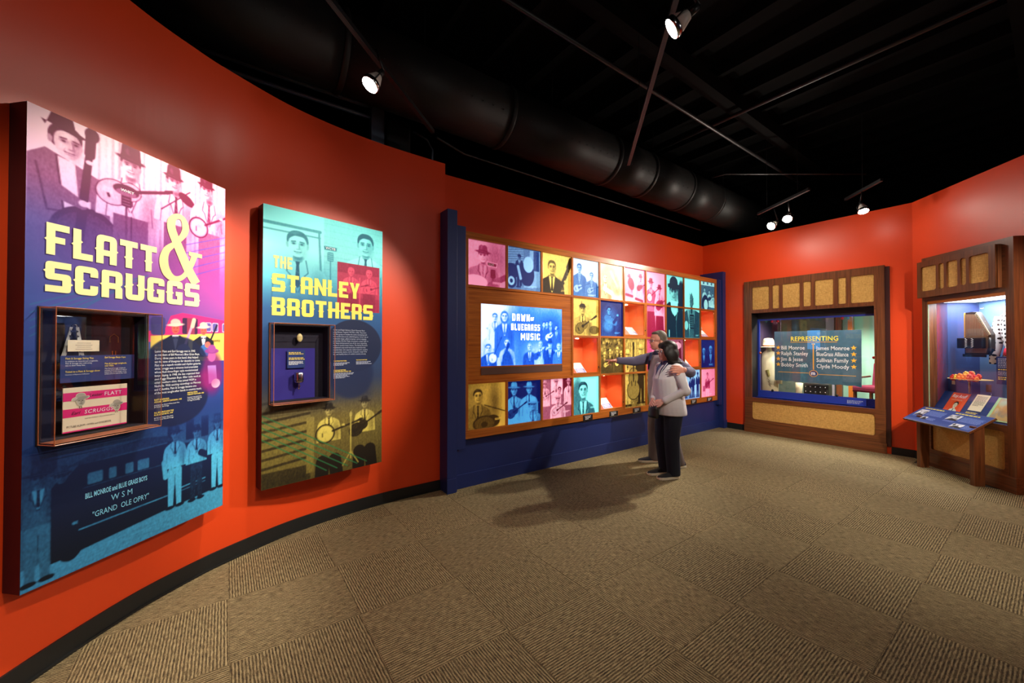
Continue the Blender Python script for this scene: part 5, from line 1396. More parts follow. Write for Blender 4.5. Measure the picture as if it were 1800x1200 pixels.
box('base_moulding', M_WALNUTX, ws, -.008, 1.915, FRONT - .014, FRONT, 0, .150, bevel=.004); box('base_core', M_WALNUTX, ws, 0, 1.905, FRONT, 0, 0, .150)
mb = MB(); mb.box(0, .1, FRONT + .024, -.001, .15, 2.712).box(1.80, 1.905, FRONT + .024, -.001, .15, 2.712).box(.1, 1.80, FRONT + .024, -.001, 2.135, 2.712).box(.1, 1.80, FRONT + .024, -.001, .15, .628)
mb.build('backing_frame', M_WALNUT, ws)
box('side_return', mat('shade_toned_walnut', (52, 16, 12), rough=.4), ws, 1.906, 1.955, FRONT + .022, -.001, .105, 2.690)  # darker walnut with the side's shade put into its colour
for zz in (2.17, 2.16, 2.155, .70, 1.2, 1.75):
    pass
for (xx, zz) in ((.115, 2.05), (.115, 1.45), (.115, .85), (1.80, 2.09), (1.80, 1.42), (1.80, .80), (.5, 2.155), (.95, 2.155), (1.35, 2.155), (1.7, 2.155)):
    MB().tube([(xx, FRONT - .001, zz), (xx, FRONT, zz)], .006, 8).build('screw', M_BLACKINK, ws)
# reveal box (black), blue inner frame 0.2 m back, glass
RV = .20
mb = MB(); mb.box(.114, .120, -.03, RV, .63, 2.13).box(1.790, 1.796, -.03, RV, .63, 2.13).box(.12, 1.79, -.03, RV, 2.13, 2.136).build('reveal', M_BLACKINK, ws)
box('valance', M_BLACKINK, ws, .120, 1.790, RV - .008, RV, 2.035, 2.13)
box('sill_board', M_BLUETRIM, ws, .120, 1.790, -.03, RV, .610, .630)
mb = MB(); mb.box(.120, .152, RV, RV + .02, .60, 2.035).box(1.745, 1.790, RV, RV + .02, .60, 2.035).box(.152, 1.745, RV, RV + .02, 2.005, 2.035).box(.152, 1.745, RV, RV + .02, .60, .742)
mb.build('blue_inner_frame', M_BLUETRIM, ws)
gl = box('glass_pane', M_GLASS, ws, .152, 1.745, RV + .004, RV + .010, .742, 2.005)
for xx, zz, m_ in ((.36, .752, M_BLACKINK), (1.28, .755, M_BLACKINK), (.36, 1.985, M_HOTK := mat('red_clip', (170, 30, 50), rough=.3)), (.45, 1.985, M_HOTK), (1.36, 1.985, M_HOTK), (1.43, 1.982, mat('teal_clip', (60, 120, 150), rough=.3)), (.165, 1.42, mat('orange_clip', (200, 90, 40), rough=.3)), (1.730, 1.37, M_HOTK)):
    MB().ball((xx, RV - .004, zz), (.020, .016, .022), 12, 8).build('glass_clip', m_, ws, True)
lb = thing('label_card', 'small blue caption card fixed to the blue sill of the wide window', 'label', (X_R + RV - .004, 3.385 - 1.395, .625), WRZ)
box('card', M_BLUETRIM, lb, 0, .245, 0, .003, 0, .085); box('card_shadow_edge', M_BLACKINK, lb, .245, .252, 0, .003, 0, .085); bars('label_text', lb, .012, .062, [.20, .17, .15], .010, M_GREYINK, y=-.0015)  # black strip stands for the shadow beside the card

# the lit chamber behind the glass
M_MINT = mat('mint_green_wall', (150, 196, 170), rough=.7, noise=.06, nscale=4); M_MURAL = mat('dim_mural_wall', (84, 96, 84), rough=.8, noise=.55, nscale=9)
dx = lambda y: 3.385 - y
ch = thing('case_chamber', 'mint and grey backed chamber behind the wide window', 'display case', WO, WRZ)
D0, D1 = RV + .022, 1.25
box('chamber_floor', mat('brown_boards', (84, 60, 36), rough=.6), ch, .04, 1.86, D0, D1, .585, .60)
box('chamber_ceiling', M_BLACKINK, ch, .04, 1.86, D0, D1, 2.25, 2.265)
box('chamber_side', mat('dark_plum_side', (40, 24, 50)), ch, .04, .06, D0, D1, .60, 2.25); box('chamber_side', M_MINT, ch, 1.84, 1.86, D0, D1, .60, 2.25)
box('mural_wall', M_MURAL, ch, .06, 1.02, D1 - .02, D1, .60, 2.25); box('mint_wall', M_MINT, ch, 1.02, 1.84, D1 - .02, D1, .60, 2.25)
box('grey_door', mat('grey_door_paint', (140, 134, 140), rough=.6), ch, .86, .98, D1 - .05, D1 - .025, .60, 2.2)
box('wood_post', M_WALNUT, ch, 1.02, 1.10, D1 - .10, D1 - .025, .60, 2.25); box('wood_post', M_HONEYV, ch, 1.20, 1.27, D1 - .14, D1 - .06, .60, 2.25)
for xx in (.5, 1.35):
    ld = bpy.data.lights.new('chamber_lamp', 'SPOT'); ld.energy = 150 if xx > 1 else 95; ld.color = (1, .96, .88); ld.spot_size = R(140); ld.spot_blend = .8; ld.shadow_soft_size = .05
    o = bpy.data.objects.new('chamber_lamp', ld); COL.objects.link(o); o.parent = ch; o.location = (xx, D0 + .22, 2.20)
    MB().tube([(xx, D0 + .22, 2.215), (xx, D0 + .22, 2.25)], .04, 14).build('chamber_downlight', M_PUCK, ch)
for xx in (.35, .95, 1.55):      # slim lamps added to brighten the sign, hidden by the black valance
    ld = bpy.data.lights.new('added_sign_lamp', 'SPOT'); ld.energy = 9; ld.color = (1, .97, .9); ld.spot_size = R(150); ld.spot_blend = .6; ld.shadow_soft_size = .02
    o = bpy.data.objects.new('added_sign_lamp', ld); COL.objects.link(o); o.parent = ch; o.location = (xx, D0 + .008, 2.10)
    MB().tube([(xx - .05, D0 + .008, 2.115), (xx + .05, D0 + .008, 2.115)], .006, 8).build('added_strip_lamp', M_PUCK, ch)
# painted sign board
sg = thing('painted_sign', 'weathered teal sign board with yellow heading, white names and gold stars', 'sign', (X_R + RV + .105, 3.030, .932), WRZ)
SW, SH = 1.205, .868
pts = [(0, 0)] + [(SW * k / 14, (.006 if k % 2 else -.004) - .02 * k / 14) for k in range(1, 14)] + [(SW, -.035), (SW + .004, SH), (0, SH + .004)]
M_SIGN = mat('weathered_teal_paint', (60, 98, 118), rough=.6, noise=.22, nscale=14)
MB().prism_y(pts, 0, .012).build('sign_board', M_SIGN, sg)
box('blue_cloth_strip', mat('sky_blue_cloth', (70, 140, 200), rough=.7, noise=.1), sg, .50, .68, -.0012, -.0002, .56, SH + .008)
M_YELLOWS = mat('lemon_sign_paint', (250, 226, 60), rough=.6); M_STAR = mat('sign_gold_paint', (250, 186, 50), rough=.6)
def st(name, body, size, x, z, m, **k): return text_mesh(name, body, size, m, sg, (x, -.003, z), **k)
# heading in slab letters: sans text with added serifs bars
st('sign_heading', 'REPRESENTING', .108, .252, .702, M_YELLOWS, spacing=1.02, xscale=.90, bold=.0015)
box('heading_rule', M_GOLD, sg, .25, .91, -.0026, -.0014, .676, .684)
box('centre_rule', M_GOLD, sg, .576, .592, -.0026, -.0014, .215, .650); box('rule_cap', M_CREAM, sg, .560, .608, -.0026, -.0014, .640, .656)
for k, (a_, b2) in enumerate((('Bill Monroe', 'James Monroe'), ('Ralph Stanley', 'BlueGrass Alliance'), ('Jim & Jesse', 'Sullivan Family'), ('Bobby Smith', 'Clyde Moody'))):
    z = .565 - k * .100
    st('sign_name', a_, .094, .105, z - .012, M_WHITEINK, xscale=(.80, .80, .80, .84)[k], bold=.0008)
    st('sign_name', b2, .094, .625, z - .018, M_WHITEINK, xscale=(.80, .60, .78, .84)[k], bold=.0008)
    for xx, zz in ((.060, z + .022), (1.115, z + .018)):
        m5 = MB(); P5 = [(xx + (.042 if q % 2 == 0 else .017) * math.sin(q * math.pi / 5), -.0026, zz + (.042 if q % 2 == 0 else .017) * math.cos(q * math.pi / 5)) for q in range(10)]
        m5.add(P5 + [(xx, -.0034, zz)], [(q, (q + 1) % 10, 10) for q in range(10)]); m5.build('gold_star', M_STAR, sg)
cx, cz = .584, .150
ring = MB(); N = 32
vs = [(cx + r_ * math.cos(2 * math.pi * q / N) * 1.12, -.0028, cz + r_ * math.sin(2 * math.pi * q / N)) for r_ in (.056, .047) for q in range(N)]
ring.add(vs, [(q, (q + 1) % N, N + (q + 1) % N, N + q) for q in range(N)]); ring.build('emblem_ring', M_GOLD, sg)
disc = MB(); disc.add([(cx + .047 * math.cos(2 * math.pi * q / N) * 1.12, -.0024, cz + .047 * math.sin(2 * math.pi * q / N)) for q in range(N)], [tuple(range(N))]); disc.build('emblem_disc', M_NAVYCARD, sg)
st('emblem_letter', 'm', .085, cx - .036, cz - .022, M_WHITEINK, bold=.003, xscale=.95)
box('lower_rule', M_GOLD, sg, .06, .515, -.0026, -.0014, .150, .158); box('lower_rule', M_GOLD, sg, .652, 1.14, -.0026, -.0014, .136, .144)
for xx in (.10, 1.10): MB().tube([(xx, .006, SH), (xx, .006, 2.25 - .932)], .0025, 6).build('hanging_wire', M_CHROME, sg)
# white suit on a stand with a cream hat
M_SUIT = mat('cream_suit_cloth', (222, 208, 170), rough=.85, noise=.08)
su = thing('stage_suit', 'cream western suit on a stand with guitar embroidery beside the sign', 'suit', (X_R + .62, 3.245, .60), WRZ)
def ovaltube(sections, seg=24):
    """stacked ellipses: (z, rx, ry, cx, cy)"""
    m_ = MB(); vs, fs = [], []
    for (z, rx, ry, cx_, cy_) in sections:
        vs += [(cx_ + rx * math.cos(2 * math.pi * k / seg), cy_ + ry * math.sin(2 * math.pi * k / seg), z) for k in range(seg)]
    for i in range(len(sections) - 1):
        fs += [(i * seg + k, i * seg + (k + 1) % seg, (i + 1) * seg + (k + 1) % seg, (i + 1) * seg + k) for k in range(seg)]
    fs += [tuple(range(seg))[::-1], tuple(range((len(sections) - 1) * seg, len(sections) * seg))]
    return m_.add(vs, fs)
ovaltube([(.0, .15, .11, 0, 0), (.35, .16, .11, 0, 0), (.62, .17, .12, 0, 0), (.80, .15, .10, 0, 0), (.86, .05, .05, 0, 0), (.92, .045, .045, 0, 0)]).build('jacket', M_SUIT, su, True)
for s_ in (-1, 1): MB().tube([(s_ * .15, 0, .78), (s_ * .19, -.02, .5), (s_ * .19, -.05, .25)], [.06, .052, .045], 12).build('sleeve', M_SUIT, su, True)
MB().tube([(.02, -.125, .5), (.05, -.125, .38)], [.03, .02], 8).build('embroidered_guitar', mat('olive_thread', (110, 100, 50), rough=.8), su)
mb = MB()
for q in range(9): mb.ball((.02 + .012 * (q % 3) + .004 * q, -.122, .34 - .018 * q), .006, 6, 4)
mb.build('embroidery_dots', M_BLACKINK, su)
MB().tube([(0, 0, -.0), (0, 0, .05)], .10, 20).build('stand_base', M_STEEL, su)
ht = thing('western_hat', 'cream western hat resting above the cream suit', 'hat', (X_R + .60, 3.245, 1.520), WRZ)
ovaltube([(0, .19, .14, 0, 0), (.012, .19, .14, 0, 0), (.016, .10, .085, 0, 0), (.12, .095, .08, 0, 0), (.17, .07, .06, 0, 0), (.175, .02, .02, 0, 0)]).build('hat_body', M_SUIT, ht, True)
ovaltube([(.018, .102, .087, 0, 0), (.045, .101, .086, 0, 0)]).build('hat_band', mat('rust_band', (150, 76, 36), rough=.7), ht, True)
# studded black case, pale boot and red chair on the chamber floor
sd = thing('studded_trunk', 'black trunk with rows of silver studs under the sign', 'trunk', (X_R + .50, 2.66, .60), WRZ)
MB().box(0, .36, 0, .22, 0, .30).build('trunk_body', mat('black_leather', (26, 24, 20), rough=.45), sd, bevel=.03)
for i in range(5):
    for j in range(3): MB().ball((.04 + i * .07, -.004, .07 + j * .085), .011, 8, 5).build('stud', M_CHROME, sd, True)
bo = thing('pale_boot', 'pale scuffed boot lying beside the studded trunk', 'boot', (X_R + .42, 2.83, .60), WRZ)
MB().tube([(-.02, 0, .05), (.03, 0, .055), (.09, 0, .06), (.13, 0, .09), (.135, 0, .20), (.14, 0, .30)], [.025, .04, .045, .05, .05, .055], 14).build('boot_upper', M_SUIT, bo, True)
box('boot_sole', mat('tan_sole', (150, 120, 70)), bo, -.045, .17, -.035, .035, 0, .014, bevel=.004)
ca = thing('armchair', 'maroon upholstered armchair with wooden arms beyond the sign', 'chair', (X_R + .62, 2.02, .60), WRZ - .35)
M_MAR = mat('maroon_velvet', (120, 20, 52), rough=.85, noise=.1)
MB().box(0, .46, 0, .44, .20, .30).build('seat', M_MAR, ca, bevel=.03); b3 = MB().box(.02, .44, .38, .46, .28, .72).build('backrest', M_MAR, ca, bevel=.03); b3.rotation_euler = (-.12, 0, 0)
for xx in (0.0, .43):
    MB().tube([(xx + .015, .40, .44), (xx + .015, .05, .42), (xx + .015, .02, .20)], .016, 8).build('armrest', M_WALNUTX, ca, True)
    for yy in (.03, .40): box('leg', M_WALNUT, ca, xx, xx + .035, yy, yy + .035, 0, .20)
# ================================================================== TALL CORNER CASE AND READING RAIL
tc_ = thing('corner_case', 'tall walnut corner case with burlap header and bright interior', 'display case', ANG_O, ANG_RZ)
CF = -.107
box('stile', M_WALNUT, tc_, .285, S0, CF, -.001, .17, 2.695); box('stile', M_WALNUT, tc_, S1, 1.400, CF, -.001, .17, 2.695)
box('head_rail', M_WALNUTX, tc_, S0, S1, CF, -.001, 2.125, 2.695)
rounded_hole_board('apron_board', tc_, S0, S1, .17, .695, [(.395, 1.285, .215, .625)], CF, CF + .02, .035, M_WALNUTX)
box('burlap_panel', M_BURLAP, tc_, S0, S1, CF + .021, CF + .03, .18, .66); box('apron_back', M_WALNUTX, tc_, S0, S1, CF + .031, -.001, .17, .695)
mbv = MB(); mbv.box(.275, 1.410, CF - .014, -.001, 0, .170).build('base_moulding', M_WALNUTX, tc_, bevel=.004)
HB = CF - .062
HOLES5 = [(.352, .572, 2.255, 2.570), (.606, .680, 2.255, 2.570), (.715, .856, 2.255, 2.570), (.890, .960, 2.255, 2.570), (.996, 1.215, 2.255, 2.570)]
rounded_hole_board('header_board', tc_, .296, 1.285, 2.172, 2.640, HOLES5, HB, HB + .016, .03, M_WALNUT)
for h in HOLES5: box('burlap_panel', M_BURLAP, tc_, h[0] - .008, h[1] + .008, HB + .0165, HB + .022, h[2] - .008, h[3] + .008)
box('header_core', M_WALNUT, tc_, .296, 1.285, HB + .0225, CF - .001, 2.172, 2.640)
box('lit_valance', M_HONEY, tc_, S0, S1, CF + .004, CF + .02, 2.085, 2.125)  # honey wood puts the orange light on the valance into its colour
box('glass_pane', M_GLASS, tc_, S0 + .001, S1 - .001, CF + .010, CF + .016, .697, 2.085)
box('glass_edge', mat('green_glass_edge', (170, 210, 170), rough=.2), tc_, S0 + .001, S0 + .010, CF + .006, CF + .0095, .70, 2.085)
M_CASEB = mat('cobalt_case_lining', (56, 72, 122), rough=.6)
mb = MB(); mb.box(S0 - .012, S0, 0.0, .48, .70, 2.11).build('case_side', M_CASEB, tc_)
MB().box(S1, S1 + .012, 0, .48, .70, 2.11).build('case_side', M_CASEB, tc_)
MB().box(S0 - .012, S1 + .012, .47, .485, .69, 2.12).build('case_back', mat('pale_blue_case_back', (96, 128, 170), rough=.6), tc_)
MB().box(S0 - .012, S1 + .012, 0, .48, 2.11, 2.122).build('case_top', M_WHITE, tc_); MB().box(S0 - .012, S1 + .012, -.09, .48, .688, .70).build('case_floor', M_CASEB, tc_)
box('light_diffuser', mat('case_light_diffuser', (240, 246, 255), emit=3.0), tc_, S0 + .04, S1 - .04, .05, .40, 2.100, 2.1085)
ld = bpy.data.lights.new('case_light', 'AREA'); ld.energy = 17; ld.color = (.92, .96, 1.0); ld.shape = 'RECTANGLE'; ld.size = .85; ld.size_y = .34
o = bpy.data.objects.new('case_light', ld); COL.objects.link(o); o.parent = tc_; o.location = (.84, .22, 2.096)
MB().box(.66, .70, .462, .469, 1.50, 2.02).box(.70, .80, .462, .469, 1.98, 1.985).box(.80, .805, .462, .469, 1.75, 1.98).build('back_panel_trim', mat('pale_trim', (120, 160, 200)), tc_)
def ct(name, label, cat, s, y, z, rz=0.0, rx=0.0):
    c_, s_ = math.cos(ANG_RZ), math.sin(ANG_RZ)
    return thing(name, label, cat, (ANG_O[0] + s * c_ - y * s_, ANG_O[1] + s * s_ + y * c_, z), ANG_RZ + rz, None, rx)
# autoharp
ah = ct('autoharp', 'black and blond autoharp with two rows of pale buttons', 'instrument', .60, .195, 1.41)
out = [(-.105, .03), (.165, .03), (.215, .10), (.215, .27), (.06, .545), (-.005, .555), (-.10, .55), (-.105, .25)]
MB().prism_y(out, .0, .045).build('body', mat('dark_harp_side', (34, 30, 26), rough=.35), ah)
inn = [(-.09, .05), (.16, .05), (.185, .12), (.185, .255), (.035, .52), (-.09, .53)]
MB().prism_y(inn, -.004, .0).build('soundboard', mat('aged_soundboard', (120, 92, 66), rough=.4, noise=.15), ah)
MB().prism_y([(-.105, .24), (-.09, .24), (-.09, .55), (-.105, .55)], -.006, 0).build('blond_edge', mat('blond_wood', (214, 166, 84), rough=.4), ah)
MB().prism_y([(.035, .52), (.185, .255), (.215, .27), (.06, .545)], -.007, -.001).build('pin_strip', mat('cream_pin_strip', (150, 140, 112), rough=.5), ah)
for k in range(15):
    t_ = k / 14; x = .056 + t_ * .135; z = .515 - t_ * .24
    MB().tube([(x, -.016, z), (x, -.006, z)], .0045, 6).build('tuning_pin', M_STEEL, ah)
mb = MB()
for k in range(14): mb.tube([(-.085 + k * .018, -.010, .07), (-.085 + k * .018, -.010, .53 - max(0, (k - 6)) * .035)], .0008, 4)
mb.build('strings', M_CHROME, ah)
MB().box(-.150, .165, -.05, -.006, .105, .235).build('chord_bar_box', mat('black_lacquer', (22, 26, 30), rough=.3), ah, bevel=.008)
mb = MB()
for cx_ in (-.040, .040):
    for k in range(9): mb.box(cx_ + (.012 if k % 2 else 0), cx_ + .014 + (.012 if k % 2 else 0), -.056, -.05, .118 + k * .0125, .1255 + k * .0125)
mb.build('chord_buttons', M_WHITEINK, ah)
box('tail_block', mat('black_lacquer', (22, 26, 30)), ah, -.110, .165, -.02, 0, .0, .035, bevel=.004)
MB().tube([(.19, .02, .25), (.225, -.02, .20), (.225, -.02, .08), (.19, .02, .03)], .012, 8).build('strap', mat('black_leather', (26, 24, 20)), ah, True)
for s_ in (-.06, .12): MB().tube([(s_, .045, .3), (s_, .273, .3)], .005, 6).build('mount_pin', M_CHROME, ah)
# polka dot dress
def dots_mat():
    m = bpy.data.materials.new('polka_dot_cloth'); nd, lk = nodes_of(m); b = nd['Principled BSDF']
    tcx = nd.new('ShaderNodeTexCoord'); sx = nd.new('ShaderNodeSeparateXYZ'); cx3 = nd.new('ShaderNodeCombineXYZ')
    lk.new(tcx.outputs['Object'], sx.inputs[0]); lk.new(sx.outputs[0], cx3.inputs[0]); lk.new(sx.outputs[2], cx3.inputs[1])
    vo = nd.new('ShaderNodeTexVoronoi'); vo.voronoi_dimensions = '2D'; vo.inputs['Scale'].default_value = 20.0; vo.inputs['Randomness'].default_value = .35
    lk.new(cx3.outputs[0], vo.inputs['Vector'])
    lt = nd.new('ShaderNodeMath'); lt.operation = 'LESS_THAN'; lt.inputs[1].default_value = .27
    lk.new(vo.outputs['Distance'], lt.inputs[0])
    mx = nd.new('ShaderNodeMix'); mx.data_type = 'RGBA'; mx.inputs[6].default_value = (.85, .85, .83, 1); mx.inputs[7].default_value = (.01, .01, .012, 1)
    lk.new(lt.outputs[0], mx.inputs[0]); lk.new(mx.outputs[2], b.inputs['Base Color']); b.inputs['Roughness'].default_value = .8
    return m
M_DOT = dots_mat()
dr = ct('polka_dot_dress', 'white dress with black polka dots and a red sash', 'dress', .985, .355, 1.28)
ovaltube([(.14, .20, .10, .0, 0), (.23, .165, .085, 0, 0), (.34, .20, .10, 0, 0), (.52, .235, .105, 0, 0), (.62, .22, .09, 0, 0), (.70, .12, .06, 0, 0), (.73, .06, .05, 0, 0)], 28).build('bodice', M_DOT, dr, True)
MB().tube([(-.20, 0, .60), (-.245, -.02, .42), (-.27, -.03, .22), (-.29, -.035, .05)], [.075, .062, .05, .035], 14).build('sleeve', M_DOT, dr, True)
MB().tube([(.18, 0, .60), (.20, -.02, .42), (.19, -.03, .22)], [.075, .062, .05], 14).build('sleeve', M_DOT, dr, True)
ovaltube([(.15, .180, .098, 0, 0), (.16, .188, .106, 0, 0), (.235, .172, .100, 0, 0), (.24, .165, .09, 0, 0)], 28).build('red_sash', mat('red_sash', (210, 24, 56), rough=.7), dr, True)
ovaltube([(-.05, .16, .09, 0, 0), (.14, .17, .09, 0, 0)], 24).build('dress_form', M_CASEB, dr, True)
MB().tube([(0, 0, -.57), (0, 0, .0)], .02, 10).build('form_pole', M_STEEL, dr)
# text panel and caption strips behind
tp = ct('text_panel', 'blue text panel with yellow heads standing below the polka dot dress', 'panel', .815, .245, 1.10)
box('panel_board', M_NAVYCARD, tp, 0, .30, 0, .006, 0, .32); bars('panel_text', tp, .02, .29, [.25] * 6, .010, M_GREYINK, y=-.0015); bars('panel_heading', tp, .02, .165, [.20], .012, M_YELLOW2, y=-.0015); bars('panel_text', tp, .02, .14, [.25, .22, .24], .009, M_GREYINK, y=-.0015); bars('panel_heading', tp, .02, .075, [.22, .16], .011, M_YELLOW2, y=-.0015)
MB().tube([(.15, .003, -.40), (.15, .003, .0)], .006, 8).build('panel_post', M_CHROME, tp)
tp = ct('text_panel', 'narrow blue text panel fixed to the back of the corner case', 'panel', .66, .455, 1.10)
box('panel_board', M_NAVYCARD, tp, 0, .15, 0, .006, 0, .36); bars('panel_text', tp, .015, .33, [.11] * 7, .010, M_GREYINK, y=-.0015); bars('panel_heading', tp, .015, .13, [.11, .09], .011, M_YELLOW2, y=-.0015)
# flowered straw hat
fh = ct('flowered_hat', 'flat straw hat heaped with red, orange and yellow flowers', 'hat', .605, .15, 1.130)
bm_ = MB(); seg = 40
prof = [(.02, .040), (.09, .040), (.105, .012), (.12, .006), (.20, .004), (.235, .010), (.236, .004), (.12, -.002), (.02, -.002)]
vs = []; fs = []
for (r_, z) in prof: vs += [(r_ * math.cos(2 * math.pi * k / seg), .62 * r_ * math.sin(2 * math.pi * k / seg), z) for k in range(seg)]
for i in range(len(prof)):
    j = (i + 1) % len(prof)
    fs += [(i * seg + k, i * seg + (k + 1) % seg, j * seg + (k + 1) % seg, j * seg + k) for k in range(seg)]
bm_.add(vs, fs); bm_.build('straw_brim', mat('straw_weave', (214, 180, 110), rough=.8, noise=.12, nscale=60), fh, True)
FC = [((206, 44, 36), 'red'), ((240, 130, 40), 'orange'), ((238, 196, 80), 'yellow'), ((222, 84, 60), 'coral')]
FLOW = []
for k, (x, y, z, r_, ci) in enumerate([(-.10, -.09, .020, .040, 0), (-.05, -.10, .030, .034, 2), (0, -.10, .034, .045, 1), (.05, -.095, .03, .038, 1), (.10, -.085, .03, .046, 3), (.13, -.06, .025, .042, 0), (.03, -.06, .065, .040, 2), (.08, -.05, .066, .044, 3), (.15, -.03, .045, .036, 3), (-.14, -.075, .012, .030, 0), (.17, -.07, .016, .030, 1), (.06, -.02, .075, .034, 2)]):
    cm = mat('petal_' + FC[ci][1], FC[ci][0], rough=.7)
    m_ = MB()
    for q in range(7):
        a_ = 2 * math.pi * q / 7
        m_.ball((x + .55 * r_ * math.cos(a_), y, z + .55 * r_ * math.sin(a_)), (r_ * .5, r_ * .28, r_ * .5), 8, 5)
    m_.ball((x, y - .25 * r_, z), r_ * .35, 8, 5)
    m_.build('flower', cm, fh, True)
MB().tube([(0, 0, -.43), (0, 0, -.003)], .012, 10).build('hat_post', M_CHROME, fh)
tg = ct('price_tag', 'small cream paper tag hanging from the straw hat brim', 'tag', .405, .14, 1.055)
MB().prism_y([(-.022, 0), (.022, 0), (.022, .040), (.008, .055), (-.008, .055), (-.022, .040)], 0, .002).build('tag_paper', M_CREAM, tg); MB().tube([(0, .001, .050), (.004, .001, .085)], .001, 4).build('tag_string', M_CREAM, tg)
# sloped reading deck inside the case: 60 degrees
dk = ct('sloped_deck', 'sloped cobalt deck inside the corner case holding papers', 'stand', S0 + .004, -.072, .7015)
DA = R(60)
wd_ = S1 - S0 - .008
MB().prism_x([(.0, 0), (.175, 0), (.175, .255), (.155, .268), (0, .0)], 0, wd_).build('deck_wedge', M_NAVYCARD, dk)
def on_deck(name, label, cat, s, t_):
    # frame lying on the deck: x along, z up the slope
    y = -.072 + t_ * math.cos(DA) - .004 * math.sin(DA); z = .7015 + t_ * math.sin(DA) + .004 * math.cos(DA)
    c_, s_ = math.cos(ANG_RZ), math.sin(ANG_RZ)
    r0 = empty(name, (ANG_O[0] + s * c_ - y * s_, ANG_O[1] + s * s_ + y * c_, z), ANG_RZ)
    r0.rotation_euler = (Matrix.Rotation(ANG_RZ, 3, 'Z') @ Matrix.Rotation(-(math.pi / 2 - DA), 3, 'X')).to_euler()
    return tag(r0, label, cat)
bk = on_deck('magazine', 'orange music magazine with white script title and a man on the cover', 'magazine', .492, .030)
box('cover', mat('orange_cover', (232, 84, 34), rough=.5), bk, 0, .222, 0, .004, 0, .270)
text_mesh('cover_title', 'Roy Acuff', .060, M_WHITEINK, bk, (.014, -.001, .205), xscale=.74, shear=.25, bold=.001)
text_mesh('cover_subtitle', 'and his Smoky Mountain Boys', .022, M_CREAM, bk, (.03, -.001, .165), xscale=.52, shear=.2)
cc = Cv(.12, .15, .003, (.91, .33, .13), 3)
cc.poly([(.01, 0), (.02, .035), (.05, .05), (.08, .05), (.11, .03), (.115, 0)], (.85, .9, .85)); cc.cap(.062, .05, .062, .075, .014, (.86, .84, .70)); cc.ell(.062, .115, .030, .034, (.13, .10, .10)); cc.ell(.060, .095, .025, .034, (.86, .86, .74)); cc.ell(.052, .10, .004, .003, (.1, .1, .1)); cc.ell(.07, .10, .004, .003, (.1, .1, .1)); cc.cap(.055, .078, .067, .078, .002, (.6, .2, .2)); cc.poly([(.058, .05), (.066, .05), (.068, .01), (.056, .01)], (.2, .3, .3))
sheet('cover_portrait', cc, lin(cc.T), M_PRINT, bk, .06, -.001, .004)
pp = on_deck('typed_sheet', 'cream typed letter laid on the sloped deck', 'paper', .785, .095)
box('page', M_CREAM, pp, 0, .158, 0, .002, 0, .215); bars('page_text', pp, .02, .185, [.12] * 9 + [.07], .007, mat('typed_ink', (150, 140, 120)), y=-.001)
lb2 = on_deck('label_card', 'small navy caption strip under the typed letter', 'label', .775, .035)
box('card', M_NAVYCARD, lb2, 0, .165, 0, .002, 0, .045); bars('label_text', lb2, .012, .030, [.14, .12], .007, M_YELLOW2, y=-.001)
mp_ = on_deck('painted_map', 'green and ochre printed map sheet at the end of the sloped deck', 'print', 1.035, .015)
cc = Cv(.262, .285, .005, (.80, .66, .40), 3); cc.rect(0, .03, 0, .285, (.66, .84, .62)); cc.rect(0, .262, 0, .012, (.66, .84, .62)); cc.rect(0, .262, .272, .285, (.66, .84, .62))
cc.blotch(.05, .25, .03, .26, 24, .035, .5, .85, .35); cc.ell(.15, .16, .06, .07, (.82, .56, .30), a=.6, soft=.04); cc.ell(.08, .22, .04, .03, (.7, .8, .7), a=.7, soft=.03)
sheet('map_print', cc, lin(cc.T), M_PRINT, mp_, 0, -.003, 0); box('map_board', M_CREAM, mp_, 0, .262, -.0025, 0, 0, .285)
cd = ct('photo_card', 'small sepia photograph in a clear easel behind the typed letter', 'card', .80, .145, .990)
ovaltube([(-.28, .03, .02, .04, .02), (-.001, .012, .012, .04, .02)], 10).build('easel_post', M_ACRYL, cd, True)
box('easel', M_ACRYL, cd, 0, .08, 0, .004, 0, .115); box('photograph', mat('sepia_photo', (120, 96, 70), rough=.4, noise=.3, nscale=60), cd, .01, .07, -.002, 0, .015, .10)

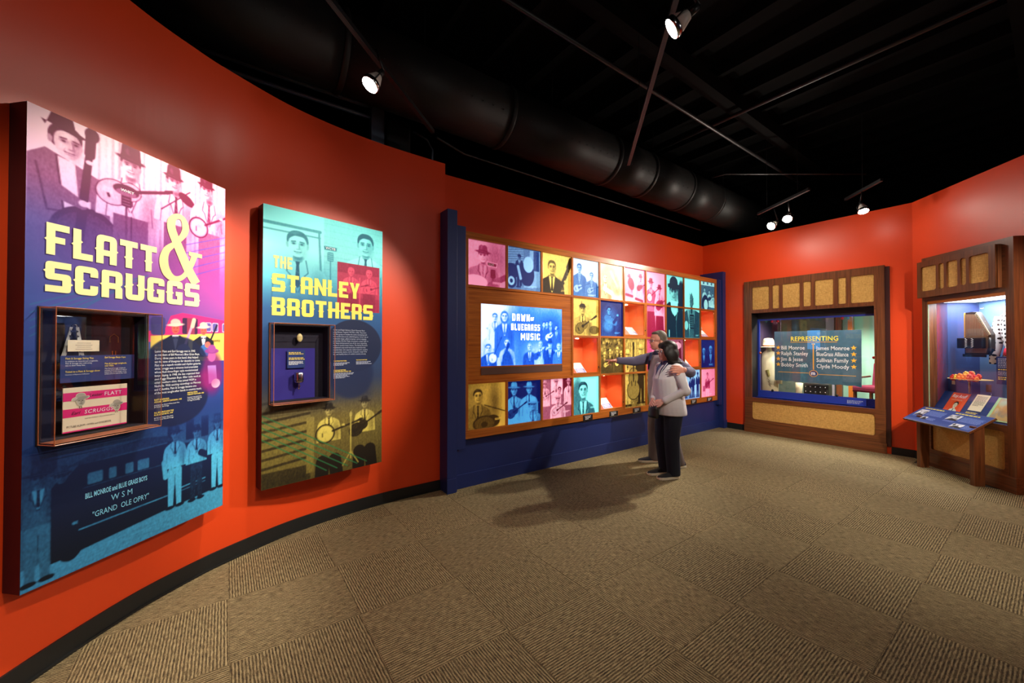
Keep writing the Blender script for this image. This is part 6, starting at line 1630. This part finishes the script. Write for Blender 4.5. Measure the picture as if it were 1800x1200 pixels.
# ---- reading rail in front of the case
rr_ = thing('reading_rail', 'low reading stand with a sloped blue text panel on two walnut posts', 'stand', ANG_O, ANG_RZ)
for s_ in (.455, 1.150):
    box('post', M_WALNUT, rr_, s_ - .025, s_ + .03, -.295, -.195, 0, .655, bevel=.003)
SLP = math.atan2(.164, .26)
pl = bpy.data.objects.new('desk_top', None)
mb = MB().box(0, .895, 0, .31, -.024, 0).build('desk_top', M_WALNUTX, rr_, bevel=.004)
mb.location = (.30, -.36, .592); mb.rotation_euler = (SLP, 0, 0)
def paint_rail():
    c = Cv(.885, .300, .0046, (.16, .25, .50), 3)
    def photo(x0, x1, y0, y1, dk, n):
        c.rect(x0, x1, y0, y1, (.75, .75, .78)); w_ = x1 - x0
        for _ in range(n):
            v = RNG.uniform(.1, .95); c.ell(RNG.uniform(x0 + .015, x1 - .015), RNG.uniform(y0 + .015, y1 - .02), .014, .018, (v, v, v * 1.02)); 
        c.poly([(x0, y0), (x0 + w_ * .4, y0 + .04), (x1, y0 + .02), (x1, y0)], (.12, .12, .14))
    photo(.035, .155, .115, .235, 0, 10); photo(.185, .265, .055, .112, 0, 5); photo(.455, .595, .132, .235, 0, 10); photo(.618, .755, .020, .096, 0, 12)
    def txt(x0, x1, y0, y1, v=(.58, .63, .84)):
        y = y1
        while y > y0:
            x = x0
            while x < x1 - .01:
                w_ = min(RNG.uniform(.008, .028), x1 - x); c.rect(x, x + w_, y - .0042, y, v, a=.85); x += w_ + .005
            y -= .0095
    txt(.172, .395, .140, .232); txt(.615, .855, .140, .226); txt(.04, .15, .095, .108); txt(.28, .38, .06, .10); txt(.46, .59, .10, .122); txt(.77, .86, .03, .09)
    for x0, x1 in ((.045, .31), (.46, .75)):
        x = x0
        while x < x1 - .01:
            w_ = min(RNG.uniform(.02, .05), x1 - x); c.rect(x, x + w_, .262, .276, (.95, .85, .25)); x += w_ + .008
    return c
cr = paint_rail(); ps = sheet('text_print', cr, lin(cr.T), M_PRINT, rr_, 0, 0, 0)
ps.location = (.305, -.36 - .0012 * 0, .592); ps.rotation_euler = (SLP - math.pi / 2, 0, 0)
off_ = Matrix.Rotation(SLP, 3, 'X') @ Vector((0, .005, .0012)); ps.location = (.305 + off_.x, -.36 + off_.y, .592 + off_.z)
# ================================================================== CEILING, DUCT, RAILS, LAMPS
ce = MB().box(-3.2, 10.6, -4.2, 7.2, 4.95, 5.05).build('ceiling', M_CEIL); struct(ce, 'matte black open ceiling deck', 'ceiling')
for k in range(22):      # joists under the deck, running away from the picture grid
    box('ceiling_joist', M_CEIL, ce, -2.4 + k * .6, -2.34 + k * .6, -4.0, 7.0, 4.80, 4.95)
for k in range(4):
    box('ceiling_beam', M_CEIL, ce, -3.0, 10.4, -2.2 + k * 2.3, -2.05 + k * 2.3, 4.62, 4.80)
# closing black soffit behind the walls, far above the red walls
so = MB().box(-3.2, 10.6, 7.0, 7.1, 0, 4.95).box(10.5, 10.6, -4.2, 7.0, 0, 4.95).box(-3.2, -3.1, -4.2, 7.0, 0, 4.95).box(-3.1, 10.5, -4.2, -4.1, 0, 4.95).build('wall_outer', M_CEIL)
struct(so, 'black outer shell of the building above the exhibit walls', 'wall')

# round duct parallel to the picture grid
dc = thing('air_duct', 'fat black round air duct running above the picture grid', 'duct', (0, 3.70, 4.13))
sec = [-2.6, -.9, .8, 2.5, 4.25, 5.05, 6.05, 7.0, 9.2]
for a_, b2 in zip(sec[:-1], sec[1:]):
    MB().tube([(a_ + .01, 0, 0), (b2 - .01, 0, 0)], .325, 40).build('duct_section', M_DUCT, dc, True)
for a_ in sec[1:-1]:
    MB().tube([(a_ - .028, 0, 0), (a_ - .02, 0, 0), (a_ + .02, 0, 0), (a_ + .028, 0, 0)], [.325, .338, .338, .325], 40).build('duct_collar', M_DUCT, dc, True)
rv = MB()
for k in range(90):
    x = -2.4 + k * .125
    rv.ball((x, -.325 * math.cos(.35), -.325 * math.sin(.35)), .006, 6, 4)
rv.build('rivets', M_STEEL, dc)['kind'] = 'stuff'
for x in (0.0, 1.6, 3.3, 5.4, 7.6):
    MB().tube([(x, 0, .325), (x, 0, .82)], .006, 6).build('hanger_rod', M_STEEL, dc)

def rail_thing(label, a, b, size=.018, name='track_rail', cat='rail', m=M_STEEL, drops=()):
    r0 = thing(name, label, cat, (0, 0, 0))
    d = Vector(b) - Vector(a); L_ = d.length; ang = math.atan2(d.y, d.x)
    o = MB().box(0, L_, -size, size, -size, size).build('rail_bar', m, r0); o.location = a; o.rotation_euler = (0, 0, ang)
    g = MB().box(0.02, L_ - .02, -size * .45, size * .45, -size - .001, -size).build('rail_slot', M_BLACKINK, r0); g.location = a; g.rotation_euler = (0, 0, ang)
    for t_ in drops:
        p = Vector(a) + d * t_
        MB().tube([tuple(p), (p.x, p.y, 4.80)], .004, 6).build('drop_rod', m, r0)
    return r0
rail_thing('thin black track rail slanting above the two poster panels', (-.55, 1.72, 3.72), (1.70, 3.72, 3.72), drops=(.1, .5))
rail_thing('black track rail reaching out over the middle of the carpet', (1.0, .12, 3.72), (3.90, 3.01, 3.72), drops=(.05, .45, .8))
rail_thing('short black track rail near the red wall corner', (6.95, 1.35, 3.72), (7.45, 1.85, 3.72), drops=(.5,))
rail_thing('short black track rail over the dazzling lamp pair', (6.55, 2.02, 3.72), (7.10, 2.90, 3.72), drops=(.2, .8))
rail_thing('black track rail added out of view behind the visitors', (2.5, .05, 3.72), (4.1, -1.9, 3.72), drops=(.2, .8))
# thin conduits under the deck
def conduit(label, pts, r_=.014):
    o = MB().tube(pts, r_, 8).build('conduit', M_STEEL, None, True); return tag(o, label, 'pipe')
conduit('long thin conduit parallel to the round duct', [(-2.5, 2.56, 4.30), (10.2, 2.56, 4.30)], .022)
conduit('conduit crossing towards the angled wall', [(5.36, 5.5, 4.56), (5.42, -3.5, 4.56)], .026)
conduit('thin conduit beside the duct with a bend above the navy pilaster', [(1.78, 3.80, 3.72), (2.2, 3.98, 3.74), (4.4, 3.98, 3.74), (7.3, 3.98, 3.74)], .012)
conduit('thin conduit over the window case', [(6.2, 3.2, 4.2), (6.25, 3.0, 4.2), (7.4, 1.6, 4.0)], .014)
# rack of pale-edged pipes and junction box behind the curved wall
ut = thing('pipe_rack', 'bank of grey pipes with a junction box above the curved wall', 'pipes', (0, 0, 0))
for k in range(4):
    MB().tube([(-2.2, 4.42, 4.05 + k * .115), (1.30, 4.42, 4.05 + k * .115)], .020, 8).build('pipe', M_BLUESTEEL, ut, True)
box('upright_bracket', M_BLUESTEEL, ut, 1.28, 1.42, 4.38, 4.46, 3.4, 4.45); box('junction_box', M_STEEL, ut, 1.44, 1.72, 4.36, 4.50, 3.62, 4.10, bevel=.02)
box('bracket_foot', M_BLUESTEEL, ut, 1.70, 1.80, 4.38, 4.46, 3.5, 3.75)
cb = MB().tube([(2.05, 4.5, 3.5), (2.05, 4.5, 3.95), (1.98, 4.5, 4.05), (1.8, 4.5, 4.1)], .012, 8).build('cable_loop', M_BLUESTEEL, None, True); tag(cb, 'thin curved cable rising above the curved wall', 'cable')

# ---- track heads
def track_head(pos, aim, watts, cone, blend, spill, label):
    P = Vector(pos); D = (Vector(aim) - P).normalized()
    r0 = thing('track_light', label, 'lamp', pos, group='ceiling track lights')
    q = D.to_track_quat('-Z', 'Y').to_matrix().to_4x4()
    def part(mb, name, m, smooth=True):
        mb.xform(q); return mb.build(name, m, r0, smooth)
    # lens faces -z locally; body behind it
    part(MB().tube([(0, 0, -.048), (0, 0, -.044), (0, 0, -.018), (0, 0, -.014)], [.060, .064, .064, .058], 24), 'lamp_rim', M_CHROME)
    part(MB().tube([(0, 0, -.050), (0, 0, -.049)], [.056, .058], 24), 'lens', M_LAMP)
    part(MB().tube([(0, 0, -.014), (0, 0, .002), (0, 0, .062), (0, 0, .066)], [.052, .054, .030, .022], 24), 'reflector_cone', M_WHITE)
    part(MB().tube([(0, 0, .066), (0, 0, .120)], [.024, .022], 16), 'socket', M_STEEL)
    yk = MB().tube([(.056, 0, -.03), (.066, 0, .03), (.0, 0, .135), (-.066, 0, .03), (-.056, 0, -.03)], .005, 6)
    part(yk, 'yoke', M_STEEL)
    top = Vector((0, 0, 3.70 - P.z)); a_ = q @ Vector((0, 0, .13))
    MB().tube([tuple(a_), (top.x + a_.x * .3, a_.y * .3, top.z)], .009, 8).build('stem', M_STEEL, r0, True)
    ld = bpy.data.lights.new('track_beam', 'SPOT'); ld.energy = watts * PWR; ld.color = WARM
    ld.spot_size = R(cone); ld.spot_blend = blend; ld.shadow_soft_size = .045
    lo_ = bpy.data.objects.new('track_beam', ld); COL.objects.link(lo_)
    lo_.location = P + D * .075; lo_.rotation_euler = D.to_track_quat('-Z', 'Y').to_euler()
    if spill > 0:
        l2 = bpy.data.lights.new('track_spill', 'POINT'); l2.energy = spill * PWR; l2.color = WARM; l2.shadow_soft_size = .05
        o2 = bpy.data.objects.new('track_spill', l2); COL.objects.link(o2); o2.location = P + D * .11
    return r0
PWR = 1.0
for h_ in HEADS: track_head(*h_)
# ================================================================== THE TWO VISITORS
def blob(parts, voxel, name, material, parent, smooth_it=6, scale=None):
    """one continuous surface grown from overlapping tapered limbs and masses"""
    mb = MB()
    for p in parts:
        if p[0] == 'c':            # limb: path, radii
            path, rad = p[1], p[2]
            mb.tube(path, rad, 14)
            for q, r_ in zip(path, rad): mb.ball(q, r_, 14, 8)
        elif p[0] == 'e':          # mass: centre, radii, optional rotation
            mb.ball(p[1], p[2], 20, 12, p[3] if len(p) > 3 else None)
        elif p[0] == 'o':          # stacked ovals
            o_ = ovaltube(p[1], 24); mb.add(o_.v, o_.f)
    me = bpy.data.meshes.new('tmp'); me.from_pydata(mb.v, [], mb.f)
    tmp = bpy.data.objects.new('tmp', me); COL.objects.link(tmp)
    rm = tmp.modifiers.new('r', 'REMESH'); rm.mode = 'VOXEL'; rm.voxel_size = voxel
    sm = tmp.modifiers.new('s', 'SMOOTH'); sm.iterations = smooth_it; sm.factor = .5
    dg = bpy.context.evaluated_depsgraph_get()
    out = bpy.data.meshes.new_from_object(tmp.evaluated_get(dg))
    bpy.data.objects.remove(tmp); bpy.data.meshes.remove(me)
    if name == 'trousers':
        for v in out.vertices: v.co.z = max(v.co.z, .034)
    out.name = name; out.materials.clear()
    return link(name, out, material, parent, True)

def rotm(ax, ay, az): return Euler((ax, ay, az)).to_matrix()

def hand_parts(wrist, dirv, palmn, s=1.0, curls=(.2, .2, .2, .2), point=False, thumb_side=1):
    """palm and five bent fingers; dirv = finger direction, palmn = normal out of the back of the hand"""
    d = Vector(dirv).normalized(); n = Vector(palmn).normalized(); side = d.cross(n).normalized() * thumb_side
    w = Vector(wrist); parts = []
    base_ = w + d * .045 * s
    M = Matrix((side, d, n)).transposed()
    parts.append(('e', tuple(base_), (.040 * s, .050 * s, .017 * s), M))
    L = [.070, .078, .072, .056]
    for k in range(4):
        off = (.034 - .023 * k) * s
        root = w + d * .082 * s + side * off
        cu = curls[k]
        a1 = d * math.cos(cu) - n * math.sin(cu); a2 = d * math.cos(2.1 * cu) - n * math.sin(2.1 * cu); a3 = d * math.cos(3.0 * cu) - n * math.sin(3.0 * cu)
        p0 = root - d * .03 * s; p1 = root + a1 * L[k] * .45 * s; p2 = p1 + a2 * L[k] * .32 * s; p3 = p2 + a3 * L[k] * .25 * s
        parts.append(('c', [tuple(p0), tuple(root), tuple(p1), tuple(p2), tuple(p3)], [.0095 * s, .0090 * s, .0086 * s, .008 * s, .0068 * s]))
    t0 = w + d * .02 * s + side * .022 * s; t1 = w + d * .055 * s + side * .050 * s - n * .008; t2 = w + d * .088 * s + side * .056 * s - n * .014
    parts.append(('c', [tuple(t0), tuple(t1), tuple(t2)], [.015 * s, .012 * s, .009 * s]))
    return parts

def head_parts(c, yaw, pitch, s=1.0, big_nose=1.0):
    """skull, face, nose, brow, chin, ears, neck stub; local x is the gaze"""
    Rm = Matrix.Rotation(yaw, 3, 'Z') @ Matrix.Rotation(pitch, 3, 'Y')
    C_ = Vector(c)
    def P(x, y, z): return tuple(C_ + Rm @ Vector((x * s, y * s, z * s)))
    E_ = lambda ctr, r_: ('e', P(*ctr), tuple(v * s for v in r_), Rm)
    parts = [E_((-.012, 0, .030), (.098, .076, .092)), E_((.030, 0, -.030), (.066, .060, .080)), E_((.052, 0, -.078), (.034, .036, .030)),
             E_((.074, 0, .022), (.018, .050, .012)), E_((.088, 0, -.020), (.018 * big_nose, .013, .020)), E_((.082, 0, .002), (.010, .010, .022)),
             E_((.078, 0, -.052), (.014, .026, .008)), E_((.075, 0, -.062), (.014, .024, .008))]
    for k in (-1, 1):
        parts += [E_((-.008, k * .078, -.012), (.020, .009, .030)), E_((.050, k * .036, -.028), (.028, .022, .022)), E_((.0, k * .05, -.055), (.035, .020, .03))]
    return parts, P, Rm

M_SKIN = mat('ruddy_skin', (206, 138, 116), rough=.55, noise=.03); M_SKIN2 = mat('fair_skin', (214, 156, 140), rough=.55, noise=.03)
M_SHIRT = mat('grey_knit', (172, 168, 174), rough=.9, noise=.06, nscale=60, bump=.2, bscale=400); M_SLEEVE = mat('slate_purple_knit', (92, 86, 110), rough=.9, noise=.08, nscale=60)
M_YOKE = mat('navy_knit', (44, 46, 78), rough=.9, noise=.06)
M_CHINO = mat('taupe_trousers', (104, 92, 88), rough=.9, noise=.05); M_DENIM = mat('dark_navy_denim', (20, 25, 42), rough=.85, noise=.12, nscale=50)
M_JACKET = mat('light_grey_jacket', (212, 206, 208), rough=.9, noise=.05, nscale=30, bump=.15, bscale=300)
M_HAIRG = mat('salt_pepper_hair', (84, 74, 62), rough=.7, noise=.35, nscale=120); M_HAIRD = mat('dark_brown_hair', (20, 12, 9), rough=.55, spec=.3, noise=.4, nscale=70, bump=.6, bscale=60)
M_SHOE = mat('navy_shoe', (26, 32, 52), rough=.7); M_SHOEB = mat('black_shoe', (20, 20, 24), rough=.7); M_SOLE = mat('pale_sole', (236, 224, 196), rough=.6)
M_EYE = mat('eye_white', (225, 220, 215), rough=.3); M_LENS = mat('eyeglass_frame', (120, 110, 120), rough=.25, metal=.6)

def shoe(parent, x, y, yaw, upper, s=1.0):
    sh = MB(); so_ = MB()
    prof = [(-.075, .036, .070), (-.05, .040, .085), (.0, .043, .080), (.06, .046, .066), (.12, .047, .052), (.165, .040, .044), (.190, .022, .036)]
    vs = []; fs = []; seg = 12
    for (px, hw, h) in prof:
        vs += [(px * s, hw * s * math.cos(a_), .018 + (h - .018) * max(0, math.sin(a_)) * s) for a_ in [math.pi * k / (seg - 1) for k in range(seg)]]
    for i in range(len(prof) - 1):
        fs += [(i * seg + k, i * seg + k + 1, (i + 1) * seg + k + 1, (i + 1) * seg + k) for k in range(seg - 1)]
    fs += [tuple(range(seg)), tuple(range((len(prof) - 1) * seg, len(prof) * seg))[::-1]]
    sh.add(vs, fs)
    o = sh.build('shoe', upper, parent, True); o.location = (x, y, 0); o.rotation_euler = (0, 0, yaw)
    out = [(px * s, (hw + .007) * s) for px, hw, h in prof] + [(px * s, -(hw + .007) * s) for px, hw, h in prof[::-1]]
    out = [(-.082 * s, .02 * s)] + out + [(-.082 * s, -.02 * s)]
    s_ = so_.prism_z(out, .0005, .027).build('shoe_sole', M_SOLE, o, bevel=.003)
    return o
def glasses(P, Rm, parent, m):
    g = MB()
    for k in (-1, 1):
        ring = [P(.094, k * (.032 + .024 * math.cos(a_)), .004 + .017 * math.sin(a_)) for a_ in [2 * math.pi * q / 12 for q in range(13)]]
        g.tube(ring, .0022, 6); g.tube([P(.092, k * .056, .008), P(.04, k * .080, .010), P(-.012, k * .086, .006)], .002, 6)
    g.tube([P(.096, -.008, .006), P(.098, 0, .008), P(.096, .008, .006)], .002, 6)
    return g.build('eyeglasses', m, parent, True)
def face_details(P, parent, lipm):
    for k in (-1, 1):
        MB().ball(P(.077, k * .031, .003), .0105, 10, 7).build('eye', M_EYE, parent, True)
        MB().ball(P(.0855, k * .031, .003), .0055, 8, 5).build('iris', M_BLACKINK, parent, True)
    MB().tube([P(.087, -.022, -.058), P(.094, 0, -.057), P(.087, .022, -.058)], [.002, .004, .002], 6).build('lips', lipm, parent, True)

# ---- man: grey jersey with slate sleeves, pointing; local x forward, y to his left, z up
MAN_POS = (4.66, 3.085, 0); MAN_RZ = math.atan2(.53, -.85)
def build_man():
    hp, P, Rm = head_parts((.045, 0, 1.610), .02, .05, 1.06, 1.15)
    RS, LS = (.0, -.185, 1.405), (-.01, .185, 1.405)
    RE, RW = (.285, -.215, 1.335), (.535, -.215, 1.345)
    LE, LW = (-.165, .425, 1.225), (.036, .670, 1.268)
    body = hp + [('c', [(0, 0, 1.40), (.015, 0, 1.47), (.03, 0, 1.55)], [.068, .062, .058])]
    body += [('o', [(.86, .12, .165, 0, 0), (1.0, .125, .165, .01, 0), (1.2, .12, .175, .01, 0), (1.38, .10, .185, 0, 0), (1.44, .06, .10, 0, 0)])]
    body += [('c', [RS, RE, RW], [.055, .045, .031]), ('c', [LS, LE, LW], [.055, .045, .031])]
    HIP = .90
    RK, RA = (.06, -.105, .50), (.065, -.10, .10); LK, LA = (-.06, .10, .50), (-.15, .155, .10)
    body += [('c', [(0, -.09, HIP), RK, RA, (.10, -.10, .042)], [.085, .058, .040, .024]), ('c', [(0, .09, HIP), LK, LA, (-.10, .155, .042)], [.085, .058, .040, .024])]
    body += hand_parts(RW, (1, .0, -.02), (0, -.25, 1), 1.05, (-.02, .95, 1.0, 1.05), thumb_side=-1)
    LD = Vector((.96, .16, .10))
    body += hand_parts(LW, LD, (-.12, .95, .28), 1.08, (.14, .15, .16, .20), thumb_side=-1)
    man = blob(body, .0046, 'person', M_SKIN, None, 3)
    man.location = MAN_POS; man.rotation_euler = (0, 0, MAN_RZ)
    tag(man, 'grey-haired man in a grey jersey pointing at a niche, arm around his companion', 'person')
    face_details(P, man, mat('lip_tone', (176, 92, 84), rough=.5)); glasses(P, Rm, man, M_LENS)
    H = lambda ctr, r_: ('e', P(*ctr), r_, Rm)
    blob([H((-.028, 0, .048), (.094, .086, .092)), H((-.06, 0, .0), (.064, .078, .075)), H((.02, 0, .098), (.055, .062, .026)), ('e', P(-.015, .074, .012), (.022, .012, .035), Rm), ('e', P(-.015, -.074, .012), (.022, .012, .035), Rm)], .007, 'hair', M_HAIRG, man, 3)
    # jersey torso
    blob([('o', [(.80, .148, .190, 0, 0), (.86, .150, .192, .005, 0), (1.0, .152, .188, .018, 0), (1.15, .146, .190, .018, 0), (1.30, .132, .198, .01, 0), (1.40, .105, .195, 0, 0), (1.455, .075, .11, .005, 0), (1.475, .066, .070, .012, 0)])], .009, 'jersey', M_SHIRT, man, 4)
    blob([('c', [(.0, -.175, 1.395), RE, (.500, -.215, 1.345)], [.082, .064, .047]), ('e', (-.005, -.12, 1.425), (.085, .10, .055))], .008, 'sleeve', M_SLEEVE, man, 3)
    blob([('c', [(-.01, .175, 1.395), LE, (.016, .645, 1.262)], [.082, .066, .046]), ('e', (-.010, .12, 1.425), (.085, .10, .055))], .008, 'sleeve', M_SLEEVE, man, 3)
    blob([('o', [(1.425, .098, .150, .0, 0), (1.455, .088, .118, .006, 0), (1.485, .072, .076, .014, 0)])], .008, 'collar_yoke', M_YOKE, man, 2)
    blob([('o', [(1.478, .069, .071, .016, 0), (1.496, .067, .068, .019, 0)])], .006, 'white_collar', mat('white_tee', (225, 225, 225), rough=.8), man, 1)
    blob([('c', [(.118, -.045, 1.44), (.150, -.04, 1.33), (.162, -.03, 1.24)], [.020, .016, .008])], .006, 'placket', M_YOKE, man, 2)
    blob([('e', (0, 0, .90), (.145, .180, .10)), ('c', [(0, -.095, .90), (.055, -.105, .50), (.055, -.10, .055)], [.112, .086, .078]), ('c', [(0, .095, .90), (-.055, .10, .50), (-.15, .155, .055)], [.112, .086, .078])], .010, 'trousers', M_CHINO, man, 4)
    shoe(man, .06, -.105, -.05, M_SHOE, 1.08); shoe(man, -.15, .155, .05, M_SHOE, 1.08)
    return man
man = build_man()
# ---- woman: grey jacket, dark bob, hands folded
WOM_POS = (4.31, 2.755, 0); WOM_RZ = math.atan2(.36, -.93)
def build_woman():
    hp, P, Rm = head_parts((.03, 0, 1.478), -.14, .03, .98, .9)
    RS, LS = (0, -.16, 1.275), (0, .16, 1.275)
    LE, LW = (-.045, .235, 1.03), (.155, .115, .905); RE, RW = (.0, -.225, 1.02), (.175, -.06, .905)
    body = hp + [('c', [(0, 0, 1.27), (.01, 0, 1.34), (.018, 0, 1.42)], [.060, .052, .050])]
    body += [('o', [(.78, .12, .165, 0, 0), (.95, .115, .15, 0, 0), (1.12, .12, .155, .01, 0), (1.24, .10, .16, 0, 0), (1.31, .055, .09, 0, 0)])]
    body += [('c', [LS, LE, LW], [.050, .040, .027]), ('c', [RS, RE, RW], [.050, .040, .027])]
    body += [('c', [(0, -.085, .80), (.03, -.09, .45), (-.01, -.085, .09), (.03, -.085, .042)], [.085, .056, .036, .024]), ('c', [(0, .085, .80), (.03, .09, .45), (0, .085, .09), (.04, .085, .042)], [.085, .056, .036, .024])]
    body += hand_parts(LW, (.75, -.55, -.25), (.35, .6, .6), .92, (.35, .38, .40, .42), thumb_side=-1)
    body += hand_parts(RW, (.70, .62, -.2), (.3, -.6, .6), .92, (.35, .38, .40, .42), thumb_side=1)
    wo = blob(body, .0046, 'person', M_SKIN2, None, 3)
    wo.location = WOM_POS; wo.rotation_euler = (0, 0, WOM_RZ)
    tag(wo, 'woman with a dark bob in a pale grey jacket, hands folded before her', 'person')
    face_details(P, wo, mat('rose_lip', (190, 90, 100), rough=.5)); glasses(P, Rm, wo, mat('silver_frame', (200, 200, 210), rough=.2, metal=.8))
    H = lambda ctr, r_: ('e', P(*ctr), r_, Rm)
    blob([H((-.026, 0, .046), (.108, .104, .092)), H((-.058, 0, -.03), (.088, .108, .105)), H((-.025, .090, -.055), (.075, .034, .090)), H((-.045, -.082, -.055), (.058, .030, .085)), H((-.075, 0, -.115), (.080, .110, .045)), H((-.155, 0, -.140), (.030, .095, .014)), H((-.06, .105, -.135), (.06, .02, .018)), H((.045, 0, .070), (.046, .078, .044)), H((.030, .086, .0), (.050, .022, .075)), H((.015, -.088, .0), (.035, .018, .06))], .009, 'hair', M_HAIRD, wo, 9)
    # jacket with flared hem, sleeves, collar
    blob([('o', [(.735, .178, .220, -.01, 0), (.78, .176, .218, -.01, 0), (.92, .165, .200, .0, 0), (1.05, .160, .188, .012, 0), (1.16, .158, .185, .02, 0), (1.25, .125, .182, .005, 0), (1.305, .082, .12, 0, 0), (1.33, .066, .075, 0, 0)])], .009, 'jacket', M_JACKET, wo, 3)
    blob([('c', [(0, .150, 1.265), (-.045, .235, 1.03), (.135, .125, .912)], [.078, .063, .044])], .008, 'sleeve', M_JACKET, wo, 3)
    blob([('c', [(0, -.150, 1.265), (0, -.225, 1.02), (.155, -.07, .912)], [.078, .063, .044])], .008, 'sleeve', M_JACKET, wo, 3)
    blob([('o', [(1.318, .072, .082, .006, 0), (1.372, .060, .066, .008, 0)]), ('c', [(.05, .05, 1.345), (.115, .045, 1.27), (.150, .03, 1.19)], [.018, .018, .010]), ('c', [(.05, -.05, 1.345), (.115, -.045, 1.27), (.150, -.03, 1.19)], [.018, .018, .010])], .007, 'collar', mat('navy_collar', (58, 58, 92), rough=.85), wo, 2)
    MB().tube([(.066, .070, 1.345), (.135, .062, 1.262), (.172, .040, 1.165)], .0035, 6).build('collar_piping', M_WHITE, wo, True)
    blob([('e', (0, 0, .80), (.145, .180, .11)), ('c', [(0, -.088, .80), (.03, -.092, .45), (-.010, -.085, .050)], [.112, .086, .076]), ('c', [(0, .088, .80), (.03, .092, .45), (.0, .085, .050)], [.112, .086, .076])], .010, 'trousers', M_DENIM, wo, 4)
    shoe(wo, .03, .090, .0, M_SHOEB, .98); shoe(wo, .045, -.085, .0, M_SHOEB, .98)
    return wo
woman = build_woman()
# dark bag hanging from her folded hands
hb = thing('handbag', 'small black bag hanging from the folded hands of the jacketed woman', 'bag', WOM_POS, WOM_RZ)
blob([('o', [(.70, .035, .075, .225, .02), (.72, .050, .085, .225, .02), (.82, .045, .078, .222, .02), (.86, .028, .055, .22, .02)])], .008, 'bag_body', mat('black_leather', (26, 24, 20)), hb, 3)
MB().tube([(.22, -.03, .85), (.222, -.01, .885), (.222, .04, .885), (.22, .06, .85)], .006, 8).build('bag_handle', mat('black_leather', (26, 24, 20)), hb, True)
